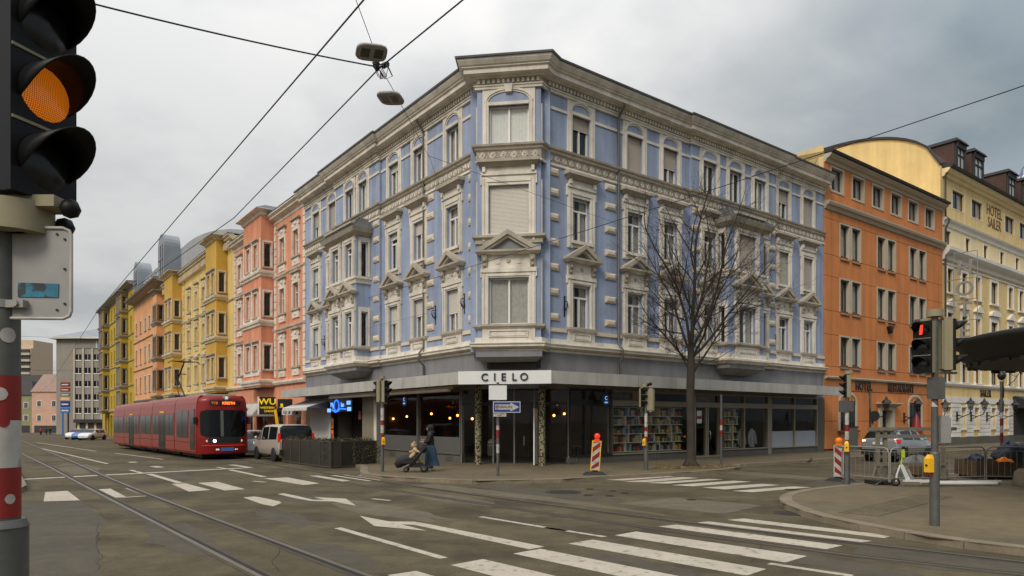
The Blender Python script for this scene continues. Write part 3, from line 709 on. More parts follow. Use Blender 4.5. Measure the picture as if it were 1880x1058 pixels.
def sur_arch(w, h, top, ww=.30, key=False):        # third floor: blind arch over the window
    m = MB(); a = w / 2; b = a + ww; zc = h + .14; rr = a + .02; ry = min(rr, top - zc - .22)
    for sx in (-1, 1):
        m.box(sx * a, sx * b, 0, .05, 0, zc); m.box(sx * (a + .08), sx * (a + .15), .05, .085, 0, zc)
    m.box(-a, a, -.08, .10, h, h + .13)
    n = 16; ro, roy = rr + .16, ry + .16
    def el(t, r1, r2): return (r1 * math.cos(t), zc + r2 * math.sin(t))
    ang = [math.pi * i / n for i in range(n + 1)]
    m.add([(0, .006, zc)] + [(el(t, rr, ry)[0], .006, el(t, rr, ry)[1]) for t in ang], [(0, i + 2, i + 1) for i in range(n)], 1)   # tympanum
    for r0, q0, r1, q1, y0, y1 in ((rr, ry, rr + .07, ry + .07, 0, .05), (rr + .07, ry + .07, ro, roy, 0, .09)):
        vs = []; 
        for t in ang:
            for (p1, p2), y in (((r0, q0), y0), ((r0, q0), y1), ((r1, q1), y1), ((r1, q1), y0)):
                x, z = el(t, p1, p2); vs.append((x, y, z))
        m.add(vs, [(4 * i + k, 4 * i + 4 + k, 4 * i + 4 + (k + 1) % 4, 4 * i + (k + 1) % 4) for i in range(n) for k in range(3)])
    vs = []
    for t in ang:                                   # spandrels out to the panel edge
        x, z = el(t, ro - .02, roy - .02); vs.append((x, .05, z)); vs.append((b if t <= math.pi / 2 else -b, .05, z) if False else ((max(-b, min(b, x / max(abs(x), 1e-6) * b)) if abs(x) > 1e-6 else 0), .05, z))
    h2 = n // 2
    for i in range(n): m.add([vs[2 * i], vs[2 * i + 1], vs[2 * i + 3], vs[2 * i + 2]], [(0, 1, 2, 3) if i >= h2 else (0, 1, 2, 3)])
    zt = zc + roy - .02
    m.box(-b, b, 0, .05, zt, top)
    for sx in (-1, 1): m.quad((sx * b, 0, zc), (sx * b, .05, zc), (sx * b, .05, zt), (sx * b, 0, zt))
    if key: m.frustum((-.13, .13, 0, .14, zc + ry - .05), (-.19, .19, 0, .18, top + .05))
    return m.mesh('window', ['cream_stucco', 'blue_plaster'])

# ------------------------------------------------------------------ the blue corner house
BH = thing('corner_house', 'four storey blue stucco corner house with cream window surrounds and cafe at street level', 'building', (CX, CY, 0))
def rel(p): return (p[0] - CX, p[1] - CY)
CF1, CF2 = Vector((-1.484, 29.45)), Vector((1.213, 29.07))
LEN_L, LEN_R = 22.6, 24.5
plan = [PL(22.6), PL(17.3), PL(17.3, .12), PL(11.4, .12), PL(11.4), PL(2.15), tuple(CF1), tuple(CF2), PR(1.98), PR(11.5), PR(11.5, .12), PR(19.0, .12), PR(19.0), PR(24.47)]
plan = [rel(p) for p in plan]
c_mid = ((CF1.x + CF2.x) / 2 - CX, (CF1.y + CF2.y) / 2 - CY)
Lw = [4.2, 7.3, 9.97, 13.46, 15.26, 18.1, 20.7]; Rw = [4.02, 7.46, 10.02, 12.98, 15.2, 17.46, 20.0, 22.63]
LOR = (12.55, 16.25, .95); ROR = (13.62, 16.72, .85)
OW = 1.05
Z1, H1 = 6.11, 1.9; Z2, H2 = 9.93, 1.91; Z4, H4 = 13.76, 1.69
s_hood = sur_hood(OW, H2); s_ped = sur_ped(OW, H1); s_arch = sur_arch(OW, H4, 2.42)
s_hood_n = sur_hood(.72, H2); s_ped_n = sur_ped(.72, H1)
# walls, storey fields (front sheets with openings), pavilion projections
def facade_walls(F, cent, length, s_from, ori, pavs):
    holes = []
    for s in cent:
        inor = ori[0] - .1 < s < ori[1] + .1
        holes.append(hole(F, s, Z4, OW, H4))
        if not inor: holes.append(hole(F, s, Z1, OW, H1)); holes.append(hole(F, s, Z2, OW, H2))
    for a, b, o in ((s_from, pavs[0], 0), (pavs[0], pavs[1], .12), (pavs[1], length, 0)):
        m = MB(); x0, x1 = sorted((F.g * a, F.g * b)); wall(m, x0, x1, 4.95, 16.25, holes, o)
        if o:
            for s in (a, b): m.add([(F.g * s, 0, 4.95), (F.g * s, o, 4.95), (F.g * s, o, 16.25), (F.g * s, 0, 16.25)], [(0, 1, 2, 3)])
        obj(m, 'wall', 'blue_plaster', BH, (0, 0, 0), F.a)
facade_walls(FL, Lw, LEN_L, 2.1, LOR, (11.4, 17.3)); facade_walls(FRr, Rw, LEN_R, 1.95, ROR, (11.5, 19.0))
# inner core and roof
core = [PL(22.6, -.33), PL(2.6, -.33), (CF1.x + .5, CF1.y + .6), (CF2.x - .2, CF2.y + .5), PR(2.5, -.33), PR(24.5, -.33), PR(24.5, -11), PR(11, -11), PL(22.6, -10)]
m = MB(); m.prism([rel(p) for p in core], 4.3, 16.6, 'z'); obj(m, 'inner_core', 'dark_room', BH)
m = MB(); rp = [rel(p) for p in ([PL(22.6, .5), PL(2.2, .5), (CF1.x, CF1.y - .4), (CF2.x, CF2.y - .4), PR(2.2, .5), PR(24.5, .5), PR(24.5, -11.3), PR(11, -11.3), PL(22.6, -10.3)])]
m.prism(rp, 16.6, 17.08, 'z'); obj(m, 'roof', 'roof_metal', BH)
# party walls
for F, s in ((FL, 22.6), (FRr, 24.47)):
    m = MB(); m.box(F.g * s - .02 * F.g, F.g * s, -10.5, 0, 0, 16.9); obj(m, 'party_wall', 'blue_grey_plaster', BH, (0, 0, 0), F.a)
# main cornice with dentils, architrave, impost band, scroll frieze, base cornice
m = MB(); sweep(m, plan, [(.02, 16.05), (.10, 16.07), (.10, 16.16), (.14, 16.18), (.14, 16.24), (.06, 16.25)]); obj(m, 'architrave', 'cream_stucco', BH)
m = MB(); sweep(m, plan, [(.03, 16.25), (.03, 16.45), (.26, 16.47), (.26, 16.53), (.52, 16.56), (.52, 16.74), (.60, 16.78), (.60, 16.82), (.66, 16.86), (.76, 17.00), (.78, 17.08), (.0, 17.10)]); obj(m, 'cornice', 'cream_stucco', BH)
m = MB(); sweep(m, plan, [(.72, 17.085), (.84, 17.09), (.86, 17.16), (.80, 17.20), (.0, 17.24)]); obj(m, 'roof_edge', 'roof_metal', BH)
m = MB()
for a, b in zip(plan, plan[1:]):
    A, B = Vector(a), Vector(b); L = (B - A).length
    if L < .5: continue
    d = (B - A) / L; n_ = Vector((d.y, -d.x)); k = int(L / .20)
    for i in range(k):
        p = A + d * ((i + .5) * L / k); m.T = Matrix(((d.x, n_.x, 0, p.x), (d.y, n_.y, 0, p.y), (0, 0, 1, 0), (0, 0, 0, 1))); m.box(-.055, .055, .03, .19, 16.28, 16.43)
m.T = None; tag(obj(m, 'dentil_row', 'cream_stucco', BH), kind='stuff')
m = MB(); sweep(m, plan, [(.0, 12.96), (.06, 12.98), (.06, 13.06), (.03, 13.08), (.03, 13.50), (.10, 13.52), (.12, 13.58), (.22, 13.62), (.24, 13.70), (.0, 13.74)], [0, 0, 0, 2, 0, 0, 1, 1, 1]); obj(m, 'frieze', ['cream_stucco', 'dirty_stucco', 'frieze_ground'], BH)
m = MB()                                            # running scrolls
for a, b in zip(plan, plan[1:]):
    A, B = Vector(a), Vector(b); L = (B - A).length
    if L < .5: continue
    d = (B - A) / L; n_ = Vector((d.y, -d.x)); k = max(1, int(L / .40))
    for i in range(k):
        p = A + d * ((i + .5) * L / k); m.T = Matrix(((d.x, n_.x, 0, p.x), (d.y, n_.y, 0, p.y), (0, 0, 1, 13.29), (0, 0, 0, 1)))
        pts = []
        for j in range(15):
            t = j / 14 * 4.2 * math.pi; r = .155 - .125 * j / 14; pts.append((r * math.cos(t + math.pi), .045, r * math.sin(t + math.pi)))
        m.tube(pts, .028, 4, 0, False); m.tube([(-.2, .045, .1), (-.15, .045, .02)], .022, 4, 0, False); m.tube([(.15, .045, -.08), (.2, .045, -.1)], .022, 4, 0, False)
m.T = None; tag(obj(m, 'scroll_ornament', 'cream_stucco', BH), kind='stuff')
m = MB(); sweep(m, plan, [(.0, 4.98), (.06, 5.0), (.06, 5.06), (.20, 5.10), (.26, 5.16), (.26, 5.24), (.32, 5.28), (.32, 5.32), (.08, 5.36), (.08, 5.54), (.0, 5.56)], [0, 0, 1, 1, 0, 0, 0, 0, 0, 0]); obj(m, 'base_cornice', ['cream_stucco', 'dirty_stucco'], BH)
def strips(F, edges, z0, z1, y1, name, mt, base=0.0):
    for a, b in edges:
        if b - a > .05: m = MB(); m.box(F.g * a, F.g * b, base, base + y1, z0, z1); obj(m, name, mt, BH, (0, 0, 0), F.a)
def gaps(cent, half, a, b):
    e = []; p = a
    for c in cent: e.append((p, c - half)); p = c + half
    e.append((p, b)); return e
for F, cent, ln, pv, orl, s0 in ((FL, Lw, LEN_L, (11.4, 17.3), LOR, 2.1), (FRr, Rw, LEN_R, (11.5, 19.0), ROR, 1.98)):
    for lo, hi, bo in ((s0, pv[0], 0), (pv[0], pv[1], .12), (pv[1], ln, 0)):
        cc = [c for c in cent if lo < c < hi]
        strips(F, gaps(cc, .83, lo, hi), 15.38, 15.50, .05, 'impost_band', 'cream_stucco', bo)
        c2 = [c for c in cc if not orl[0] < c < orl[1]]
        ed = gaps(c2, .87, lo, hi)
        ed = [q for q in sum([[(a, min(b, orl[0])), (max(a, orl[1]), b)] for a, b in ed], []) if q[1] - q[0] > .05]
        strips(F, ed, 5.86, 6.02, .07, 'sill_band', 'quoin_cream', bo)
# windows of the three storeys
rb = random.Random(3)
BL = {('L', 0, 1): .55, ('L', 1, 1): .42, ('L', 2, 1): .45, ('L', 5, 1): .5, ('L', 6, 1): .5, ('L', 1, 2): .30, ('L', 2, 2): .15, ('L', 6, 2): .45, ('L', 5, 2): .2, ('L', 6, 4): .5, ('L', 5, 4): 1.0, ('L', 1, 4): .1, ('L', 2, 4): .2, ('L', 0, 4): .0,
      ('R', 0, 4): .32, ('R', 1, 4): 1.0, ('R', 2, 4): .55, ('R', 6, 4): .42, ('R', 7, 4): 1.0, ('R', 3, 4): .1, ('R', 6, 2): 1.0, ('R', 7, 2): 1.0, ('R', 3, 2): .1}
for F, tagc, cent, orl, pv in ((FL, 'L', Lw, LOR, (11.4, 17.3)), (FRr, 'R', Rw, ROR, (11.5, 19.0))):
    for i, s in enumerate(cent):
        y = .12 if pv[0] < s < pv[1] else 0
        window(BH, F, s, Z4, OW, H4, s_arch, '2', BL.get((tagc, i, 4), 0), 'blind_beige' if tagc == 'R' or i in (5, 6) else 'blind_cream', rb.random() < .75, y)
        if orl[0] - .1 < s < orl[1] + .1: continue
        window(BH, F, s, Z2, OW, H2, s_hood, 't', BL.get((tagc, i, 2), 0), 'blind_beige' if tagc == 'R' else 'blind_cream', rb.random() < .8, y)
        window(BH, F, s, Z1, OW, H1, s_ped, 't', BL.get((tagc, i, 1), 0), 'blind_cream', rb.random() < .85, y)
# oriels on the two street fronts
def oriel(F, sp, front, side_s):
    a, b, o = sp; x0, x1 = sorted((F.g * a, F.g * b)); oz0, oz1 = 4.92, 12.45
    fw = [(F.g * s, w) for s, w in front]
    m = MB(); wall(m, x0, x1, oz0, oz1, [(x - w / 2, x + w / 2, z, z + h) for x, w in fw for z, h in ((Z1, H1), (Z2, H2))], o)
    for sg, xx in ((-1, x0), (1, x1)):             # flanks with a narrow window each
        m.T = Matrix(((0, sg, 0, xx), (-sg, 0, 0, 0), (0, 0, 1, 0), (0, 0, 0, 1))) if sg > 0 else Matrix(((0, -1, 0, xx), (1, 0, 0, 0), (0, 0, 1, 0), (0, 0, 0, 1)))
        u = (-o, .0) if sg > 0 else (0.0, o)
        c = sum(u) / 2
        wall(m, u[0], u[1], oz0, oz1, [(c - .19, c + .19, z, z + h) for z, h in ((Z1, H1), (Z2, H2))], 0, .2); m.T = None
    obj(m, 'oriel_wall', 'blue_plaster', BH, (0, 0, 0), F.a)
    m = MB(); m.box(x0 + .3, x1 - .3, 0, o - .33, oz0, oz1); obj(m, 'oriel_core', 'dark_room', BH, (0, 0, 0), F.a)
    m = MB(); m.frustum((x0 + .5, x1 - .5, 0, o - .55, 4.45), (x0 - .04, x1 + .04, 0, o + .04, 4.78)); m.box(x0 - .04, x1 + .04, .01, o + .04, 4.78, 4.98); obj(m, 'oriel_corbel', 'blue_grey_plaster', BH, (0, 0, 0), F.a)
    pl = [(x0, .01), (x0, o), (x1, o), (x1, .01)]; pl = pl[::-1]
    for nm, prof, mt in (('oriel_base', [(0, 4.98), (.14, 5.02), (.22, 5.12), (.28, 5.16), (.28, 5.26), (.10, 5.32), (.10, 5.54), (0, 5.56)], 'cream_stucco'), ('oriel_sill', [(0, 5.90), (.08, 5.92), (.16, 5.98), (.16, 6.05), (0, 6.08)], 'dirty_stucco'),
                         ('oriel_band', [(0, 9.52), (.08, 9.55), (.10, 9.72), (.18, 9.78), (.18, 9.88), (0, 9.91)], 'cream_stucco'), ('oriel_cornice', [(0, 12.10), (.10, 12.15), (.20, 12.26), (.34, 12.30), (.40, 12.42), (.44, 12.50), (0, 12.52)], 'dirty_stucco')):
        m = MB(); sweep(m, pl, prof); obj(m, nm, mt, BH, (0, 0, 0), F.a)
    m = MB(); e_ = .42; v = [(x0 - e_, .1, 12.51), (x1 + e_, .1, 12.51), (x1 + e_, o + e_, 12.51), (x0 - e_, o + e_, 12.51), (x0 + .25, .1, 13.2), (x1 - .25, .1, 13.2), (x1 - .25, o - .3, 13.2), (x0 + .25, o - .3, 13.2)]
    m.add(v, [(0, 1, 5, 4), (1, 2, 6, 5), (2, 3, 7, 6), (3, 0, 4, 7), (4, 5, 6, 7), (3, 2, 1, 0)])
    n = 9
    for i in range(n + 1): m.tube([(x0 - e_ + (x1 - x0 + 2 * e_) * i / n, o + e_, 12.53), (x0 + .25 + (x1 - x0 - .5) * i / n, o - .3, 13.22)], .025, 4)
    obj(m, 'oriel_roof', 'roof_metal', BH, (0, 0, 0), F.a)
    for s, w in front:
        nar = w < .9
        window(BH, F, s, Z2, w, H2, s_or2[w], 't' if not nar else '1', .12 if F is FL else 1.0 if w > 1.2 else 0, 'blind_beige', True, o)
        window(BH, F, s, Z1, w, H1, s_or1[w], 't' if w < 1.2 else '2', .08 if F is FL else 0, 'blind_cream', True, o)
    for sg, xx in ((-1, x0), (1, x1)):
        aa = F.a + (-math.pi / 2 if sg > 0 else math.pi / 2)
        for z, h in ((Z1, H1), (Z2, H2)):
            c, n_ = math.cos(F.a), math.sin(F.a); X, Y = xx, o / 2
            wi = lnk('window', s_side, BH, (X * c - Y * n_, X * n_ + Y * c, z), aa)
            lnk('window_frame', frame_mesh(.38, h, '1', 'white_frame', .05), wi, (0, .05, 0)); lnk('pane', pane_mesh(.28, h - .1, 'pane_glass'), wi, (0, -.12, .05))
def sur_plain(w, h, j=.16, y=.06, head=.2, sill=True, mats=('cream_stucco', 'dirty_stucco'), crown=False):
    m = MB(); a = w / 2
    for sx in (-1, 1): m.box(sx * a, sx * (a + j), 0, y, 0, h + head); m.box(sx * (a + j * .35), sx * (a + j * .6), y, y + .03, 0, h + head * .5)
    m.box(-a, a, 0, y, h, h + head)
    if crown: m.box(-a - j - .04, a + j + .04, 0, y + .06, h + head, h + head + .1, 1); m.box(-a - j - .1, a + j + .1, 0, y + .16, h + head + .1, h + head + .2, 1)
    if sill: m.box(-a - j - .03, a + j + .03, -.03, y + .09, -.10, 0, 1)
    return m.mesh('window', list(mats))
s_or2 = {w: sur_hood(w, H2) for w in (.95, 1.55)}; s_or1 = {w: sur_ped(w, H1) for w in (.95, 1.55)}
s_side = sur_plain(.38, H1, .16, .05, .25, True)
oriel(FL, LOR, [(13.45, .95), (15.30, .95)], None); oriel(FRr, ROR, [(15.17, 1.55)], None)
# corner bay: the chamfer carries its own projecting bay above the shop sign
wch = (CF2 - CF1).length; cb = ((CF1.x + CF2.x) / 2 - CX, (CF1.y + CF2.y) / 2 - CY)
CW = 1.72
m = MB(); hc = [(-CW / 2, CW / 2, z, z + h) for z, h in ((6.11, 1.98), (9.93, 2.08), (13.76, 1.62))]
wall(m, -wch / 2, wch / 2, 5.0, 16.25, hc); m.box(-wch / 2, -wch / 2 + .06, -.75, -.001, 5.0, 16.25); m.box(wch / 2 - .06, wch / 2, -.75, -.001, 5.0, 16.25)
obj(m, 'corner_bay_wall', 'blue_plaster', BH, (*cb, 0), AC)
for sx in (-1, 1):
    for za, zb in ((6.12, 8.9), (9.92, 12.2), (13.76, 15.4)):
        m = MB(); m.box(sx * (wch / 2 - .002), sx * (wch / 2 + .05), -.34, -.05, za, zb); obj(m, 'pilaster_strip', 'cream_stucco', BH, (*cb, 0), AC)
# infill between the bay and the right-hand front
for sx in (-1, 1): m = MB(); m.box(sx * (wch / 2 - .1), sx * (wch / 2 + .36), -.62, -.36, 5.0, 16.25); obj(m, 'bay_return_wall', 'blue_plaster', BH, (*cb, 0), AC)
m = MB(); m.frustum((-wch / 2 + .25, wch / 2 - .25, -.6, -.30, 4.55), (-wch / 2 - .02, wch / 2 + .02, -.6, .03, 4.74)); m.box(-wch / 2 - .05, wch / 2 + .05, -.6, .06, 4.74, 5.02); obj(m, 'bay_corbel', 'blue_grey_plaster', BH, (*cb, 0), AC)
FCc = Fr(AC, 1)
class FrO(Fr):
    def loc(s, S, o, z):
        a = Fr.loc(s, S, o, z); return (a[0] + cb[0], a[1] + cb[1], z)
FCo = FrO(AC, 1)
window(BH, FCo, 0, 6.11, CW, 1.98, sur_ped(CW, 1.98), '2', 0); window(BH, FCo, 0, 9.93, CW, 2.08, sur_hood(CW, 2.08), '2', 1.0, 'blind_cream'); window(BH, FCo, 0, 13.76, CW, 1.62, sur_arch(CW, 1.62, 2.42, .26, True), '2', 0, curtain=False, gm='pane_glass')
for z0, z1, mt in ((13.8, 15.34, 'net_curtain_and_sky_reflection'), (6.15, 8.05, 'curtain')):
    m = MB(); n = 60; vs = []
    for i in range(n + 1): vs += [(-CW / 2 + .03 + (CW - .06) * i / n, -.225 + .005 * math.sin(i * 1.3), z0), (-CW / 2 + .03 + (CW - .06) * i / n, -.225 + .005 * math.sin(i * 1.3), z1)]
    m.add(vs, [(2 * i, 2 * i + 2, 2 * i + 3, 2 * i + 1) for i in range(n)], 0, True); obj(m, 'drawn_curtain', mt, BH, (*cb, 0), AC)
pl = [(-wch / 2, -.7), (-wch / 2, 0), (wch / 2, 0), (wch / 2, -.7)][::-1]
for nm, prof in (('bay_sill', [(0, 5.92), (.08, 5.95), (.18, 6.0), (.18, 6.08), (0, 6.1)]), ('bay_band', [(0, 9.50), (.08, 9.53), (.08, 9.70), (.2, 9.78), (.2, 9.88), (0, 9.9)])):
    m = MB(); sweep(m, pl, prof); obj(m, nm, 'dirty_stucco', BH, (*cb, 0), AC)
# quoins
qm = MB(); qm.box(-.34, .34, 0, .05, -.15, .15); qm.add([(-.34, .05, -.15), (.34, .05, -.15), (.34, .05, .15), (-.34, .05, .15), (-.22, .10, -.05), (.22, .10, -.05), (.22, .10, .07), (-.22, .10, .07)], [(0, 1, 5, 4), (1, 2, 6, 5), (2, 3, 7, 6), (3, 0, 4, 7), (4, 5, 6, 7)])
qmesh = qm.mesh('quoin', 'quoin_cream')
for F, ss_, pv in ((FL, (2.55, 6.2, 11.78, 16.9), (11.4, 17.3)), (FRr, (2.36, 5.84, 11.9, 18.6), (11.5, 19.0))):
    for s in ss_:
        for z in (12.72, 11.85, 10.78, 9.71, 8.64, 7.57, 6.50):
            lnk('quoin', qmesh, BH, F.loc(s, .12 if pv[0] < s < pv[1] else 0, z), F.a)
# downpipes
for F, s in ((FRr, 6.3), (FL, 6.72)):
    m = MB(); m.tube([(F.g * s, .5, 16.5), (F.g * s, .16, 16.1), (F.g * s, .1, 15.9), (F.g * s, .1, 5.6), (F.g * s, .34, 5.3), (F.g * s, .34, 4.9), (F.g * s, .1, 4.7), (F.g * s, .1, 4.1)], .055, 8)
    obj(m, 'downpipe', 'galvanised', BH, (0, 0, 0), F.a)
# wall brackets that carry the overhead wires
bk = MB(); bk.box(-.05, .05, 0, .03, -.5, .5); bk.tube([(0, .02, .35), (0, .35, .3), (0, .42, .1), (0, .25, -.1), (0, .02, -.2)], .03, 6); bk.ball((0, .05, .58), .07, 8); bk.tube([(0, .05, -.1), (-.15, .15, 0), (-.1, .2, .2)], .025, 5); bk.tube([(0, .05, -.1), (.15, .15, 0), (.1, .2, .2)], .025, 5)
bkm = bk.mesh('wall_bracket', 'dark_metal')
for F, s, z in ((FL, 5.75, 7.0), (FL, 3.25, 7.2), (FL, 19.35, 6.9), (FRr, 3.05, 6.95), (FRr, 18.9, 6.7)): lnk('wall_bracket', bkm, BH, F.loc(s, 0, z), F.a).scale = (.7, .55, .8)
# ------------------------------------------------------------------ ground floor of the corner house: cafe, bar, bookshop
GF_CH = [PL(3.6), PR(3.36)]
gpl = [rel(p) for p in (PL(22.6), PL(2.5), PR(2.3), PR(24.47))]
m = MB(); sweep(m, gpl, [(-.25, 3.42), (-.02, 3.42), (-.02, 4.99)]); obj(m, 'upper_fascia', 'blue_grey_plaster', BH)
inner = [rel(p) for p in (PL(22.6, -.3), PL(3.2, -.3), PR(3.0, -.3), PR(24.4, -.3), PR(24.4, -6), (CX - 6 * nL[0] - 6 * nR[0], CY - 6 * nL[1] - 6 * nR[1]), PL(22.6, -6))]
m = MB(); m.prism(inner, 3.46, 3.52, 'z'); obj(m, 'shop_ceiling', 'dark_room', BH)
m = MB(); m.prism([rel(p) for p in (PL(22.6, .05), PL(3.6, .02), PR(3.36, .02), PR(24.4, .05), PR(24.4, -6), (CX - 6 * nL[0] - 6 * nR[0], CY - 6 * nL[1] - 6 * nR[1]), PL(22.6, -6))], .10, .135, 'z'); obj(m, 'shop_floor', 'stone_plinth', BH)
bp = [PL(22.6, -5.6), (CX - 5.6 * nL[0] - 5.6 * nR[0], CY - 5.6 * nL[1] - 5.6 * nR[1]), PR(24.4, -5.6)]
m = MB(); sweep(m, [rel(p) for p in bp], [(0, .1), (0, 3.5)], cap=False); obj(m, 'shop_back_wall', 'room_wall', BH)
for F, s in ((FL, 12.9), (FL, 18.2), (FRr, 5.95), (FRr, 18.7)):
    m = MB(); m.box(F.g * s - .06, F.g * s + .06, -5.5, -.35, .13, 3.46); obj(m, 'partition', 'room_wall', BH, (0, 0, 0), F.a)
# canopy: slab and separate fascia panels
cpl = [PL(22.75, 1.6), PL(1.2, 1.6), PR(.92, 1.6), PR(23.7, 1.6)]
m = MB(); sweep(m, [rel(p) for p in cpl], [(-1.63, 3.60), (-.06, 3.54), (-.03, 3.54), (-.03, 4.0), (-.1, 4.04), (-1.63, 4.10)]); obj(m, 'canopy', 'beige_metal', BH)
def panels(A, B, n, mt, name='fascia_panel', y=.0, z0=3.525, z1=4.03, gap=.012):
    A, B = Vector(A), Vector(B); L = (B - A).length; d = (B - A) / L; an = math.atan2(-d.y, -d.x)
    for i in range(n):
        m = MB(); w = L / n; m.box(-w / 2 + gap, w / 2 - gap, -.03, .015 + random.uniform(-.004, .004), z0, z1 + random.uniform(-.006, .006)); p = A + d * (i + .5) * w
        obj(m, name, mt, BH, (p.x - CX, p.y - CY, 0), an)
panels(cpl[0], cpl[1], 9, 'canopy_metal'); panels(cpl[2], cpl[3], 9, 'canopy_metal')
A, B = Vector(cpl[1]), Vector(cpl[2]); d = (B - A).normalized(); an = math.atan2(-d.y, -d.x); Mc = (A + B) / 2; nrm_ = Vector((d.y, -d.x))
m = MB(); Lc = (B - A).length
m.box(-Lc / 2 - .03, Lc / 2 + .03, -.02, .05, 3.515, 4.045); so = obj(m, 'sign_board', 'sign_white', BH, (Mc.x - CX, Mc.y - CY, 0), an)
for i, ch in enumerate('CIELO'):
    text('sign_letter', ch, .43, 'letter_navy', so, (.0 - (-.80 + [0, .42, .78, 1.22, 1.62][i]), .085, 3.78), 0, .022, off=.004)
# cafe columns with pebble coat
for px, py in ((878, 853), (995, 855)):
    x, y = G(px, py, .12); m = MB(); m.cyl((0, 0, 0), .145, 3.45, 20); obj(m, 'column', 'column_pebble', BH, (x - CX, y - CY, .12))
def shopfront(F, s0, s1, sill, top, mull, frost=None, fmt='frosted', rail=True, gm='shop_glass', plinth=True, fm='beige_metal'):
    a, b = sorted((F.g * s0, F.g * s1))
    if plinth:
        m = MB(); m.box(a, b, -.25, -.02, .0, sill - .06); obj(m, 'plinth', 'stone_plinth', BH, (0, 0, 0), F.a)
        m = MB(); m.box(a, b, -.25, .04, sill - .06, sill); obj(m, 'shop_sill', fm, BH, (0, 0, 0), F.a)
    if rail:
        m = MB(); m.box(a, b, -.2, .03, 2.72, 2.98); obj(m, 'transom_rail', fm, BH, (0, 0, 0), F.a)
    m = MB(); m.box(a, b, -.2, .02, 3.36, 3.45); obj(m, 'head_rail', fm, BH, (0, 0, 0), F.a)
    ms = [s0] + mull + [s1]
    for s in ms:
        m = MB(); m.box(F.g * s - .04, F.g * s + .04, -.18, .025, sill, 3.36); obj(m, 'mullion', fm, BH, (0, 0, 0), F.a)
    for p, q in zip(ms, ms[1:]):
        for z0, z1 in (((sill, 2.72), (2.98, 3.36)) if rail else ((sill, 3.36),)):
            m = MB(); x0, x1 = sorted((F.g * p, F.g * q)); m.box(x0 + .04, x1 - .04, -.09, -.08, z0, z1); obj(m, 'shop_pane', gm, BH, (0, 0, 0), F.a)
        if frost:
            m = MB(); m.box(x0 + .05, x1 - .05, -.079, -.070, sill, frost); obj(m, 'frosted_band', fmt, BH, (0, 0, 0), F.a)
shopfront(FL, 3.6, 11.5, .56, 3.36, [7.5], 1.28, 'frosted', False, fm='grey_metal')
shopfront(FRr, 3.36, 5.98, .50, 3.36, [4.3], None, rail=True, fm='dark_metal')
shopfront(FRr, 5.98, 11.7, .52, 3.36, [], None)
shopfront(FRr, 14.04, 18.46, .52, 3.36, [16.2], None)
shopfront(FRr, 18.79, 23.7, .52, 3.36, [21.2], 1.42, 'frosted_pale')
for F, a, b, mt in ((FL, 11.5, 12.0, 'grey_metal'), (FL, 12.0, 12.35, 'cream_stucco'), (FL, 12.35, 13.8, 'beige_metal'), (FRr, 18.46, 18.79, 'beige_metal'), (FRr, 23.7, 24.47, 'stone_plinth'), (FL, 21.9, 22.6, 'beige_metal'), (FL, 18.1, 18.35, 'dark_metal'), (FRr, 11.7, 12.0, 'beige_metal')):
    m = MB(); m.box(F.g * a, F.g * b, -.3, .02, .1, 3.45); obj(m, 'pier', mt, BH, (0, 0, 0), F.a)
# vents in the plinth
for F, s in ((FL, 9.9), (FL, 4.3), (FRr, 3.8), (FRr, 9.2)):
    for k in range(6):
        m = MB(); m.box(F.g * s + k * .11, F.g * s + k * .11 + .06, -.02, .005, .2, .42); obj(m, 'vent_slat', 'grey_metal', BH, (0, 0, 0), F.a)
# cafe entrance on the chamfer: glazed doors
A, B = Vector(PL(3.6)), Vector(PR(3.36)); d = (B - A).normalized(); an = math.atan2(-d.y, -d.x); Mc2 = (A + B) / 2; Le = (B - A).length
el = (Mc2.x - CX, Mc2.y - CY, 0)
m = MB(); m.box(-Le / 2, Le / 2, -.12, .0, 2.72, 2.86); obj(m, 'transom_rail', 'dark_metal', BH, el, an)
for x in (-Le / 2 + .05, -.9, .0, .95, Le / 2 - .05):
    m = MB(); m.box(x - .035, x + .035, -.1, .01, .13, 3.45); obj(m, 'mullion', 'grey_metal', BH, el, an)
for x0, x1 in ((-Le / 2, -.9), (-.9, 0), (0, .95), (.95, Le / 2)):
    m = MB(); m.box(x0 + .04, x1 - .04, -.06, -.05, .15, 3.4); obj(m, 'shop_pane', 'shop_glass', BH, el, an)
m = MB(); m.tube([(-.45, .07, .95), (-.45, .07, 1.35)], .018, 6); obj(m, 'door_handle', 'chrome', BH, el, an)
m = MB(); m.box(-1.05, -1.0, .02, 1.0, .14, 2.5); m.box(-1.05, -1.0, .02, 1.0, 2.5, 2.56); dr = obj(m, 'open_door_frame', 'white_frame', BH, el, an)
# bookshop door
m = MB(); F = FRr
for s in (12.05, 12.95, 13.1, 14.0): m.box(-s - .05, -s + .05, -.2, -.05, .13, 2.72)
m.box(-14.04, -12.0, -.2, .03, 2.72, 2.98); m.box(-14.04, -12.0, -.22, 0, .1, .22); m.box(-14.04, -12.0, -.2, .02, 3.36, 3.45); obj(m, 'door_frame', 'beige_metal', BH, (0, 0, 0), AR)
for a, b in ((12.1, 12.9), (13.15, 13.95)):
    m = MB(); m.box(-b, -a, -.13, -.12, .22, 2.72); obj(m, 'door_pane', 'shop_glass', BH, (0, 0, 0), AR)
m = MB(); m.box(-13.95, -12.1, -.13, -.12, 2.98, 3.36); obj(m, 'shop_pane', 'shop_glass', BH, (0, 0, 0), AR)
m = MB(); m.box(-12.62, -12.22, -.10, -.095, 1.9, 2.55); obj(m, 'door_notice', 'sign_white', BH, (0, 0, 0), AR)
m = MB(); m.box(-12.6, -12.24, -.094, -.09, 2.12, 2.28); obj(m, 'door_notice_band', 'band_red', BH, (0, 0, 0), AR)
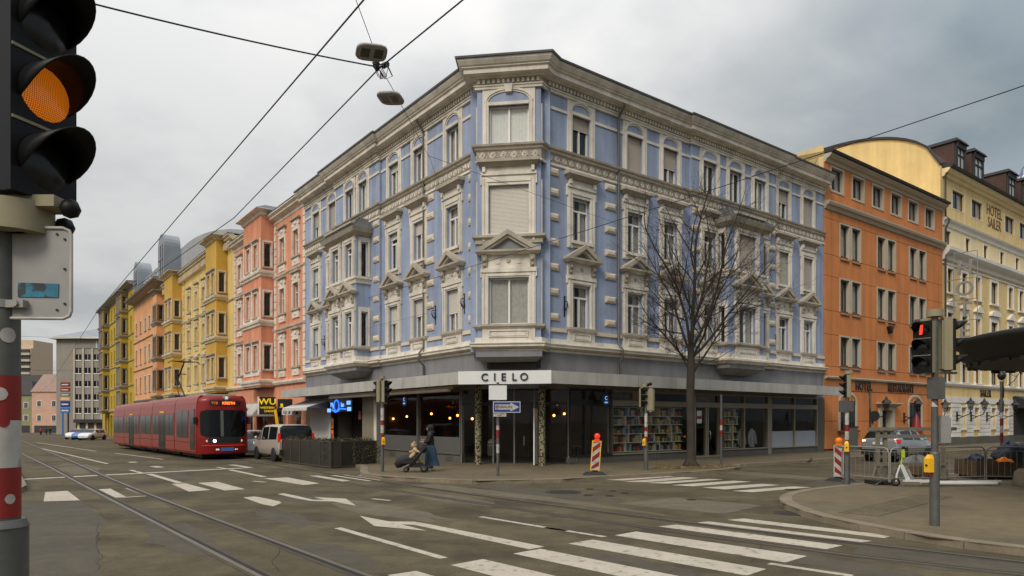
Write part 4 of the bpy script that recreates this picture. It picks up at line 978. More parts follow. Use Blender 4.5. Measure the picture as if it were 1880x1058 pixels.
m = MB(); m.tube([(-13.2, -.03, 1.0), (-13.2, .02, 1.1), (-13.2, .02, 1.4), (-13.2, -.03, 1.5)], .015, 6); obj(m, 'door_handle', 'chrome', BH, (0, 0, 0), AR)
# bar: dark recess, door leaf, posters, corrugated shutter, awnings
m = MB(); m.box(13.8, 18.1, -1.3, -1.2, .13, 3.45); obj(m, 'bar_back_wall', 'dark_room', BH, (0, 0, 0), AL)
for s, w, z0, z1, mt in ((15.0, .7, .15, 2.3, 'window_dark'), (16.8, .9, .9, 2.4, 'screen_glass')):
    m = MB(); m.box(s - w, s + w, -1.19, -1.14, z0, z1); m.box(s - w - .06, s - w, -1.19, -1.1, z0, z1 + .06); m.box(s + w, s + w + .06, -1.19, -1.1, z0, z1 + .06); obj(m, 'bar_door', mt, BH, (0, 0, 0), AL)
for s, z, h, mt in ((18.05, 2.55, .45, 'poster_warm'), (18.05, 1.55, .62, 'goods_5'), (18.05, .75, .7, 'beacon_orange'), (14.1, 2.1, .5, 'poster_warm')):
    m = MB(); m.box(s - .16, s + .16, .025, .05, z, z + h); m.box(s - .11, s + .11, .05, .055, z + h * .2, z + h * .7, 1); obj(m, 'bar_poster', [mt, 'goods_1'], BH, (0, 0, 0), AL)
m = MB(); n = 40
for i in range(n):
    x = 18.4 + i * 3.5 / n; m.prism([(x, -.02), (x + .03, .02), (x + .06, .02), (x + 3.5 / n, -.02)], .13, 3.2, 'z')
m.box(18.35, 21.9, -.06, -.021, .13, 3.45); tag(obj(m, 'corrugated_shutter', 'awning_stripe', BH, (0, 0, 0), AL), 'corrugated grey metal shutter')
m = MB(); m.tube([(2.6, 1.2, 3.36), (15.6, 1.2, 3.36)], .085, 10); m.box(2.6, 15.6, 1.0, 1.2, 3.4, 3.5); obj(m, 'rolled_awning', 'quoin_cream', BH, (0, 0, 0), AL)
aw = thing('awning', 'short white striped awning with scalloped valance over the shutter', 'awning', (*PL(17.9, 0), 3.4), AL)
m = MB(); m.add([(0, .02, -.0), (4.3, .02, 0), (4.3, 1.7, -.55), (0, 1.7, -.55), (0, .02, -.03), (4.3, .02, -.03), (4.3, 1.7, -.58), (0, 1.7, -.58)], [(0, 1, 2, 3), (7, 6, 5, 4), (0, 4, 5, 1), (1, 5, 6, 2), (2, 6, 7, 3), (3, 7, 4, 0)]); obj(m, 'cloth', 'awning_stripe', aw)
for i in range(14):
    m = MB(); w = 4.3 / 14; m.prism([(i * w, -.56), (i * w + w, -.56), (i * w + w, -.70), (i * w + w * .75, -.76), (i * w + w * .25, -.76), (i * w, -.70)], 1.7, 1.712, 'y'); obj(m, 'valance_flap', 'awning_stripe' if i % 2 else 'blind_cream', aw)
m = MB(); m.add([(0, .02, -.05), (0, 1.68, -.6), (0, .02, -.6)], [(0, 1, 2)]); m.tube([(.05, .02, -.7), (.05, 1.65, -.62)], .02, 6); obj(m, 'arm', 'awning_dark', aw)
ns = thing('neon_sign', 'blue neon bar sign with ring and swoosh under the canopy', 'neon sign', (*PL(15.9, .5), 2.9), AL)
m = MB(); m.box(-1.75, 1.75, -.05, -.02, -.35, .4); obj(m, 'backing', 'wu_black', ns)
m = MB(); m.tube([(.35 + .36 * math.cos(t), .03, .02 + .32 * math.sin(t)) for t in [2 * math.pi * i / 24 for i in range(25)]], .035, 6); obj(m, 'ring', 'neon_blue', ns)
m = MB(); m.tube([(1.0, .03, -.22), (.5, .03, -.36), (.15, .03, -.3), (-.2, .03, -.16), (-1.0, .03, -.2)], .04, 6); obj(m, 'swoosh', 'neon_blue', ns)
text('lettering', 'My', .42, 'neon_pale', ns, (.98, .03, .06), ext=.01); text('lettering', 'lan', .40, 'neon_pale', ns, (-.52, .03, .06), ext=.01)
for x, z in ((-1.35, .16), (-1.42, -.2), (1.5, -.25)):
    m = MB(); m.box(x - .24, x + .24, 0, .03, z - .11, z + .11); obj(m, 'light_tile', 'neon_pale', ns)
# round hanging cafe signs
for i, (F, s, z, lb) in enumerate(((FL, 8.15, 3.02, 'small round black cafe sign hanging behind the left shop glass'), (FRr, 5.2, 2.98, 'small drop shaped black cafe sign hanging right of the entrance'))):
    p = (PL if F is FL else PR)(s, .35); cs = thing('hanging_sign', lb, 'sign', (*p, z), F.a)
    m = MB(); m.cyl((0, -.03, 0), .27, .06, 20, axis='y'); m.box(-.06, .06, -.03, .03, .2, .5); obj(m, 'plate', 'letter_navy', cs)
    text('emblem', 'C', .24, 'neon_pale', cs, (0, .045, .06), ext=.004); text('wordmark', 'cielo', .12, 'neon_pale', cs, (0, .045, -.12), ext=.004)
# pendant lamps
lamp_pts = [('L', 722, 769, -1.4), ('L', 747, 765, -1.6), ('L', 768, 769, -1.2), ('L', 792, 760, -1.0), ('L', 826, 768, -2.6), ('L', 840, 763, -1.0), ('L', 867, 769, -1.3), ('R', 1023, 742, -1.2), ('R', 1017, 763, -1.6), ('R', 1036, 760, -3.0)]
def onplane(F, px, py, o):
    P, dd = (PL(0, o), dL) if F == 'L' else (PR(0, o), dR); rx = (px - 940) / 1270.
    t = (P[0] * dd[1] - P[1] * dd[0]) / (rx * dd[1] - dd[0]); return (rx * t, t, 2.05 - (py - 772) * t / 1270.)
bm_ = MB(); bm_.ball((0, 0, 0), .058, 10); bulb = bm_.mesh('bulb', 'lamp_glow')
where = ['leftmost, near the signal pole', 'second from the left', 'third from the left', 'above the woman with the stroller', 'small and far back beside the left column', 'large, left of the left column', 'just left of the entrance column', 'upper one right of the entrance', 'lower one right of the entrance', 'deep in the room right of the entrance']
for (F, px, py, o), wl in zip(lamp_pts, where):
    x, y, z = onplane(F, px, py, o); lp = thing('pendant_lamp', 'glowing orange cafe pendant lamp, ' + wl, 'lamp', (x, y, z), group='pendant lamps in the cafe')
    lnk('bulb', bulb, lp); m = MB(); m.cyl((0, 0, .05), .008, 3.46 - z - .05, 5); m.cyl((0, 0, .06), .03, .1, 8); obj(m, 'cable', 'dark_metal', lp)
# cafe furniture
for i, (F, s, o, lb) in enumerate(((FRr, 4.4, -.7, 'dark round cafe table inside the right corner window'), (FL, 5.2, -1.0, 'dark cafe table behind the frosted glass nearest the entrance'), (FL, 9.0, -1.0, 'dark cafe table behind the frosted glass by the hedge'))):
    p = (PL if F is FL else PR)(s, o); t_ = thing('cafe_table', lb, 'table', (*p, .135), group='cafe tables')
    m = MB(); m.cyl((0, 0, .72), .38, .03, 20); obj(m, 'top', 'wood', t_); m = MB(); m.cyl((0, 0, .03), .04, .69, 8); obj(m, 'stem', 'dark_metal', t_); m = MB(); m.cyl((0, 0, 0), .22, .03, 16); obj(m, 'foot', 'dark_metal', t_)
# bookshop shelves with goods
rg = random.Random(11)
def shelf(s0, s1, lb, rows, o=-.34, zt=2.66):
    p = PR(s0, o); t_ = thing('display_shelf', lb, 'shelf', (*p, 0), AR); Ls = s1 - s0; dz = (zt - .55) / rows
    for r_ in range(rows + 1): m = MB(); m.box(-Ls, 0, -.28, .05, .55 + r_ * dz, .575 + r_ * dz); obj(m, 'board', 'white_frame', t_)
    for r_ in range(rows):
        x = 0
        while x < Ls:
            m = MB(); m.box(-x - .012, -x + .012, -.28, .05, .575 + r_ * dz, .55 + (r_ + 1) * dz); obj(m, 'upright', 'white_frame', t_); x += rg.choice((.9, 1.1, 1.3))
    m = MB()
    for r_ in range(rows):
        x = .03
        while x < Ls - .1:
            w = rg.uniform(.04, .22); h = rg.uniform(.45, .92) * (dz - .05); dd = rg.uniform(.0, .12); z = .575 + r_ * dz
            if rg.random() < .9: m.box(-x - w, -x, -.2, .03 - dd, z, z + h, rg.randrange(10))
            x += w + rg.choice((.004, .01, .03))
    tag(obj(m, 'books', ['goods_%d' % i for i in range(10)], t_), kind='stuff')
    m = MB(); m.box(-Ls, 0, -.32, -.3, .5, zt); obj(m, 'back_panel', 'room_wall', t_)
shelf(6.1, 11.3, 'wide white shelf packed with books behind the shop glass left of the tree', 5); shelf(14.7, 16.1, 'narrow white shelf of books right of the bookshop door', 5)
for s0, w, z0, z1, mt, nm in ((6.2, 1.1, 3.0, 3.36, 'poster_warm', 'poster'), (7.5, 1.4, 3.0, 3.36, 'goods_5', 'poster'), (12.2, 1.6, 3.0, 3.36, 'poster_warm', 'poster'), (14.15, .45, .6, 2.6, 'poster_warm', 'poster')):
    m = MB(); m.box(-s0 - w, -s0, -.16, -.15, z0, z1); obj(m, 'shop_poster', mt, BH, (0, 0, 0), AR)
for i, (s, o, lb) in enumerate(((16.75, -.6, 'pale blue shirt on display, left of the pair'), (17.55, -.45, 'pale blue shirt on display, right and larger of the pair'))):
    t_ = thing('display_shirt', lb, 'shirt', (*PR(s, o), .55), AR); m = MB(); m.lathe((0, 0, 0), [(.20, 0), (.22, .2), (.24, .5), (.25, .78), (.2, .92), (.09, 1.0), (.08, 1.04)], 14); me = obj(m, 'torso', 'frosted_pale', t_); me.scale = (1, .6, 1)
    for sx in (-1, 1): m = MB(); m.tube([(sx * .2, 0, .88), (sx * .33, .02, .5), (sx * .34, .06, .15)], [.08, .07, .06], 8); obj(m, 'sleeve', 'frosted_pale', t_)
# ------------------------------------------------------------------ houses along the left-hand street
class Origin:                                       # facade frame whose parts hang on a house empty standing at PL(s0)
    def __init__(s, s0): s.s0 = s0; s.a = 0.0; s.g = 1
    def loc(s, S, o, z): return (S - s.s0, o, z)
def row_house(name, label, s0, s1, eave, wallm, trimm, frontwins, bays, rows, sur, base_z=4.6, depth=11, roofm='roof_metal', gfm=None, roof_h=.5, frame='white_frame', corn=.55, style='4', w=1.1, sidew=.55, bay_top=None, blinds=0, baym=None):
    B = thing(name, label, 'building', (*PL(s0), 0), AL); F = Origin(s0); L = s1 - s0
    hs = [(s - s0 - w / 2, s - s0 + w / 2, z, z + h) for s in frontwins for z, h in rows]
    m = MB(); wall(m, 0, L, base_z, eave, hs); obj(m, 'wall', wallm, B)
    m = MB(); m.box(0, L, -depth, -.33, base_z - .1, eave); obj(m, 'inner_core', 'dark_room', B)
    m = MB(); m.box(-.0, .02, -depth, -.001, base_z - 6, eave + .1); m.box(L - .02, L, -depth, -.001, base_z - 6, eave + .1); obj(m, 'party_wall', trimm, B)
    m = MB(); sweep(m, [(L, 0), (0, 0)], [(0, eave - .55), (.06, eave - .5), (.06, eave - .3), (.2, eave - .25), (corn * .7, eave - .15), (corn * .7, eave - .05), (corn, eave + .08), (corn, eave + .15), (0, eave + .2)]); obj(m, 'cornice', trimm, B)
    m = MB(); m.prism([(corn, eave + .2), (corn, eave + .26), (-depth * .5, eave + .2 + roof_h * 2), (-depth, eave + .2)], 0, L, 'x'); obj(m, 'roof', roofm, B)
    m = MB(); sweep(m, [(L, 0), (0, 0)], [(0, base_z), (.12, base_z + .05), (.2, base_z + .2), (.2, base_z + .3), (0, base_z + .35)]); obj(m, 'base_cornice', trimm, B)
    for z, h in rows[:-1]:
        m = MB(); sweep(m, [(L, 0), (0, 0)], [(0, z + h + .95), (.1, z + h + 1.0), (.14, z + h + 1.1), (0, z + h + 1.15)]); obj(m, 'string_course', trimm, B)
    rr = random.Random(int(s0))
    for s in frontwins:
        for z, h in rows: window(B, F, s, z, w, h, sur[h], style, blinds if rr.random() < .3 else 0, 'blind_cream', rr.choice((True, 'net', 'net', 'net', False)), 0, frame)
    for a, b, o, zt in bays:                        # rectangular bay with front pair and flank windows
        bw = .95; n = 2; cs = [a - s0 + (b - a) * (.29 + .42 * i) for i in range(n)]
        x0, x1 = a - s0, b - s0
        m = MB(); wall(m, x0, x1, base_z - .1, zt, [(c - bw / 2, c + bw / 2, z, z + h) for c in cs for z, h in rows], o)
        for sg, xx in ((-1, x0), (1, x1)):
            m.T = Matrix(((0, 1, 0, xx), (-1, 0, 0, 0), (0, 0, 1, 0), (0, 0, 0, 1))) if sg > 0 else Matrix(((0, -1, 0, xx), (1, 0, 0, 0), (0, 0, 1, 0), (0, 0, 0, 1)))
            u = (-o, 0.0) if sg > 0 else (0.0, o); c = sum(u) / 2
            wall(m, u[0], u[1], base_z - .1, zt, [(c - sidew / 2, c + sidew / 2, z, z + h) for z, h in rows], 0, .2); m.T = None
        obj(m, 'bay_wall', baym or wallm, B)
        m = MB(); m.box(x0 + .25, x1 - .25, -.3, o - .33, base_z - .1, zt); m.box(x0 + .05, x1 - .05, -.3, o - .05, base_z - .12, base_z - .02); obj(m, 'bay_core', 'dark_room', B)
        pl = [(x0, .01), (x0, o), (x1, o), (x1, .01)][::-1]
        for z in [base_z] + [z - .75 for z, h in rows[1:]] + [zt - .35]:
            big = z > zt - .5
            m = MB(); sweep(m, pl, [(0, z), (.1, z + .05), (.14, z + .2), (.22, z + .25), (.5 if big else .25, z + .38), (.5 if big else .25, z + .45), (0, z + .5)]); obj(m, 'bay_band', trimm, B)
        for z, h in rows:                           # sill panels and corner pilasters
            m = MB(); m.box(x0 + .3, x1 - .3, o, o + .06, z - .42, z - .05); obj(m, 'sill_panel', trimm, B)
            for xx in (x0 + .02, x1 - .24): m = MB(); m.box(xx, xx + .22, o, o + .05, z - .2, z + h + .3); obj(m, 'pilaster', trimm, B)
            m = MB(); m.box(-.11 + (x0 + x1) / 2, .11 + (x0 + x1) / 2, o, o + .05, z - .2, z + h + .3); obj(m, 'pilaster', trimm, B)
            for c in cs: window(B, F, c + s0, z, bw, h, sur[('b', h)], style, 0, curtain=rr.choice((True, 'net', 'net', False)), y=o, fm=frame)
            wi = lnk('window', sur[('s', h)], B, (x0, o / 2, z), math.pi / 2); lnk('window_frame', frame_mesh(sidew, h, '1', frame, .06), wi, (0, .05, 0)); lnk('pane', pane_mesh(sidew - .12, h - .12), wi, (0, -.12, .06))
        if zt > eave + .3: m = MB(); m.frustum((x0 - .4, x1 + .4, -2.5, o + .4, zt + .12), (x0, x1, -2.5, o - .3, zt + .45)); obj(m, 'bay_roof', roofm, B)
    if gfm:
        m = MB(); wall(m, 0, L, -1.5, base_z, [(x, x + 2.6, -1.5, 2.9) for x in [1.0 + i * 3.6 for i in range(int((L - 1.5) / 3.6))]], -.05, .6); obj(m, 'ground_floor_wall', gfm, B)
        m = MB(); m.box(0, L, -depth, -.66, -1.5, base_z - .12); obj(m, 'shop_interior', 'dark_room', B)
        for i in range(int((L - 1.5) / 3.6)):
            m = MB(); m.box(1.0 + i * 3.6, 3.6 + i * 3.6, -.3, -.29, -1, 2.9); obj(m, 'shop_pane', 'shop_glass', B)
            m = MB(); m.box(2.27 + i * 3.6, 2.33 + i * 3.6, -.34, -.26, -1, 2.9); obj(m, 'shop_mullion', 'dark_metal', B)
    return B
def sur_orn(w, h, mats, crown=.5, ped=False):       # richer surround with frieze panel and hood
    m = MB(); a = w / 2; j = .2
    for sx in (-1, 1): m.box(sx * a, sx * (a + j), 0, .08, -.1, h + .2); m.box(sx * (a + .05), sx * (a + .12), .08, .12, 0, h + .1); m.ball((sx * (a + .1), .1, h + .32), .1, 6, 0, (1, .6, 1.2))
    m.box(-a, a, 0, .08, h, h + .2); m.box(-a - .1, a + .1, 0, .09, h + .2, h + .2 + crown); m.ball((0, .1, h + .2 + crown / 2), .16, 8, 0, (1.6, .4, 1))
    m.box(-a - .3, a + .3, 0, .24, h + .2 + crown, h + .32 + crown, 1); m.box(-a - .25, a + .25, -.03, .18, -.12, 0, 1); m.box(-a - .1, a + .1, 0, .09, -.62, -.12); m.ball((0, .08, -.36), .13, 8, 0, (2.2, .4, 1))
    if ped: m.prism([(-a - .3, h + .32 + crown), (a + .3, h + .32 + crown), (0, h + .8 + crown)], 0, .2, 'y', 0)
    return m.mesh('window', list(mats))
RWS = [(5.8, 1.85), (9.75, 1.8), (13.4, 1.8)]
sal = {}
for h in (1.85, 1.8): sal[h] = sur_orn(1.1, h, ('salmon_trim', 'dirty_stucco')); sal[('b', h)] = sur_plain(.95, h, .1, .05, .14, True, ('salmon_trim', 'dirty_stucco'), True); sal[('s', h)] = sur_plain(.55, h, .1, .05, .14, True, ('salmon_trim', 'dirty_stucco'))
SH = row_house('salmon_house', 'salmon orange stucco house with white ornament and a square bay', 22.62, 39.5, 17.0, 'salmon', 'salmon_trim', [24.4, 27.2, 35.3, 37.8], [(29.1, 33.5, .95, 17.5)], RWS, sal, gfm='salmon', roof_h=.15)
# white rusticated pilaster strips at the salmon house's edges
for s in (22.85, 39.2, 34.05, 28.75):
    for k in range(20):
        m = MB(); m.box(-.2, .2, 0, .06, 0, .5); obj(m, 'quoin', 'salmon_trim', SH, (s - 22.62, 0, 5.2 + k * .56))
# salmon street-level signs
def sign_box(name, label, s, o, z, w, h, mt, rz=AL, d=.18):
    t_ = thing(name, label, 'sign', (*PL(s, o), z), rz); m = MB(); m.box(-w / 2, w / 2, -d, 0, 0, h); obj(m, 'panel', mt, t_); return t_
wu = sign_box('sign', 'black projecting money transfer sign with yellow WU lettering', 0, 0, 0, 1.1, 1.22, ['wu_black'], math.pi * 1.08); wu.location = onplane('L', 491, 761, 1.3)
m = MB(); m.box(.55, .66, -.2, .02, -.02, 1.24); obj(m, 'edge_frame', 'white_frame', wu)
text('lettering', 'WU', .58, 'wu_yellow', wu, (0, .012, .88), off=.012, sx=1.15); text('lettering', 'WESTERN', .21, 'wu_yellow', wu, (0, .012, .46), off=.004); text('lettering', 'UNION', .21, 'wu_yellow', wu, (-.14, .012, .22), off=.004)
s2 = sign_box('sign', 'black shop sign with small yellow emblem beside the money transfer sign', 0, 0, 0, .95, .85, ['wu_black'], math.pi * 1.05); s2.location = onplane('L', 523, 756, 1.0)
m = MB(); m.box(.12, .28, 0, .015, .34, .54); m.box(.06, .34, 0, .012, .28, .32); obj(m, 'emblem', 'wu_yellow', s2); text('lettering', 'WECHSEL', .12, 'wu_yellow', s2, (-.25, .012, .6)) if False else None
s3 = sign_box('sign', 'small white U sign below the black shop signs', 0, 0, 0, .8, .34, ['sign_white'], math.pi * 1.05); s3.location = onplane('L', 529, 762, 1.2)
text('lettering', 'U', .28, 'band_red', s3, (.2, .012, .17), off=.01); m = MB(); m.prism([(-.1, .08), (.0, .08), (-.05, .26), (-.12, .26)], 0, .012, 'y'); obj(m, 'emblem', 'band_red', s3)
s4 = sign_box('sign', 'round pale sign hanging by the salmon house corner', 0, 0, 0, .3, .2, ['wu_black'], math.pi * 1.05, .05); s4.location = onplane('L', 545, 763, .9)
m = MB(); m.cyl((0, -.05, .15), .30, .06, 22, axis='y'); obj(m, 'disc', 'salmon_trim', s4); m = MB(); m.cyl((0, .01, .15), .09, .02, 14, axis='y'); obj(m, 'disc_centre', 'band_red', s4)
s5 = thing('barrier_board', 'leaning yellow board rising behind the beige van', 'board', (*PL(23.6, 1.4), .12), AL); m = MB(); m.prism([(-.1, .6), (.2, .55), (1.1, 2.6), (.85, 2.7)], -.05, .05, 'y'); obj(m, 'board', 'push_yellow', s5); m = MB(); m.tube([(.1, 0, 0), (.1, 0, .7)], .03, 6); obj(m, 'foot', 'dark_metal', s5)
mq = thing('marquee', 'grey slanted shop marquee with red emblem beside the tram', 'marquee', (*PL(30.8, .2), 2.35), AL)
m = MB(); m.prism([(0, 0), (1.5, 0), (1.5, .12), (.9, .95), (0, 1.0)], -2.3, 2.6, 'x'); obj(m, 'hood', 'canopy_metal', mq); m = MB(); m.ball((.6, 1.32, .5), .5, 10, 0, (1.5, .3, .6)); obj(m, 'emblem', 'coat_red', mq)
for k in range(6): m = MB(); m.box(-2.32 + k * .0, -1.9, 1.52 - k * .11, 1.56 - k * .11, .14 + k * .14, .20 + k * .14); obj(m, 'slat', 'white_frame', mq)
OCH = {}
for h in (1.85, 1.8): OCH[h] = sur_orn(1.1, h, ('ochre_trim', 'dirty_stucco'), .55, False); OCH[('b', h)] = sur_plain(.95, h, .1, .05, .14, True, ('ochre_trim', 'dirty_stucco'), True); OCH[('s', h)] = sur_plain(.55, h, .1, .05, .14, True, ('ochre_trim', 'dirty_stucco'))
OC = row_house('ochre_house', 'ochre yellow stucco house with two bays and curved pediments behind the tram', 39.6, 68.9, 18.0, 'ochre_pale', 'ochre_trim', [47.2, 50.1, 53.1, 56.4, 67.2], [(41.7, 45.4, .95, 18.3), (60.0, 64.3, .95, 18.3)], RWS, OCH, gfm='ochre', baym='ochre', roof_h=-.1)
for s in (46.0, 58.9):                              # white quoins beside the bays
    for k in range(18): m = MB(); m.box(-.25, .25, 0, .06, 0, .5); obj(m, 'quoin', 'ochre_trim', OC, (s - 39.6, 0, 5.2 + k * .68))
for s in (50.1, 53.1, 56.4, 47.2):                  # round pediments of the first floor
    m = MB(); n = 10; m.prism([(-.75, 8.3)] + [(-.75 * math.cos(math.pi * i / n), 8.35 + .45 * math.sin(math.pi * i / n)) for i in range(n + 1)] + [(.75, 8.3)], 0, .22, 'y'); obj(m, 'round_pediment', 'ochre_trim', OC, (s - 39.6, 0, 0))
m = MB()
for k in range(int(29 / .5)): m.box(.3 + k * .5, .52 + k * .5, .06, .4, 17.05, 17.6)
tag(obj(m, 'bracket_row', 'ochre_trim', OC), kind='stuff')
for (a, b) in ((41.7, 45.4), (60.0, 64.3)): pass
PLN = {}
for h in (1.7, 2.2): PLN[h] = sur_plain(1.3, h, .1, .03, .1, True, ('salmon_trim', 'dirty_stucco')); PLN[('b', h)] = sur_plain(.95, h, .1, .03, .1, True, ('grey_metal', 'grey_metal')); PLN[('s', h)] = sur_plain(.55, h, .1, .03, .1, True, ('grey_metal', 'grey_metal'))
OR = row_house('orange_house', 'plain light orange house with grey window frames and blue metal dormers on the roof', 69.0, 91.4, 19.0, 'orange_paint', 'beige_metal', [73.5, 76.3, 79.1, 82.2, 85.8, 89.2], [(69.3, 71.6, .9, 17.6)], [(5.85, 2.2), (9.9, 2.2), (14.2, 1.7)], PLN, gfm='orange_paint', corn=1.3, w=1.3, frame='beige_metal', roof_h=.3)
# attic storey and barrel roof with end dormers
m = MB(); m.box(.4, 21.8, -5.0, -.6, 19.2, 22.0); at = obj(m, 'attic', 'roof_blue_grey', OR)
for k in range(9):
    m = MB(); m.box(1.2 + k * 2.3, 2.3 + k * 2.3, -.62, -.55, 19.7, 21.5); wi = obj(m, 'attic_window', 'white_frame', OR); m = MB(); m.box(1.3 + k * 2.3, 2.2 + k * 2.3, -.56, -.53, 19.8, 21.4); obj(m, 'pane', 'dark_glass', wi)
n = 16; prof = [(-.5 - 14.5 * i / n, 19.3 + 6.6 * math.sin(math.pi * (.12 + .62 * i / n)) ) for i in range(n + 1)]
prof = [(-.7, 19.2)] + [(-.7 - 8.6 * (1 - math.cos(math.pi / 2 * i / n)), 19.6 + 6.9 * math.sin(math.pi / 2 * i / n)) for i in range(n + 1)] + [(-19, 26.0), (-19, 19.2)]
m = MB(); m.prism(prof, .05, 22.2, 'x', smooth=True); obj(m, 'barrel_roof', 'roof_grey', OR)
for x0, w in ((.0, 3.6), (18.5, 3.6)):
    m = MB(); zz = 20.0; m.prism([(x0, 19.2), (x0, 23.2)] + [(x0 + w / 2 - w / 2 * math.cos(math.pi * i / 12), 23.2 + 1.6 * math.sin(math.pi * i / 12)) for i in range(13)] + [(x0 + w, 23.2), (x0 + w, 19.2)], -1.7, .15, 'y'); dm = obj(m, 'dormer', 'roof_blue_grey', OR)
    m = MB(); m.box(x0 + .6, x0 + w - .6, .15, .2, 19.8, 23.4); obj(m, 'dormer_window', 'dark_glass', dm); m = MB(); m.box(x0 + w / 2 - .05, x0 + w / 2 + .05, .15, .25, 19.8, 23.4); m.box(x0 + .5, x0 + w - .5, .15, .25, 21.6, 21.75); obj(m, 'dormer_frame', 'roof_blue_grey', dm)
OLR = [(3.9, 2.3), (7.6, 2.3), (11.5, 2.3), (15.3, 2.3), (19.0, 2.0)]
OL = {}
for h in (2.3, 2.0): OL[h] = sur_plain(1.0, h, .08, .03, .06, True, ('olive_yellow', 'ochre_trim')); OL[('b', h)] = sur_plain(.95, h, .12, .06, .15, True, ('grey_render', 'grey_metal'), True); OL[('s', h)] = sur_plain(.55, h, .1, .03, .1, True, ('grey_metal', 'grey_metal'))
row_house('olive_house', 'tall olive yellow house with stacked grey bay windows at the row end', 91.5, 127, 22.2, 'olive_yellow', 'grey_render', [94.0, 104.5, 107.5, 111, 114.5], [(97.0, 101.5, 1.0, 21.6), (117.5, 123, 1.0, 21.6)], OLR, OL, base_z=3.4, corn=1.0, gfm='olive_yellow', w=1.0, roof_h=.3)
# ------------------------------------------------------------------ the two hotels along the right-hand street
class OriginR:
    def __init__(s, s0): s.s0 = s0; s.a = 0.0; s.g = -1
    def loc(s, S, o, z): return (-(S - s.s0), o, z)
HO = thing('orange_hotel', 'orange panelled hotel with paired windows next to the blue corner house', 'building', (*PR(24.5), 0), AR); FH = OriginR(24.5)
def X(s): return -(s - 24.5)
LH = 17.35
tops = [26.0, 28.68, 31.4, 34.08, 36.76, 39.5]; pairs = [(26.95, 28.42), (31.9, 33.39), (36.78, 38.28)]
ZR = [(5.6, 1.78), (9.07, 1.98), (12.55, 2.02)]; PW = 1.12
arches = [(27.35, 2.0), (37.1, 2.0)]
holes = [(X(s) - .72, X(s) + .72, 16.55, 17.95) for s in tops] + [(X(s) - PW / 2, X(s) + PW / 2, z, z + h) for p in pairs for s in p for z, h in ZR]
holes += [(X(s) - w / 2, X(s) + w / 2, 1.45, 3.2) for s, w in arches] + [(X(32.6) - .75, X(32.6) + .75, -.2, 2.75)]
m = MB(); wall(m, X(41.85), 0, -.3, 18.5, holes, 0, .32, 0, 1); obj(m, 'wall', ['hotel_joint', 'hotel_stone'], HO)
m = MB(); m.box(X(41.85), 0, -12, -.34, -.3, 18.5); obj(m, 'inner_core', 'dark_room', HO)
m = MB(); m.box(-.02, 0, -12, -.001, -.3, 19.2); obj(m, 'gable_wall', 'hotel_yellow', HO)
m = MB(); m.prism([(0, 18.5), (0, 18.8), (-12, 20.2), (-12, 18.5)], X(41.85), 0, 'x'); obj(m, 'roof_gable', 'hotel_yellow', HO)
# cladding panels: own pieces with open joints, ribbed below the windows
xs = sorted(set([0, X(41.85)] + [X(s) for s in (25.3, 26.2, 29.2, 30.15, 31.1, 34.15, 35.1, 36.05, 39.05, 40.1)]))
zs = [.25, 2.0, 3.95, 4.85, 5.45, 7.45, 8.95, 11.1, 12.45, 14.7, 15.2]
hh = [(X(p[0]) - PW / 2 - .18, X(p[1]) - 0, z, z + h) for p in pairs for z, h in ZR]
def free(a, b, c, d, hs): 
    return not any(h[0] - .16 < b and h[1] + .16 > a and h[2] - .12 < d and h[3] + .05 > c for h in hs)
def panel(a, b, c, d, rib=False):
    if b - a < .08 or d - c < .08: return
    m = MB(); g = .014
    if rib:
        n = max(3, int((b - a) / .16)); w = (b - a) / n
        for i in range(n): m.box(a + i * w + .012, a + (i + 1) * w - .012, 0, .05, c + g, d - g)
        m.box(a + g, b - g, -.01, .03, c + g, d - g)
    else: m.box(a + g, b - g, -.01, .05, c + g, d - g)
    obj(m, 'cladding_panel', 'hotel_orange', HO)
for a, b in zip(xs, xs[1:]):
    for c, d in zip(zs, zs[1:]):
        # clip the panel around openings
        cut = [h for h in holes if h[0] - .1 < b and h[1] + .1 > a and h[2] - .1 < d and h[3] + .1 > c]
        if not cut: panel(a, b, c, d, (b - a) > 2.5 and c > 4.9); continue
        lo = min(h[0] for h in cut) - .1; hi = max(h[1] for h in cut) + .1; z0 = min(h[2] for h in cut) - .1; z1 = max(h[3] for h in cut) + .1
        panel(a, max(a, lo), c, d); panel(min(b, hi), b, c, d)
        if z0 > c: panel(max(a, lo), min(b, hi), c, z0, c > 4.9)
        if z1 < d: panel(max(a, lo), min(b, hi), z1, d)
# top storey field
ts = [0] + [X((a + b) / 2) for a, b in zip(tops, tops[1:])] + [X(41.85)]
for b, a, s in zip(ts, ts[1:], tops):
    for q in ((a, X(s) - .84, 15.75, 18.1), (X(s) + .84, b, 15.75, 18.1), (X(s) - .84, X(s) + .84, 15.75, 16.42), (X(s) - .84, X(s) + .84, 18.06, 18.1)):
        if q[1] - q[0] > .02 and q[3] - q[2] > .02: m = MB(); m.box(q[0], q[1], -.01, .05, q[2], q[3]); obj(m, 'plaster_field', 'hotel_orange', HO)
def sur_box(w, h, j=.12, y=.1, mt='hotel_stone', slope=None):
    m = MB(); a = w / 2
    m.box(-a - j, -a, 0, y, -j, h + j); m.box(a, a + j, 0, y, -j, h + j); m.box(-a, a, 0, y, h, h + j)
    if slope: m.add([(-a, -.14, 0), (a, -.14, 0), (a, .14, -.28), (-a, .14, -.28), (-a, -.14, -.3), (a, -.14, -.3)], [(0, 1, 2, 3), (0, 3, 4), (1, 5, 2), (3, 2, 5, 4)], 1)
    else: m.box(-a, a, 0, y, -j, 0)
    return m.mesh('window', [mt, 'stone_plinth'])
st = sur_box(1.44, 1.4, .13, .09)
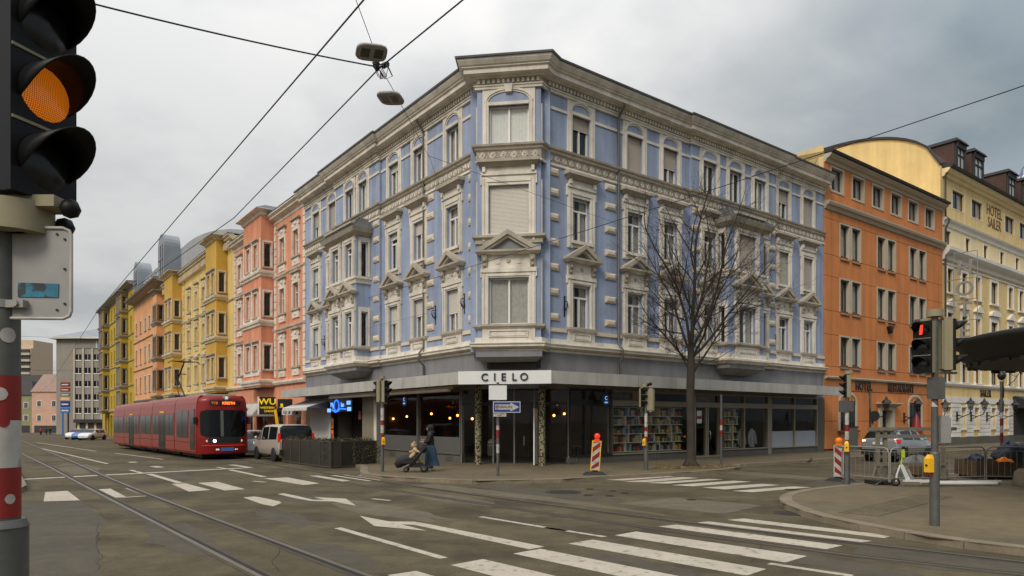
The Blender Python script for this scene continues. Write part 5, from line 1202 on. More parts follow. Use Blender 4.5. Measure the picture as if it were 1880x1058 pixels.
for i, s in enumerate(tops): window(HO, FH, s, 16.55, 1.44, 1.4, st, '2', 0, curtain=True, fm='window_dark')
sp = {h: sur_box(PW, h, .1, .09, slope=True) for z, h in ZR}
for p in pairs:
    for s in p:
        for z, h in ZR: window(HO, FH, s, z, PW, h, sp[h], '1', 0, curtain=(s * 7 + z) % 3 < 1.6, fm='window_dark', th=.1)
# cornices
for nm, prof, mt in (('cornice', [(0, 18.1), (.12, 18.15), (.2, 18.3), (.34, 18.35), (.5, 18.5), (.5, 18.58), (0, 18.6)], 'hotel_stone'), ('roof_edge', [(.1, 18.6), (.62, 18.6), (.66, 18.74), (0, 19.0)], 'roof_dark'),
                     ('string_course', [(0, 15.2), (.12, 15.25), (.2, 15.42), (.34, 15.48), (.4, 15.62), (.4, 15.68), (0, 15.75)], 'hotel_stone'), ('base_cornice', [(0, 4.62), (.2, 4.68), (.24, 4.78), (0, 4.86)], 'hotel_stone')):
    m = MB(); sweep(m, [(X(41.85), 0), (.02, 0)][::-1] if False else [(.02, 0), (X(41.85), 0)], prof); o = obj(m, nm, mt, HO)
m = MB(); m.box(X(41.85), 0, 0, .08, 3.96, 4.62); obj(m, 'name_board', 'hotel_brown', HO)
text('lettering', 'HOTEL', .80, 'letter_brown', HO, (X(29.35), .11, 4.3), ext=.03, off=.018, sx=.80, space=1.15); text('lettering', 'RESTAURANT', .80, 'letter_brown', HO, (X(34.75), .11, 4.3), ext=.03, off=.018, sx=.74, space=1.12)
# arched ground floor windows, doorway
for s, w in arches:
    m = MB(); a = w / 2; n = 12
    for sx in (-1, 1): m.box(sx * a, sx * (a + .18), 0, .1, 1.4, 3.2)
    pts = [(math.cos(math.pi * i / n), math.sin(math.pi * i / n)) for i in range(n + 1)]
    for i in range(n):
        p, q = pts[i], pts[i + 1]; m.prism([(a * p[0], 3.2 + .55 * p[1]), ((a + .18) * p[0], 3.2 + .73 * p[1]), ((a + .18) * q[0], 3.2 + .73 * q[1]), (a * q[0], 3.2 + .55 * q[1])], 0, .1, 'y')
    wi = obj(m, 'arched_window', 'hotel_stone', HO, (X(s), 0, 0))
    m = MB(); m.prism([(-a, 1.45), (a, 1.45), (a, 3.2)] + [(a * p[0], 3.2 + .55 * p[1]) for p in pts] + [(-a, 3.2)], .01, .03, 'y'); obj(m, 'pane', 'dark_glass', wi)
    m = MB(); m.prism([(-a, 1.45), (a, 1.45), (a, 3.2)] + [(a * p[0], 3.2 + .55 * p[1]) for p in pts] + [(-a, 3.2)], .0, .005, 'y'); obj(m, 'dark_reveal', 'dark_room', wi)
    m = MB(); 
    for x in (-.5, 0, .5): m.box(x * a * 1.0 - .035, x * a + .035, .03, .06, 1.45, 3.55)
    m.box(-a, a, .03, .06, 3.15, 3.22); obj(m, 'window_bars', 'window_dark', wi)
    m = MB(); m.box(-a - .25, a + .25, 0, .25, 1.28, 1.4); obj(m, 'sill', 'hotel_joint', wi)
m = MB(); 
for sx in (-1, 1): m.box(sx * .75, sx * 1.1, 0, .16, -.2, 3.0)
m.box(-.75, .75, 0, .16, 2.75, 3.0); m.frustum((-1.2, 1.2, 0, .3, 3.0), (-1.45, 1.45, 0, .55, 3.18)); m.box(-1.45, 1.45, 0, .55, 3.18, 3.26); dw = obj(m, 'doorway', 'hotel_stone', HO, (X(32.6), 0, 0)); m = MB(); m.box(-.1, .75, -.3, -.25, -.2, 2.75); obj(m, 'door', 'beige_metal', dw)
def lantern(parent, loc, rz=0.0, big=1.0):
    m = MB(); m.tube([(0, 0, -.2), (0, .35, -.3), (0, .7, -.15), (0, .75, .05)], .03, 6); m.tube([(0, 0, -.5), (0, .25, -.35), (0, .4, -.28)], .025, 5); m.box(-.08, .08, 0, .04, -.6, 0); ln = obj(m, 'wall_lantern', 'dark_metal', parent, loc, rz); ln.scale = (big,) * 3
    m = MB(); m.lathe((0, .75, .05), [(.03, 0), (.1, .03), (.19, .42), (.17, .44)], 6, smooth=False); obj(m, 'lantern_glass', 'lamp_glass', ln); m = MB(); m.lathe((0, .75, .49), [(.27, 0), (.16, .14), (.08, .18), (.06, .28), (0, .38)], 6, smooth=False); obj(m, 'lantern_cap', 'dark_metal', ln); m = MB(); m.ball((0, .75, .25), .05, 6); obj(m, 'lantern_bulb', 'frosted', ln)
for s in (30.6, 35.3, 39.9): lantern(HO, (X(s), .05, 2.6), 0, 1.25)
m = MB(); m.prism([(-.25, 0), (.25, 0), (0, -.5)], 0, .3, 'y'); obj(m, 'wall_bracket', 'dark_metal', HO, (X(32.9), .05, 8.55))
m = MB(); m.tube([(X(30.2), .12, 4.0), (X(30.2), .12, .3)], .06, 8); obj(m, 'downpipe', 'galvanised', HO)

HY = thing('yellow_hotel', 'pale yellow hotel with white cornices, brown roof dormers and a curved gable', 'building', (*PR(41.9), 0), AR); FY = OriginR(41.9)
def Y_(s): return -(s - 41.9)
LY = 62.0
topw = [44.95, 48.78, 56.25, 59.9]; smallw = [43.05, 46.85, 50.65, 54.4, 58.2, 61.5]; r3 = [43.3, 46.12, 48.86, 52.5, 56.4, 59.1, 61.3]
gw = [42.9, 45.85, 48.5, 52.2, 55.2]
hs = [(Y_(s) - 1.15, Y_(s) + 1.15, 18.85, 20.3) for s in topw] + [(Y_(s) - .48, Y_(s) + .48, 15.8, 16.9) for s in smallw] + [(Y_(s) - w / 2, Y_(s) + w / 2, z, z + h) for s in r3 for w, z, h in ((1.5 if s == 52.5 else 1.05, 12.05, 1.9), (1.5 if s == 52.5 else 1.05, 7.9, 2.6), (1.5 if s == 52.5 else 1.05, 5.1, 1.5))]
hs += [(Y_(s) - .5, Y_(s) + .5, 1.35, 3.1) for s in gw]
m = MB(); wall(m, Y_(LY), 0, -.3, 14.9, hs); wall(m, Y_(LY), 0, 14.9, 17.3, hs, mi=1); wall(m, Y_(LY), 0, 17.3, 21.5, hs); obj(m, 'wall', ['hotel_yellow', 'hotel_yellow_pale'], HY)
m = MB(); m.box(Y_(LY), -.0, -11, -.34, -.3, 21.5); obj(m, 'inner_core', 'dark_room', HY)
# curved gable rising over the lower hotel
n = 18; gp_ = [(0, 17), (0, 21.7)] + [(-.2 - 13.5 * i / n, 21.7 + 4.0 * math.sin(math.acos(max(0, 1 - (13.5 * i / n) / 9.0))) ) for i in range(1, n + 1)] + [(-13.7, 17)]
m = MB(); m.prism(gp_, -.02, .3, 'x'); gb = obj(m, 'curved_gable', 'hotel_yellow', HY)
m = MB(); m.prism([(a, b + .02) for a, b in gp_[1:-1]] + [(a, b + .22) for a, b in gp_[1:-1]][::-1], -.15, .45, 'x'); obj(m, 'gable_coping', 'roof_dark', HY)
m = MB(); m.prism([(.5, 21.5)] + [(a, b - .1) for a, b in gp_[1:-1]] + [(-13.7, 21.5)], Y_(LY), -.1, 'x'); obj(m, 'roof', 'roof_brown', HY)
for nm, prof, mt in (('cornice', [(0, 20.9), (.15, 20.95), (.25, 21.15), (.4, 21.2), (.55, 21.4), (.55, 21.5), (0, 21.55)], 'hotel_yellow_pale'), ('roof_edge', [(.05, 21.5), (.72, 21.5), (.78, 21.68), (.3, 21.95), (0, 22.0)], 'roof_dark'),
                     ('upper_band', [(0, 17.15), (.1, 17.2), (.14, 17.5), (.3, 17.6), (.34, 17.72), (0, 17.8)], 'hotel_white'), ('main_cornice', [(0, 14.5), (.14, 14.55), (.2, 14.8), (.45, 15.0), (.6, 15.2), (.62, 15.45), (0, 15.55)], 'hotel_white'), ('frieze_line', [(0, 14.2), (.08, 14.22), (.08, 14.32), (0, 14.34)], 'hotel_white'), ('ground_cornice', [(0, 4.72), (.12, 4.75), (.2, 4.9), (.2, 4.98), (0, 5.04)], 'hotel_white')):
    m = MB(); sweep(m, [(.03, 0), (Y_(LY), 0)], prof); obj(m, nm, mt, HY)
sT = sur_box(2.3, 1.45, .06, .02, 'hotel_white'); sS = sur_box(.96, 1.1, .07, .03, 'hotel_white')
def sur_y(w, h, ped=None):
    m = MB(); a = w / 2; j = .22
    for sx in (-1, 1): m.box(sx * a, sx * (a + j), 0, .07, 0, h + .2); m.box(sx * (a + .06), sx * (a + .12), .07, .1, 0, h + .1)
    m.box(-a, a, 0, .07, h, h + .2); m.box(-a - j - .08, a + j + .08, -.03, .2, -.12, 0)
    if ped:
        m.box(-a - .15, a + .15, 0, .06, h + .2, h + .5); m.box(-a - j - .12, a + j + .12, 0, .25, h + .5, h + .6); b = a + j + .12
        if ped == 'round': k = 10; m.prism([(-b, h + .6)] + [(-b * math.cos(math.pi * i / k), h + .6 + .42 * math.sin(math.pi * i / k)) for i in range(k + 1)], 0, .25, 'y')
        else: m.prism([(-b, h + .6), (b, h + .6), (0, h + 1.1)], 0, .25, 'y'); m.prism([(-b + .25, h + .62), (b - .25, h + .62), (0, h + .95)], .25, .252, 'y', 1)
    return m.mesh('window', ['hotel_white', 'hotel_yellow_pale'])
for s in topw: window(HY, FY, s, 18.85, 2.3, 1.45, sT, '2', fm='window_dark', curtain=True)
for s in smallw: window(HY, FY, s, 15.8, .96, 1.1, sS, '1', fm='window_dark')
for s in r3:
    w = 1.5 if s == 52.5 else 1.05
    window(HY, FY, s, 12.05, w, 1.9, cached(('y3', w), lambda: sur_y(w, 1.9)), '2', fm='window_dark', curtain=True)
    window(HY, FY, s, 7.9, w, 2.6, cached(('y2', w), lambda: sur_y(w, 2.6, 'round' if w > 1.2 else 'tri')), '4', fm='window_dark', curtain=True)
    window(HY, FY, s, 5.1, w, 1.5, cached(('y1', w), lambda: sur_y(w, 1.5)), '2', fm='window_dark')
for s in gw: window(HY, FY, s, 1.35, 1.0, 1.75, cached('yg', lambda: sur_box(1.0, 1.75, .1, .12, 'hotel_white')), '4', fm='white_frame', th=.09)
# white rusticated ground floor: courses cut by the windows
for k in range(9):
    z0 = .72 + k * .335
    edges = [0] + [v for s in gw for v in (Y_(s) + .62, Y_(s) - .62)] + [Y_(56.9)]
    for a, b in zip(edges[0::2], edges[1::2]):
        if z0 > 3.1: continue
        m = MB(); m.box(b, a, 0, .09, z0 + .02, z0 + .315); obj(m, 'rusticated_course', 'hotel_white', HY)
m = MB(); m.box(Y_(56.9), 0, 0, .088, 3.45, 3.9); obj(m, 'rusticated_course', 'hotel_white', HY)
m = MB(); m.box(Y_(LY), 0, 0, .12, -.3, .70); obj(m, 'plinth', 'stone_plinth', HY)
text('lettering', 'SAILER', .82, 'letter_brown', HY, (Y_(50.6), .03, 4.3), ext=.03, off=.014, space=1.2, sx=.82)
text('lettering', 'HOTEL', 1.25, 'hotel_brown_dark', HY, (Y_(52.55), .02, 20.05), ext=.015, sx=.9); text('lettering', 'SAILER', 1.25, 'hotel_brown_dark', HY, (Y_(52.6), .02, 19.0), ext=.015, sx=.82)
for s in (44.4, 47.2, 50.6, 54.1): lantern(HY, (Y_(s), .1, 2.75), 0, 1.3)
m = MB(); m.tube([(Y_(42.15), .5, 21.5), (Y_(42.15), .15, 21.0), (Y_(42.15), .15, 17.9), (Y_(42.15), .45, 17.5), (Y_(42.15), .15, 16.9), (Y_(42.15), .15, 4.9)], .07, 8); obj(m, 'downpipe', 'window_dark', HY)
# dormers
for i, (a, b, zt) in enumerate(((46.1, 48.1, 25.2), (49.7, 52.0, 25.2), (57.7, 59.8, 25.2), (61.5, 63.7, 25.2))):
    x0, x1 = Y_(b), Y_(a); w = x1 - x0
    m = MB(); m.box(x0, x1, -6.5, -.7, 21.6, zt - .3); dm = obj(m, 'dormer', 'roof_brown', HY)
    m = MB(); m.frustum((x0 - .15, x1 + .15, -6.6, -.35, zt - .32), (x0 - .05, x1 + .05, -6.6, -.5, zt - .05)); obj(m, 'dormer_roof', 'roof_dark', dm)
    m = MB(); m.box(x0 + .35, x1 - .35, -.70, -.66, 22.1, zt - .75); obj(m, 'dormer_pane', 'painted_sky_pane', dm)
    m = MB()
    for x in (x0 + .05, x1 - .35): m.box(x, x + .3, -.72, -.55, 21.9, zt - .35)
    m.box((x0 + x1) / 2 - .05, (x0 + x1) / 2 + .05, -.68, -.58, 22.1, zt - .75); m.box(x0 + .35, x1 - .35, -.68, -.58, zt - 1.35, zt - 1.27); m.box(x0 + .05, x1 - .05, -.72, -.5, zt - .75, zt - .34); obj(m, 'dormer_frame', 'roof_dark', dm)
    m = MB(); m.tube([(x1 - .02, -.4, zt - .4), (x1 - .02, -.62, zt - .8), (x1 - .02, -.62, 22)], .04, 6); obj(m, 'dormer_downpipe', 'window_dark', dm)
# dark awning over the hotel passage and vertical neon letters
m = MB(); m.prism([(0, 4.2), (.2, 4.25), (2.4, 3.3), (2.4, 3.0), (.1, 3.2)], Y_(LY), Y_(57.0), 'x'); obj(m, 'passage_awning', 'tarp_dark', HY)
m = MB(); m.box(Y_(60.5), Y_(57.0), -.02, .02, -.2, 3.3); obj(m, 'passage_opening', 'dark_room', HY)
vs_ = thing('vertical_sign', 'vertical sign of separate grey HOTEL letters on a thin frame', 'sign', (*PR(42.6, .2), 0), AR)
for i, ch in enumerate('HOTEL'):
    me = text_mesh(ch, 1.6, .05, off=.015); me.transform(Matrix.Rotation(-math.pi / 2, 4, 'Z') @ TXF); me.materials.clear(); me.materials.append(MATS['sign_back']); lnk('sign_letter', me, vs_, (0, 1.1, 13.7 - i * 1.62))
m = MB()
for y in (.35, 1.95): m.tube([(0, y, 14.9), (0, y, 6.2)], .03, 5)
for z in (14.9, 12.9, 11.3, 9.7, 8.1, 6.4): m.tube([(0, -.1, z), (0, 1.95, z)], .03, 5)
obj(m, 'frame', 'sign_back', vs_)
gs = thing('guesthouse_sign', 'wrought iron bracket sign reading GASTHOF beneath the dark kiosk roof', 'sign', (*PR(55.4, .1), 5.75), AR)
m = MB(); m.tube([(0, 0, .9), (0, 2.2, .9)], .04, 6); m.tube([(0, 0, -.6), (0, .5, -.2), (0, .9, .5), (0, 1.6, .85)], .03, 6); m.tube([(0, .6 + .3 * math.cos(t), .5 + .3 * math.sin(t)) for t in [i * .5 for i in range(12)]], .025, 5); obj(m, 'bracket', 'dark_metal', gs)
m = MB(); m.box(-2.0, 1.1, 2.15, 2.22, -.15, .65); m.box(-1.9, .2, 2.15, 2.22, -.95, -.35); obj(m, 'board', 'sign_white', gs)
text('lettering', 'GASTHOF', .46, 'letter_navy', gs, (-.4, 2.235, .1), off=.006); text('lettering', 'SAILERS', .26, 'letter_navy', gs, (-.4, 2.235, .45)); text('lettering', 'ZUM SAILER', .22, 'letter_navy', gs, (-.85, 2.235, -.65))

# ------------------------------------------------------------------ far background
def block(name, label, cat='building', loc=(0, 0, 0), rz=0): return thing(name, label, cat, loc, rz)
GB = block('office_building', 'grey rendered office block with cream pillared window grid down the street', loc=(-108.7, 165, -1.5))
m = MB(); m.box(0, 5.0, 0, 26, 0, 23); obj(m, 'stair_wall', 'grey_render', GB)
m = MB(); m.box(5.0, 20, .02, 26, 3.4, 23); obj(m, 'rear_block', 'grey_render', GB)
wz = [5.1 + i * 3.15 for i in range(5)]; wxs = [5.3 + .75 + i * 2.15 for i in range(6)]
m = MB(); m.T = Matrix(((-1, 0, 0, 0), (0, -1, 0, 0), (0, 0, 1, 0), (0, 0, 0, 1))); wall(m, -19, -5.0, 3.8, 20.5, [(-x - .72, -x + .72, z, z + 1.5) for x in wxs for z in wz], 1.2); m.T = None; obj(m, 'grid_wall', 'grey_render', GB)
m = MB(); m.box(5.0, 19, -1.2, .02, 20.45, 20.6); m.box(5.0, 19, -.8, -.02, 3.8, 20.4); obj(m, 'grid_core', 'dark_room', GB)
m = MB(); m.box(5.0, 19, -1.5, 0, 3.0, 3.8); obj(m, 'shop_canopy', 'roof_dark', GB); m = MB(); m.box(5.0, 19, -.6, 0, -1, 3.0); obj(m, 'shop_front', 'window_dark', GB)
for i in range(8):
    m = MB(); m.box(5.0 + i * 2.15 - .05, 5.0 + i * 2.15 + .3, -1.45, -1.2, 3.8, 20.6); obj(m, 'pillar', 'grey_pillar', GB)
    if i < 7: m = MB(); m.box(5.5 + i * 2, 6.0 + i * 2, -.75, -.6, -1, 3.0); obj(m, 'shop_pillar', 'hotel_yellow', GB)
for x in wxs:
    for z in wz:
        m = MB(); m.box(x - .72, x + .72, -1.12, -1.05, z + .15, z + 1.5); wi = obj(m, 'window', 'dark_glass', GB); m = MB(); m.box(x - .75, x + .75, -1.3, -1.1, z - .05, z + .15); obj(m, 'sill', 'white_frame', wi); m = MB(); m.box(x - .04, x + .04, -1.15, -1.12, z + .1, z + 1.5); obj(m, 'mullion', 'white_frame', wi)
m = MB(); m.box(9.5, 12.2, -.05, .1, 20.8, 22.5); wi = obj(m, 'window', 'white_frame', GB); m = MB(); m.box(9.7, 10.7, -.1, 0, 20.9, 22.4); m.box(10.9, 11.9, -.1, 0, 20.9, 22.4); obj(m, 'pane', 'roof_blue_grey', wi)
m = MB(); m.frustum((-1.2, 21, -1.2, 27, 22.95), (-1.0, 20.5, -1.0, 26.5, 23.35)); obj(m, 'eave', 'grey_pillar', GB); m = MB(); m.frustum((-.9, 20.5, -.9, 26.5, 23.35), (8, 13, 9, 16, 27.2)); obj(m, 'roof', 'roof_blue_grey', GB)
for k in range(6):                                   # street side piers
    for j in range(7): m = MB(); m.box(-.3, 0, 1 + j * 3.6, 3.2 + j * 3.6, 4 + k * 3.15, 6 + k * 3.15); obj(m, 'side_window', 'grey_pillar', GB)
m = MB(); m.box(-.2, 0, 1, 25, 0, 3.4); obj(m, 'arcade', 'window_dark', GB)
PY = thing('pylon_sign', 'tall street pylon sign with red, yellow and blue panels', 'sign', (-92.7, 142, -1.0)); PY.scale = (.47, .5, .60)
for i, (mt, z, h) in enumerate((('band_red', 16.6, 1.6), ('band_red', 14.9, 1.4), ('goods_6', 13.2, 1.4), ('push_yellow', 12.0, 1.0), ('sign_blue', 9.6, 2.2), ('neon_pale', 7.6, 1.9))): m = MB(); m.box(0, 4.0, 0, .5, z, z + h - .1); obj(m, 'panel', mt if mt != 'neon_pale' else 'car_blue', PY); m = MB(); m.box(.5, 3.4, -.02, 0, z + h * .35, z + h * .55); obj(m, 'lettering_bar', 'sign_white', PY)
for x in (.6, 3.0): m = MB(); m.box(x, x + .5, .05, .45, 0, 7.6); obj(m, 'post', 'car_blue' if x < 1 else 'dark_metal', PY)
TW = block('apartment_tower', 'distant tan slab block with ribbon balconies above the roofs', loc=(-330, 420, 3))
m = MB(); m.box(-40, 38, 0, 20, 0, 43); m.box(5, 38, 2, 20, 43, 48); obj(m, 'slab', 'tower_tan', TW)
for k in range(9): m = MB(); m.box(-40, 36 if k < 6 else 25, -.4, .1, 30 - k * 4.0 + 12.6, 32.4 - k * 4 + 12.6) if False else m.box(-40, 37.5, -.6, .1, 9 + k * 3.9, 11 + k * 3.9); obj(m, 'window_ribbon', 'window_dark', TW); m = MB(); m.box(-40, 38, -1.6, 0, 7.4 + k * 3.9, 8.8 + k * 3.9); obj(m, 'balcony', 'grey_pillar', TW)
def townhouse(label, x, y, w, h, mt, roofm, nx, nz, z0=-2.4, roof=4, gable=False):
    t_ = block('townhouse', label, loc=(x, y, z0)); m = MB(); m.box(0, w, 0, 10, 0, h); obj(m, 'wall', mt, t_)
    m = MB()
    if gable: m.prism([(-.3, h), (w + .3, h), (w * .72, h + roof), (w * .28, h + roof)], -.4, 10, 'y')
    else: m.frustum((-.4, w + .4, -.4, 10.4, h), (2, w - 2, 3, 8, h + roof))
    obj(m, 'roof', roofm, t_)
    for i in range(nx):
        for j in range(nz):
            cx_ = (i + .5) * w / nx; zz = 4.2 + j * (h - 4.4) / nz; m = MB(); m.box(cx_ - .75, cx_ + .75, -.1, 0, zz, zz + 2); wi = obj(m, 'window', 'white_frame', t_); m = MB(); m.box(cx_ - .55, cx_ - .05, -.14, -.1, zz + .15, zz + 1.85); m.box(cx_ + .05, cx_ + .55, -.14, -.1, zz + .15, zz + 1.85); obj(m, 'pane', 'window_dark', wi)
    m = MB(); m.box(.8, w - .8, -.1, 0, 0, 2.8); obj(m, 'shopfront', 'window_dark', t_); return t_
townhouse('green townhouse with dark hipped roof at the far street end', -165.5, 222, 11.5, 12.6, 'green_paint', 'roof_dark', 3, 2, roof=4.5)
townhouse('pink townhouse with rose mansard roof at the far street end', -152, 219, 14, 13.5, 'pink_paint', 'roof_rose', 3, 2, roof=5.5, gable=True)
bk_ = townhouse('wide ochre house with long dark roof and skylights behind the townhouses', -196, 262, 46, 15.8, 'olive_yellow', 'roof_dark', 9, 3, roof=6, gable=False)
for x in (18, 25): m = MB(); m.add([(x, .25, 17.0), (x + 3, .25, 17.0), (x + 3, 1.5, 19.2), (x, 1.5, 19.2), (x, .4, 16.9), (x + 3, .4, 16.9), (x + 3, 1.65, 19.1), (x, 1.65, 19.1)], [(0, 1, 2, 3), (7, 6, 5, 4), (0, 4, 5, 1), (1, 5, 6, 2), (2, 6, 7, 3), (3, 7, 4, 0)]); obj(m, 'skylight', 'sign_white', bk_)
# snowy mountain beyond the hotels
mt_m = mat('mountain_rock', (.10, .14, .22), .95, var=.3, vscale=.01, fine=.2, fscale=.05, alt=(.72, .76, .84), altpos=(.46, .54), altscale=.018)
m = MB(); nx, ny = 60, 14; rm = random.Random(5); vs, fs = [], []
def hgt(u, v):
    r = 0
    for k, a in ((3, .5), (7, .28), (15, .16), (31, .08), (60, .05)): r += a * math.sin(k * u * 3 + 1.7 * k + v * k * .7) * math.cos(k * v * 1.3 + k)
    return r
for j in range(ny):
    v = j / (ny - 1)
    for i in range(nx):
        u = i / (nx - 1); a = R(18) + u * R(50); d = 2600 + v * 1500; pk = math.exp(-((a - R(42)) / R(9)) ** 2)
        z = (150 + 1400 * pk * (1 + .14 * hgt(u * 2, v * 2)) ) * math.sin(v * math.pi * .62) + rm.uniform(-18, 18) * v; vs.append((d * math.sin(a), d * math.cos(a), z - 20))
fs = [(j * nx + i, j * nx + i + 1, (j + 1) * nx + i + 1, (j + 1) * nx + i) for j in range(ny - 1) for i in range(nx - 1)]
m.add(vs, fs); tag(obj(m, 'mountain', mt_m), 'snow streaked mountain ridge beyond the hotels', kind='structure')
# ------------------------------------------------------------------ tram
fT = Vector((.615, -.788)); aT = math.atan2(fT.y, fT.x)
TR = thing('tram', 'red low floor articulated tram with dark windscreen coming down the street', 'tram', (-15.05, 36.3, 0), aT)
def sect(x): return x
def hull(m, x0, x1, hw=1.3, z0=.28, z1=3.32, mi=0):
    prof = [(-hw * .96, z0), (-hw, z0 + .12), (-hw, 2.5), (-hw * .965, 3.0), (-hw * .92, 3.22), (-hw * .82, z1 + .04), (hw * .82, z1 + .04), (hw * .92, 3.22), (hw * .965, 3.0), (hw, 2.5), (hw, z0 + .12), (hw * .96, z0)]
    m.prism(prof, x0, x1, 'x', mi)
mods = [(-.62, -5.34), (-5.46, -11.64), (-11.76, -15.74), (-15.86, -22.04), (-22.16, -27.2)]
drop = [0, -.02, -.05, -.09, -.13]
for i, (a, b) in enumerate(mods):
    m = MB(); hull(m, b, a); md = obj(m, 'car_module', 'tram_red_side', TR, (0, 0, drop[i]))
    for sy in (-1, 1):
        y0 = sy * 1.3; y1 = sy * 1.315
        if i == 0: wins = [(-2.2, -4.85, 1.1, 2.6)]
        elif i in (1, 3): wins = [(a - .25, a - 2.3, 1.2, 2.42), (a - 4.3, b + .2, 1.2, 2.42)]
        else: wins = [(a - .25, b + .25, 1.2, 2.42)]
        for w0, w1, z0, z1 in wins: m = MB(); m.box(w0, w1, y0, y1, z0, z1); wi = obj(m, 'side_window', 'tram_window', md) if 'tram_window' in MATS else obj(m, 'side_window', mat('tram_window', (.016, .016, .016), .15, var=.3, vscale=1.5, spec=.3), md); m = MB(); m.box((w0 + w1) / 2 - .02, (w0 + w1) / 2 + .02, y0, sy * 1.32, z0, z1); obj(m, 'window_bar', 'rubber', wi)
        if i in (1, 3):
            d0 = a - 2.4
            for k in range(2): m = MB(); m.box(d0 - k * .9, d0 - k * .9 - .84, y0, sy * 1.325, .36, 2.45); dr = obj(m, 'door', 'tram_window', md); m = MB(); m.box(d0 - k * .9 - .40, d0 - k * .9 - .44, y0, sy * 1.34, .4, 2.4); obj(m, 'door_edge', 'rubber', dr)
            m = MB(); m.box(d0 - .3, d0 - 1.4, y0, sy * 1.325, 2.52, 2.62); obj(m, 'door_lamp', 'push_yellow', md)
        if i == 0: m = MB(); m.box(-.85, -1.75, y0, y1 + sy * .004, .5, 2.65); obj(m, 'cab_door', 'tram_window', md)
        m = MB(); m.box(a - .05, b + .05, sy * 1.3, sy * 1.307, .86, .89); obj(m, 'trim_line', 'rubber', md)
    m = MB(); m.box(a - .1, b + .1, -.75, .75, 3.32, 3.45); obj(m, 'roof_cover', 'canopy_metal', md)
    m = MB(); m.box(a - .2, b + .2, -.95, .95, .10, .3); obj(m, 'underframe', 'rubber', md)
    if i in (0, 2, 4):
        for x in ((a + b) / 2 - .9, (a + b) / 2 + .9): m = MB(); m.cyl((x, -.62, .30), .29, 1.24, 16, axis='y'); obj(m, 'wheelset', 'dark_metal', md)
for i in range(4):
    m = MB(); x0 = mods[i][1]; hull(m, x0 - .14, x0 + .02, 1.22, .35, 3.22); obj(m, 'bellows', 'rubber', TR, (0, 0, drop[i]))
def fx(y, z):
    t = min(1, abs(y) / 1.2); lean = .16 * max(0, z - 1.15) + (.10 * (.75 - z) if z < .75 else 0); rf = .22 * max(0, (z - 3.1) / .3) ** 2
    return -.50 * t ** 3.2 - lean * .55 - rf
def hwz(z): return 1.3 if z < 2.5 else 1.3 - .05 * ((z - 2.5) / .5) if z < 3.0 else 1.25 - .17 * ((z - 3.0) / .36) ** 1.8
def patch(m, y0, y1, z0, z1, off=0.0, ny=18, nz=10, rnd=0.0):
    vs, fs = [], []
    for j in range(nz + 1):
        z = z0 + (z1 - z0) * j / nz
        for i in range(ny + 1):
            y = y0 + (y1 - y0) * i / ny
            if rnd:                                  # round the corners of the patch
                ez = min((z - z0), (z1 - z)); 
                if ez < rnd: s_ = 1 - (rnd - math.sqrt(max(0, rnd * rnd - (rnd - ez) ** 2))) / ((y1 - y0) / 2); yc = (y0 + y1) / 2; y = yc + (y - yc) * s_
            hw = hwz(z); yy = max(-hw, min(hw, y * (hw / 1.2)))
            vs.append((fx(y, z) + off, yy, z))
    for j in range(nz):
        for i in range(ny): a = j * (ny + 1) + i; fs.append((a, a + 1, a + ny + 2, a + ny + 1))
    m.add(vs, fs, 0, True)
m = MB(); patch(m, -1.2, 1.2, .28, 3.36, 0, 26, 34); m.add([(-.62, sy * 1.3, z) for sy, z in ((-1, .28), (1, .28), (1, 2.5), (.82, 3.34), (-.82, 3.34), (-1, 2.5))], [(0, 1, 2, 3, 4, 5)]); nose = obj(m, 'front_shell', 'tram_red', TR)
m = MB(); patch(m, -1.06, 1.06, 1.18, 2.60, .012, 20, 14, .22); obj(m, 'windscreen', mat('tram_screen', (.008, .008, .009), .08, var=.3, vscale=2, spec=.22), nose)
m = MB(); patch(m, -.75, .75, .86, 1.18, .010, 16, 4, .05); obj(m, 'black_panel', 'rubber', nose)
m = MB(); patch(m, -1.02, 1.02, .73, .755, .03, 16, 1); obj(m, 'bumper_line', 'beacon_red', nose)
m = MB(); patch(m, -1.1, 1.1, .32, .70, .035, 18, 4, .08); obj(m, 'bumper', 'tram_red', nose)
m = MB(); patch(m, -.70, .80, 2.80, 3.10, .012, 14, 4, .03); obj(m, 'display_panel', 'wu_black', nose)
def front_text(t, y, z, size, mt):
    me = text_mesh(t, size, .002, off=.004); me.transform(Matrix(((0, 0, 1, 0), (1, 0, 0, 0), (0, 1, 0, 0), (0, 0, 0, 1)))); me.materials.clear(); me.materials.append(MATS[mt])
    for v in me.vertices: v.co.x += fx(v.co.y + y, z) + .02
    lnk('display_text', me, nose, (0, y, z))
front_text('STB', -.48, 2.95, .19, 'beacon_orange'); front_text('KREITH', .22, 2.95, .20, 'led_orange')
for y, z, r_, mt in ((-.86, .98, .055, 'lamp_dim'), (-.52, .98, .075, 'lamp_white'), (.86, .98, .06, 'lamp_dim'), (-.42, .53, .05, 'lamp_dim'), (-.34, .53, .045, 'lamp_dim'), (.52, .53, .05, 'lamp_dim'), (.60, .53, .045, 'lamp_dim')):
    m = MB(); m.cyl((fx(y, z) - .03, y, z), r_, .075, 12, axis='x'); m.cyl((fx(y, z) - .03, y, z), r_ * 1.3, .055, 12, mi=1, axis='x'); obj(m, 'headlight', [mt, 'chrome'], nose)
m = MB(); m.cyl((fx(.1, 3.22) - .12, .1, 3.24), .14, .2, 16, axis='x'); m.cyl((fx(.1, 3.22) - .1, .1, 3.24), .085, .2, 12, mi=1, axis='x'); obj(m, 'roof_lamp', ['beige_metal', 'lamp_dim'], nose)
m = MB(); y0 = -.12; m.box(.0, .055, -.22, .42, .44, .62); pt = obj(m, 'number_plate', 'car_blue', nose); 
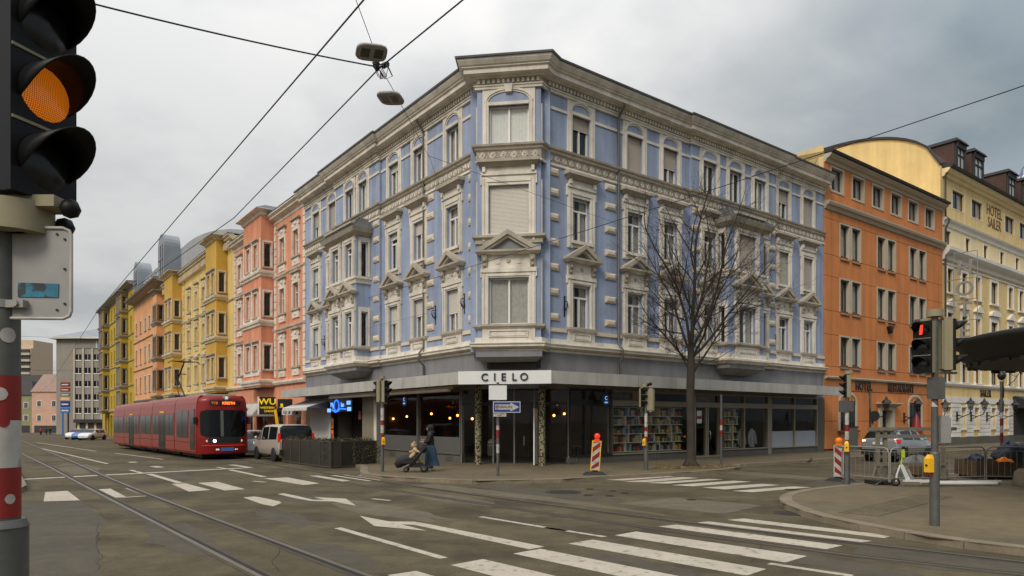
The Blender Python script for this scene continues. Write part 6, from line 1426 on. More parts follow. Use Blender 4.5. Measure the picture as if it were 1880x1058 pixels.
m = MB(); patch(m, -.20, -.06, 1.22, 2.56, .016, 2, 6); obj(m, 'painted_bright_strip', 'frosted', nose)  # bright upright showing in the glass, painted on as a flat pale strip
m = MB(); m.tube([(-.35, -.25, 1.22), (-.10, .1, 1.9)], .015, 5); obj(m, 'wiper', 'rubber', nose, (.16, .1, 0))
for sy in (-1, 1): m = MB(); m.tube([(-.75, sy * 1.15, 2.25), (-.5, sy * 1.38, 2.2)], .025, 5); m.box(-.6, -.45, sy * 1.30, sy * 1.44, 1.85, 2.2); obj(m, 'mirror', 'rubber', TR)
# pantograph
m = MB(); m.box(-10.4, -8.6, -.6, .6, 3.45, 3.6); m.tube([(-8.8, 0, 3.6), (-10.6, 0, 4.7), (-8.9, 0, 5.7)], .05, 6); m.tube([(-8.9, -.3, 3.6), (-10.5, -.15, 4.7)], .03, 6)
for y in (-.75, .75): m.tube([(-8.9, 0, 5.68), (-8.9, y, 5.74), (-8.9, y * 1.25, 5.6)], .03, 6)
m.tube([(-9.1, -.75, 5.74), (-9.1, .75, 5.74)], .025, 6); m.tube([(-8.9, -.75, 5.74), (-8.9, .75, 5.74)], .025, 6); m.tube([(-9.9, -.35, 5.0), (-9.9, .35, 5.0)], .03, 6); obj(m, 'pantograph', 'dark_metal', TR)
# ------------------------------------------------------------------ cars
def car(name, label, cat, loc, rz, st, paint, glass_side, glass_top, wheels, wr=.31, group=None, extras=None):
    """st: stations (x, zb, zbelt, zroof, w_belt, w_roof); glass_* = station intervals that are glazed"""
    T = thing(name, label, cat, loc, rz, group); rings = []
    for x, zb, zl, zr, w, wr_ in st:
        h = [(w * .86, zb), (w * .97, zb + .10), (w, zb + (zl - zb) * .5), (w * .985, zl), (wr_, zl + (zr - zl) * .86), (wr_ * .82, zr), (wr_ * .4, zr + .015)]
        rings.append([(x, -y, z) for y, z in h] + [(x, y, z) for y, z in h[::-1]])
    n = len(rings[0]); body = MB(); gl = {}
    vs = [v for r_ in rings for v in r_]
    for i in range(len(rings) - 1):
        for k in range(n):
            k2 = (k + 1) % n; f = (i * n + k, (i + 1) * n + k, (i + 1) * n + k2, i * n + k2)
            side = k in (3, n - 5); top = 4 <= k <= n - 6
            key = ('s', i, k) if side and i in glass_side else ('t', i) if (top and i in glass_top) or (side and i in glass_top and False) else None
            if key: gl.setdefault(key, []).append(f)
            else: body.f.append(f); body.m.append(0); body.sm.append(True)
    body.v = list(vs)
    body.f.append(tuple(range(n))); body.m.append(0); body.sm.append(False); o = (len(rings) - 1) * n; body.f.append(tuple(range(o + n - 1, o - 1, -1))); body.m.append(0); body.sm.append(False)
    bo = obj(body, 'body', paint, T)
    for key, fs in gl.items():
        g = MB(); used = sorted(set(i for f in fs for i in f)); mp = {u: j for j, u in enumerate(used)}; g.add([vs[u] for u in used], [tuple(mp[i] for i in f) for f in fs], 0, True); obj(g, 'window' if key[0] == 's' else 'windscreen', 'car_glass', T)
    tyre = MB(); tyre.lathe((0, 0, 0), [(wr * .62, -.10), (wr * .92, -.11), (wr, -.07), (wr, .07), (wr * .92, .11), (wr * .62, .10)], 20); tm = tyre.mesh('tyre', 'rubber'); tm.transform(Matrix.Rotation(math.pi / 2, 4, 'X'))
    rim = MB(); rim.lathe((0, 0, 0), [(0, -.085), (wr * .2, -.09), (wr * .25, -.07), (wr * .55, -.075), (wr * .64, -.10), (wr * .64, .0)], 20)
    for k in range(5): rim.T = Matrix.Rotation(k * 2 * math.pi / 5, 4, 'Z'); rim.box(.02, wr * .6, -.03, .03, -.105, -.085)
    rim.T = None; rmsh = rim.mesh('rim', 'chrome'); rmsh.transform(Matrix.Rotation(-math.pi / 2, 4, 'X'))
    for x in wheels:
        w = max(s[4] for s in st)
        for sy in (-1, 1):
            m = MB(); m.cyl((x, sy * (w - .12), wr + .02), wr + .06, sy * .125, 18, axis='y'); wh = obj(m, 'wheel', 'rubber', T); lnk('tyre', tm, wh, (x, sy * (w - .085), wr)); r_ = lnk('rim', rmsh, wh, (x, sy * (w - .085), wr)); r_.rotation_euler = (0, 0, 0 if sy > 0 else math.pi)
    if extras: extras(T)
    return T
mat('car_glass', (.010, .011, .012), .08, var=.2, spec=.4)
van_st = [(-2.20, .42, .98, 1.00, .86, .80), (-2.17, .30, 1.08, 1.12, .88, .84), (-2.08, .28, 1.10, 1.62, .89, .80), (-2.02, .28, 1.10, 1.79, .89, .78), (-1.75, .28, 1.10, 1.82, .89, .78), (-.55, .28, 1.08, 1.84, .89, .78), (-.45, .28, 1.07, 1.84, .89, .78), (.55, .28, 1.04, 1.80, .89, .77), (.65, .28, 1.04, 1.77, .89, .77), (1.40, .28, 1.02, 1.10, .88, .74), (1.95, .28, .92, .98, .84, .68), (2.15, .30, .80, .86, .76, .6), (2.22, .36, .62, .66, .62, .5)]
def van_x(T):
    for sy in (-1, 1): m = MB(); m.box(-2.19, -2.06, sy * .80, sy * .905, .95, 1.42); obj(m, 'tail_light', 'tail_red', T); m = MB(); m.tube([(.95, sy * .86, 1.08), (.95, sy * 1.02, 1.12)], .02, 5); m.ball((.93, sy * 1.04, 1.15), .11, 8, 0, (.5, .8, .9)); obj(m, 'mirror', 'van_paint', T); m = MB(); m.box(1.85, 2.1, sy * .62, sy * .83, .78, .92); obj(m, 'headlight', 'lamp_dim', T)
    m = MB(); m.box(-2.30, -2.1, -.86, .86, .34, .62); obj(m, 'bumper', 'rubber', T); m = MB(); m.box(-2.215, -2.19, -.26, .26, .80, .92); obj(m, 'number_plate', 'sign_white', T)
VC = (-11.99, 36.05)
car('van', 'beige family van parked behind the hedge screen beside the tram', 'van', (*VC, 0), AL, van_st, 'van_paint', (4, 6, 8), (1, 2, 8), (-1.35, 1.38), extras=van_x)
hatch = [(-2.05, .40, .85, .88, .78, .7), (-2.0, .28, .95, 1.0, .84, .74), (-1.75, .26, .97, 1.32, .86, .66), (-1.45, .26, .97, 1.42, .87, .64), (-.35, .26, .95, 1.47, .87, .64), (-.25, .26, .95, 1.47, .87, .64), (.45, .26, .93, 1.42, .87, .62), (1.15, .26, .92, .98, .86, .7), (1.75, .26, .82, .87, .80, .66), (1.98, .28, .68, .72, .7, .6), (2.06, .36, .55, .58, .6, .5)]
def hatch_x(T):
    for sy in (-1, 1): m = MB(); m.box(-2.0, -1.86, sy * .62, sy * .86, .80, .96); obj(m, 'tail_light', 'tail_red', T); m = MB(); m.box(1.78, 2.0, sy * .5, sy * .78, .62, .76); obj(m, 'headlight', 'lamp_dim', T)
    m = MB(); m.box(-2.06, -2.0, -.26, .26, .6, .72); obj(m, 'number_plate', 'sign_white', T)
c2 = Vector(VC) + Vector(dL) * 5.6
car('parked_car', 'white car half hidden between the tram and the beige van', 'car', (c2.x, c2.y, 0), AL, hatch, 'car_white', (3, 5), (1, 2, 6), (-1.25, 1.3), extras=hatch_x)
suv = [(x, zb + .05, zl + .12, zr + .16, w + .04, wr_ + .04) for x, zb, zl, zr, w, wr_ in hatch]
def suv_x(T):
    for sy in (-1, 1): m = MB(); m.box(-2.03, -1.75, sy * .52, sy * .92, .92, 1.10); obj(m, 'tail_light', 'tail_red', T); m = MB(); m.tube([(.7, sy * .86, 1.05), (.7, sy * 1.05, 1.1)], .03, 5); m.ball((.68, sy * 1.03, 1.14), .1, 8, 0, (.5, .8, .8)); obj(m, 'mirror', 'suv_paint', T)
    m = MB(); m.box(-2.13, -1.95, -.84, .84, .36, .62); obj(m, 'bumper', 'rubber', T); m = MB(); m.box(-2.12, -2.05, -.27, .27, .86, .98); obj(m, 'number_plate', 'sign_white', T); m = MB(); m.box(-1.72, -1.66, -.18, .18, 1.55, 1.60); obj(m, 'brake_light', 'signal_red', T)
    m = MB(); m.box(-2.05, -1.98, .66, .82, 1.0, 1.08); obj(m, 'indicator', 'lamp_glow', T)
car('estate_car', 'silver grey estate car driving away past the orange hotel', 'car', (*PR(20.2, 6.3), 0), math.atan2(dR[1], dR[0]), suv, 'suv_paint', (3, 5), (1, 2, 6), (-1.3, 1.3), .34, extras=suv_x)
for i, (s, o, mt, rz, lb) in enumerate(((84, 6.0, 'car_white', AL + 2.5, 'white parked car, rightmost of the three far cars beside the tram'), (89.5, 6.4, 'car_blue', AL + 2.6, 'blue parked car, middle of the three far cars'), (94, 6.8, 'car_white', AL + 2.6, 'pale parked car, leftmost of the three far cars'))):
    x, y = PL(s, o); car('parked_car', lb, 'car', (x, y, gz(x, y)), rz, hatch, mt, (3, 5), (1, 2, 6), (-1.25, 1.3), group='cars parked far down the street')
# ------------------------------------------------------------------ traffic signals
def head_parts(parent, loc, rz, back='signal_cream', lit=None, sc=1.0, lens='black_plastic', n=3, walk=False):
    P = .31 * sc; W_ = .30 * sc
    m = MB(); m.box(-W_ / 2, W_ / 2, -.16 * sc, -.02 * sc, 0, n * P); m.box(-W_ / 2 + .02, W_ / 2 - .02, -.19 * sc, -.16 * sc, .02, n * P - .02)
    hd = obj(m, 'signal_head', back, parent, loc, rz)
    m = MB(); m.box(-W_ / 2 - .004, W_ / 2 + .004, -.02 * sc, .03 * sc, -.004, n * P + .004)
    obj(m, 'face', 'black_plastic', hd)
    r_ = .118 * sc
    for k in range(n):
        zc = (k + .5) * P
        v = []; f = []; N_ = 18; a0, a1 = R(-24), R(204); ln = .26 * sc
        for i in range(N_ + 1):
            t = a0 + (a1 - a0) * i / N_; x, z = r_ * 1.06 * math.cos(t), r_ * 1.06 * math.sin(t); k_ = .12 + .88 * max(0, (math.sin(t) + .42) / 1.42) ** .75
            for rr_, yy in ((1, .02 * sc), (1.03, ln * k_), (.97, ln * k_), (.94, .02 * sc)): v.append((x * rr_, yy, zc + z * rr_))
        for i in range(N_):
            for q in range(4): a = 4 * i; f.append((a + q, a + 4 + q, a + 4 + (q + 1) % 4, a + (q + 1) % 4))
        vm = MB(); vm.add(v, f, 0, True); obj(vm, 'visor', 'black_plastic', hd)
        lm = MB(); lm.lathe((0, 0, 0), [(r_, 0), (r_ * .8, .012), (r_ * .4, .022), (0, .026)], 20); me = lm.mesh('lens', lit[1] if lit and lit[0] == k and not walk else 'signal_lens'); me.transform(Matrix.Rotation(-math.pi / 2, 4, 'X')); lnk('lens', me, hd, (0, .03 * sc, zc))
        if walk and lit and lit[0] == k: m = MB(); m.prism([(-.012, -.085), (.03, -.085), (.012, .085), (-.03, .085)], .06, .064, 'y'); obj(m, 'lit_symbol', lit[1], hd, (0, 0, zc))
        if k: m = MB(); m.box(-W_ / 2, W_ / 2, .03 * sc, .036 * sc, k * P - .006, k * P + .006); obj(m, 'section_joint', 'signal_cream', hd)
    m = MB(); m.cyl((0, -.09 * sc, n * P), .085 * sc, .05, 14); m.cyl((0, -.09 * sc, -.05), .085 * sc, .05, 14); obj(m, 'mount', back, hd)
    return hd
mat('signal_lens', (.012, .012, .012), .25, var=0)
def pole(T, h, r_=.06, sleeve=None, mt='galvanised'):
    m = MB(); m.cyl((0, 0, 0), r_, h, 16)
    o = obj(m, 'pole', mt, T)
    if sleeve: m = MB(); m.cyl((0, 0, 0), sleeve[0], sleeve[1], 18); m.tube([(0, 0, sleeve[1]), (0, 0, sleeve[1] + .03)], [sleeve[0] * 1.05, sleeve[0] * .9], 18); obj(m, 'sleeve', mt, T)
    return o
def bands(T, r_, zz):
    for z0, z1, mt in zz: m = MB(); m.cyl((0, 0, z0), r_, z1 - z0, 16); obj(m, 'reflective_band', mt, T)
def push(T, z, ang, r_, sc=1.0):
    m = MB(); m.box(-.055 * sc, .055 * sc, r_, r_ + .09 * sc, z, z + .22 * sc); m.frustum((-.05 * sc, .05 * sc, r_, r_ + .085 * sc, z + .22 * sc), (-.03 * sc, .03 * sc, r_, r_ + .05 * sc, z + .28 * sc)); o = obj(m, 'push_button', 'push_yellow', T, (0, 0, 0), ang); m = MB(); m.cyl((0, r_ + .085 * sc, z + .11 * sc), .022, .02, 10, axis='y'); obj(m, 'button', 'dark_metal', o); m = MB(); m.box(-.04, .04, r_, r_ + .07, z - .06, z); obj(m, 'button_base', 'band_red', o)
def ang(nx, ny): return math.atan2(ny, nx) - math.pi / 2      # heading whose local +y is (nx, ny)
# nearest signal: fills the left edge
S0 = thing('traffic_light', 'large close traffic light with lit amber lens at the left edge', 'traffic light', (-2.075, 2.8, 0))
pole(S0, 2.93, .073, (.1, 1.62)); bands(S0, .0745, ((1.66, 1.70, 'band_red'), (1.70, 1.86, 'band_red'), (1.86, 2.05, 'band_white'), (2.05, 2.23, 'band_red')))
for z, a, mt, w in ((1.735, -.45, 'band_white', .02), (2.045, -.75, 'band_red', .022), (2.155, -.9, 'band_white', .026), (2.39, -.55, 'band_white', .03)):
    m = MB(); nS = 8
    vs = []
    for i in range(nS + 1):
        t = a - w / .0765 + 2 * w / .0765 * i / nS; hh_ = w * math.sqrt(max(.02, 1 - (2 * i / nS - 1) ** 2)); vs += [(.0765 * math.cos(t), .0765 * math.sin(t), z - hh_), (.0765 * math.cos(t), .0765 * math.sin(t), z + hh_)]
    m.add(vs, [(2 * i, 2 * i + 2, 2 * i + 3, 2 * i + 1) for i in range(nS)], 0, True); obj(m, 'sticker', mt, S0)
head_parts(S0, (.165, .0, 2.945), ang(.95, -.31), 'black_plastic', (1, 'amber_lens'), .905)
m = MB(); m.cyl((.06, .0, 2.80), .14, .12, 18); m.box(-.1, .26, -.06, .06, 2.90, 2.945); obj(m, 'bracket', 'signal_cream', S0)
m = MB(); m.ball((.30, -.02, 2.90), .04, 8); m.ball((.2, .1, 2.86), .04, 8); obj(m, 'cap', 'black_plastic', S0)
# back of a small sign on the same pole
pn = MB(); w_, h_ = .235, .365
pts = [(x, z) for x, z in ((.0, 0), (w_ - .03, 0), (w_ - .01, .01), (w_, .03), (w_, h_ - .03), (w_ - .01, h_ - .01), (w_ - .03, h_), (0, h_))]
pn.prism(pts, -.004, .004, 'y'); sp_ = obj(pn, 'sign_panel', 'sign_back', S0, (.062, -.02, 2.46), R(4))
m = MB(); m.tube([(.0, -.006, 0), (w_ - .03, -.006, 0), (w_ - .008, -.006, .01), (w_, -.006, .03), (w_, -.006, h_ - .03), (w_ - .008, -.006, h_ - .01), (w_ - .03, -.006, h_), (0, -.006, h_)], .007, 6); obj(m, 'sign_rim', 'band_white', sp_)
m = MB(); m.prism([(.03, .085), (.185, .085), (.187, .14), (.03, .143)], -.008, -.005, 'y'); obj(m, 'sticker', 'sticker_teal', sp_)
for x, z in ((.21, .32), (.21, .2), (.21, .06), (.18, .34), (.18, .035)): m = MB(); m.cyl((x, -.009, z), .005, .006, 6, axis='y'); obj(m, 'rivet', 'dark_metal', sp_)
for z in (2.50, 2.80): m = MB(); m.cyl((0, 0, z), .079, .032, 18); m.box(.06, .13, -.05, .0, z, z + .03); m.cyl((.1, -.06, z + .015), .014, .05, 8, axis='y'); obj(m, 'clamp', 'sign_back', S0)
# right-hand near signal
x, y = G(1716, 965, .12)
S1 = thing('traffic_light', 'tall two headed signal on the right pavement, left head showing red', 'traffic light', (x, y, .12))
pole(S1, 3.95, .058, (.082, 1.32)); m = MB(); m.cyl((0, 0, 3.83), .135, .13, 20); obj(m, 'cap', 'signal_cream', S1)
head_parts(S1, (-.28, -.1, 2.80), ang(-.80, -.60), 'signal_cream', (2, 'signal_red'), 1.0, walk=True); head_parts(S1, (.32, .02, 2.85), ang(.96, -.27), 'signal_cream', None, 1.0)
for z in (3.74, 2.78): m = MB(); m.box(-.36, .4, -.03, .03, z, z + .04); obj(m, 'bracket', 'galvanised', S1)
m = MB(); m.box(-.19, .03, -.09, -.075, 2.32, 2.72); m.box(.02, .15, -.075, .06, 2.32, 2.72); obj(m, 'sign_back', 'galvanised', S1)
m = MB(); m.box(.06, .24, -.1, .1, 1.52, 1.98); m.box(.08, .22, -.08, .08, 1.98, 2.02); obj(m, 'control_box', 'sign_back', S1)
push(S1, .98, ang(-1, -.25), .075, 1.15); m = MB(); m.prism([(-.05, .0), (.05, 0), (.05, .12)], .06, .062, 'y'); obj(m, 'sticker', 'band_white', S1, (0, 0, 2.18), ang(-.5, -.85))
# signal at the far side of the right-hand crossing, beside the barriers
x, y = G(1555, 890, .12)
S2 = thing('traffic_light', 'signal pole with cream head side-on and yellow push button left of the barriers', 'traffic light', (x, y, .12))
pole(S2, 3.2, .055, (.085, .98), ); bands(S2, .058, ((1.15, 1.35, 'band_red'), (1.35, 1.6, 'band_white'), (1.6, 1.8, 'band_red'), (1.8, 2.35, 'band_white')))
head_parts(S2, (-.05, .0, 2.62), ang(-.98, .2), 'signal_cream', None, .72, n=2 + 1); m = MB(); m.cyl((.05, 0, 3.32), .13, .10, 16); obj(m, 'cap', 'signal_cream', S2)
m = MB(); m.box(-.28, .0, -.08, -.06, 2.18, 2.52); m.box(.0, .16, -.09, -.02, 2.2, 2.5); obj(m, 'sign_back', 'galvanised', S2); push(S2, 1.0, ang(-.5, -.87), .075, 1.1)
# signals before the corner house
x, y = G(702, 866, .12)
S3 = thing('traffic_light', 'slim signal pole with cream heads in front of the frosted cafe window', 'traffic light', (x, y, .12))
pole(S3, 3.55, .062); bands(S3, .066, ((1.25, 1.45, 'band_red'), (1.45, 1.75, 'band_white'), (1.75, 1.93, 'band_red'), (1.93, 2.4, 'band_white')))
head_parts(S3, (-.16, .04, 2.62), ang(-.86, .5), 'signal_cream', None, .86); head_parts(S3, (.18, -.08, 2.62), ang(.9, -.43), 'signal_cream', None, .86); m = MB(); m.cyl((0, 0, 3.5), .1, .1, 14); obj(m, 'cap', 'signal_cream', S3); push(S3, 1.02, ang(.5, -.85), .06)
x, y = G(1186, 863, .12)
S4 = thing('traffic_light', 'signal pole with two angled cream heads in front of the book display', 'traffic light', (x, y, .12))
pole(S4, 3.25, .055, (.09, 1.0)); bands(S4, .059, ((1.15, 1.3, 'band_red'), (1.3, 1.5, 'band_white'), (1.5, 1.68, 'band_red'), (1.68, 2.2, 'band_white')))
head_parts(S4, (-.10, -.02, 2.45), ang(.45, -.89), 'signal_cream', None, .78); head_parts(S4, (.22, .02, 2.3), ang(.55, .83), 'signal_cream', None, .9); m = MB(); m.cyl((-.05, 0, 3.22), .1, .12, 14); m.tube([(.05, 0, 3.3), (.2, -.1, 3.36)], .06, 8, 1); obj(m, 'camera_unit', ['signal_cream', 'black_plastic'], S4); push(S4, .95, ang(-.7, -.7), .07)
# one-way sign pole, plain post, hotel street sign
x, y = G(914, 874, .12)
S5 = thing('sign_pole', 'stickered pole with blue one way arrow sign in front of the cafe entrance', 'street sign', (x, y, .12))
pole(S5, 3.25, .05); bands(S5, .053, ((1.3, 1.6, 'band_red'), (1.6, 1.75, 'band_white'), (.8, 1.1, 'band_white')))
m = MB(); m.box(-.31, .31, -.075, -.06, 2.64, 3.14); obj(m, 'sign_back', 'sign_white', S5); m = MB(); m.box(-.16, .78, -.10, -.085, 2.20, 2.58); ow = obj(m, 'one_way_sign', 'sign_white', S5)
m = MB(); m.box(-.14, .76, -.104, -.1, 2.22, 2.56); obj(m, 'sign_face', 'sign_blue', ow)
m = MB(); m.prism([(-.09, 2.30), (.44, 2.30), (.44, 2.235), (.74, 2.39), (.44, 2.545), (.44, 2.48), (-.09, 2.48)], -.108, -.104, 'y'); obj(m, 'arrow', 'band_white', ow)
text('lettering', 'EINBAHN', .135, 'letter_navy', ow, (.21, -.110, 2.39), math.pi, .001, off=.002); m = MB(); m.box(-.16, .30, -.09, -.075, 2.06, 2.17); obj(m, 'plate', 'band_white', S5); text('lettering', 'ausg.', .08, 'letter_navy', S5, (.05, -.092, 2.115), math.pi, .001)
x, y = G(1324, 853, .12); S6 = thing('post', 'thin grey post with red and white bands right of the tree', 'post', (x, y, .12)); pole(S6, 3.05, .05); bands(S6, .054, ((1.25, 1.5, 'band_red'), (1.5, 1.72, 'band_white'), (1.72, 1.95, 'band_red')))
S7 = thing('sign_pole', 'banded post with round dark sign seen edge-on before the yellow hotel', 'street sign', (17.2, 24.3, .12)); pole(S7, 3.3, .05); bands(S7, .054, ((1.2, 1.5, 'band_red'), (1.5, 1.75, 'band_white'), (1.75, 2.0, 'band_red'), (2.0, 2.2, 'band_white'))); m = MB(); m.cyl((0, -.07, 3.05), .33, .02, 24, axis='y'); o = obj(m, 'round_sign', mat('sign_purple', (.035, .02, .035), .4), S7, (0, 0, 0), R(55)); m = MB(); m.box(-.2, .2, -.07, -.05, 2.25, 2.62); obj(m, 'sign_back', 'bin_grey', S7, (0, 0, 0), R(55)); m = MB(); m.ball((0, 0, 3.5), .14, 8, 0, (1, 1, 1.2)); obj(m, 'cap', 'dark_metal', S7)
x, y = PR(25.0, 2.6); S8 = thing('sign_pole', 'thin dark post with round sign at the orange hotel edge', 'street sign', (x, y, .12)); pole(S8, 2.6, .035, mt='dark_metal'); m = MB(); m.cyl((.25, -.05, 2.2), .3, .02, 20, axis='y'); obj(m, 'round_sign', 'dark_metal', S8)
x, y = PR(26.0, 1.0); S9 = thing('cabinet', 'dark grey service cabinet at the orange hotel wall', 'cabinet', (x, y, .12), AR); m = MB(); m.box(-.35, .35, -.2, .2, 0, 1.5); obj(m, 'body', 'bin_grey', S9); m = MB(); m.box(-.38, .38, -.22, .23, 1.5, 1.56); obj(m, 'lid', 'dark_metal', S9)
# warning beacon panel on rubber foot
def beacon(label, x, y, z, rz, tilt, frame, lamp, flip=1):
    T = thing('warning_beacon', label, 'beacon', (x, y, z), rz)
    m = MB(); m.frustum((-.42, .42, -.2, .2, 0), (-.28, .28, -.14, .14, .10)); m.box(-.1, .1, -.06, .06, .1, .16); obj(m, 'foot', 'rubber', T)
    m = MB(); m.box(-.165, .165, -.02, .02, 0, 1.06); bd = obj(m, 'board', frame, T, (0, 0, .15)); bd.rotation_euler = (0, tilt, 0)
    for k in range(-1, 4):
        z0 = -.05 + k * .34
        P_ = [(-.13 * flip, z0), (.13 * flip, z0 + .22), (.13 * flip, z0 + .40), (-.13 * flip, z0 + .18)]
        P_ = [(a, min(1.02, max(.04, b))) for a, b in P_]
        if max(p[1] for p in P_) - min(p[1] for p in P_) < .05: continue
        m = MB(); m.prism(P_, -.026, -.023, 'y'); obj(m, 'stripe', 'band_red', bd)
    m = MB(); m.box(-.135, .135, -.0225, -.02, .035, 1.025); obj(m, 'face', 'band_white', bd)
    m = MB(); m.box(-.09, .09, -.05, .05, 1.06, 1.12); m.cyl((0, -.05, 1.22), .10, .1, 16, axis='y'); m.ball((0, -.05, 1.22), .095, 10, 0, (1, .5, 1)); m.ball((0, .05, 1.22), .095, 10, 0, (1, .5, 1)); obj(m, 'lamp', lamp, bd)
    return T
x, y = G(1092, 872, .12); beacon('red and white chevron warning panel in yellow frame with red lamp on the kerb', x, y, .125, 0, R(4), 'push_yellow', 'beacon_red')
x, y = G(1540, 884); beacon('red and white warning panel with orange lamp beside the barriers', x, y, .0, R(-50), 0, 'band_white', 'beacon_orange', -1)
# litter bin
x, y = G(904, 849, .12); T = thing('litter_bin', 'grey round topped litter bin on a post beside the left cafe column', 'litter bin', (x, y, .12)); m = MB(); m.cyl((0, 0, 0), .04, .3, 10); obj(m, 'post', 'galvanised', T); m = MB(); m.lathe((0, 0, .28), [(0, 0), (.2, 0), (.23, .08), (.23, .55), (.2, .68), (.1, .78), (0, .8)], 18); obj(m, 'body', 'bin_grey', T); m = MB(); m.box(-.06, .06, -.05, .05, 1.06, 1.2); obj(m, 'handle', 'band_red', T); m = MB(); m.lathe((0, 0, .28), [(.235, .48), (.205, .69), (.1, .79)], 18); obj(m, 'rain_hood', 'sign_back', T)
# hedge with dark mesh screens
H0, H1_, H2_ = Vector(G(519, 849)), Vector(G(607, 860.5)), Vector(G(690, 856)); SCN = thing('hedge_screen', 'low dark glass screen with metal posts round the pavement garden', 'screen', (H1_.x, H1_.y, 0))
def screen(a, b, n):
    d = b - a; L = d.length; an = math.atan2(d.y, d.x)
    for i in range(n + 1):
        p = a + d * i / n - H1_; m = MB(); m.box(-.03, .03, -.03, .03, 0, 1.15); obj(m, 'post', 'screen_post', SCN, (p.x, p.y, 0), an)
        if i < n: p = a + d * (i + .5) / n - H1_; m = MB(); m.box(-L / n / 2 + .035, L / n / 2 - .035, -.012, .012, .09, 1.12); obj(m, 'panel', 'screen_glass', SCN, (p.x, p.y, 0), an)
    p = a - H1_; m = MB(); m.box(0, L, -.035, .035, .03, .09); m.box(0, L, -.02, .02, 1.12, 1.15); obj(m, 'rail', 'screen_post', SCN, (p.x, p.y, 0), an)
screen(H0, H1_, 5); screen(H1_, H2_, 2)
hd_ = thing('hedge', 'clipped dark hedge with dry leaves behind the low glass screen', 'hedge', (H1_.x, H1_.y, 0)); rh = random.Random(9)
def foliage(a, b, wdt, side, cnt, name, mt, zlo=.15, zhi=1.22):
    m = MB(); d = (b - a); n = Vector((-d.y, d.x)).normalized() * side
    for i in range(cnt):
        t = rh.random(); o = rh.uniform(.06, wdt); z = zlo + (zhi - zlo) * rh.random() ** .8
        p = a + d * t + n * o - H1_; s = rh.uniform(.02, .05); u = Vector((rh.uniform(-1, 1), rh.uniform(-1, 1), rh.uniform(-1, 1))).normalized(); w = u.cross(Vector((rh.uniform(-1, 1), rh.uniform(-1, 1), rh.uniform(-1, 1)))).normalized(); q = Vector((p.x, p.y, z + (rh.random() ** 4) * .12))
        m.add([q - u * s, q + w * s * .5, q + u * s, q - w * s * .5], [(0, 1, 2, 3)])
    tag(obj(m, name, mt, hd_), kind='stuff')
sd_ = 1 if ((H1_ - H0).x * 0 + (-(H1_ - H0).y) * 0 + 1) else 1
def inside(a, b): n = Vector((-(b - a).y, (b - a).x)); return 1 if n.y > 0 else -1
foliage(H0, H1_, .55, inside(H0, H1_), 6500, 'leaves', 'hedge_leaf'); foliage(H0, H1_, .55, inside(H0, H1_), 2200, 'dry_leaves', 'hedge_leaf_dry'); foliage(H1_, H2_, .7, inside(H1_, H2_), 3500, 'leaves', 'hedge_leaf'); foliage(H1_, H2_ + (H2_ - H1_) * .1, .8, inside(H1_, H2_), 1800, 'dry_leaves', 'hedge_leaf_dry')
foliage(H1_ + (H2_ - H1_) * .45, H2_ + (H2_ - H1_) * .12, -.12, -inside(H1_, H2_) * -1, 900, 'leaves', 'hedge_leaf_dry', .1, .9)
m = MB(); d = H1_ - H0; an = math.atan2(d.y, d.x); m.box(0, d.length, .1, .5, .05, 1.1); obj(m, 'twig_core', 'twig', hd_, ((H0 - H1_).x, (H0 - H1_).y, 0), an)
# ------------------------------------------------------------------ building site at the right
def barrier(label, a, b, h=1.12):
    A, B = Vector(a), Vector(b); d = B - A; L = d.length; T = thing('barrier', label, 'barrier', (A.x, A.y, .12), math.atan2(d.y, d.x), 'steel site barriers')
    m = MB(); m.tube([(0, 0, .12), (0, 0, h - .15), (.05, 0, h - .04), (.15, 0, h), (L - .15, 0, h), (L - .05, 0, h - .04), (L, 0, h - .15), (L, 0, .12)], .021, 8); m.tube([(0, 0, .22), (L, 0, .22)], .018, 6); m.tube([(0, 0, h - .12), (L, 0, h - .12)], .012, 6); obj(m, 'frame', mat('barrier_steel', (.28, .265, .23), .5, metal=.3, var=.15), T)
    n = int(L / .16); bar = MB(); bar.cyl((0, 0, .22), .006, h - .34, 5); bme = bar.mesh('bar', 'barrier_steel')
    for i in range(1, n): lnk('bar', bme, T, (i * L / n, 0, 0))
    for x in (.25, L - .25): m = MB(); m.tube([(x, -.28, .01), (x, -.2, .05), (x, 0, .14), (x, .2, .05), (x, .28, .01)], .018, 6); obj(m, 'foot', 'galvanised', T)
b0, b1, b2, b3 = G(1546, 884, .12), G(1632, 893, .12), G(1808, 888, .12), (18.9, 20.0)
barrier('steel barrier from the push button pole to the scooter', b0, b1); barrier('steel barrier behind the standing scooter', (b1[0] + .05, b1[1] + .02), b2); barrier('steel barrier before the timber planter at the right edge', (b2[0] + .05, b2[1]), b3)
FT = thing('timber_frame', 'weathered timber goal frame standing on dark blocks behind the barriers', 'timber frame', (*G(1618, 889, .12), .12), R(8))
for x in (0, 1.95):
    for k in (-.12, .12): m = MB(); m.box(x + k - .045, x + k + .045, -.05, .05, .12, 1.72); obj(m, 'upright', 'wood_grey', FT)
    m = MB(); m.box(x - .35, x + .35, -.3, .3, 0, .12); obj(m, 'foot_block', 'rubber', FT)
    for sx in (-1, 1): m = MB(); m.tube([(x + sx * .32, 0, .12), (x + sx * .1, 0, .7)], .035, 5); obj(m, 'strut', 'wood_grey', FT)
for z, e_ in ((1.62, .5), (1.40, .1), (.55, .2)): m = MB(); m.box(-e_, 1.95 + e_, -.10, -.055, z, z + .10); obj(m, 'beam', 'wood_grey', FT)
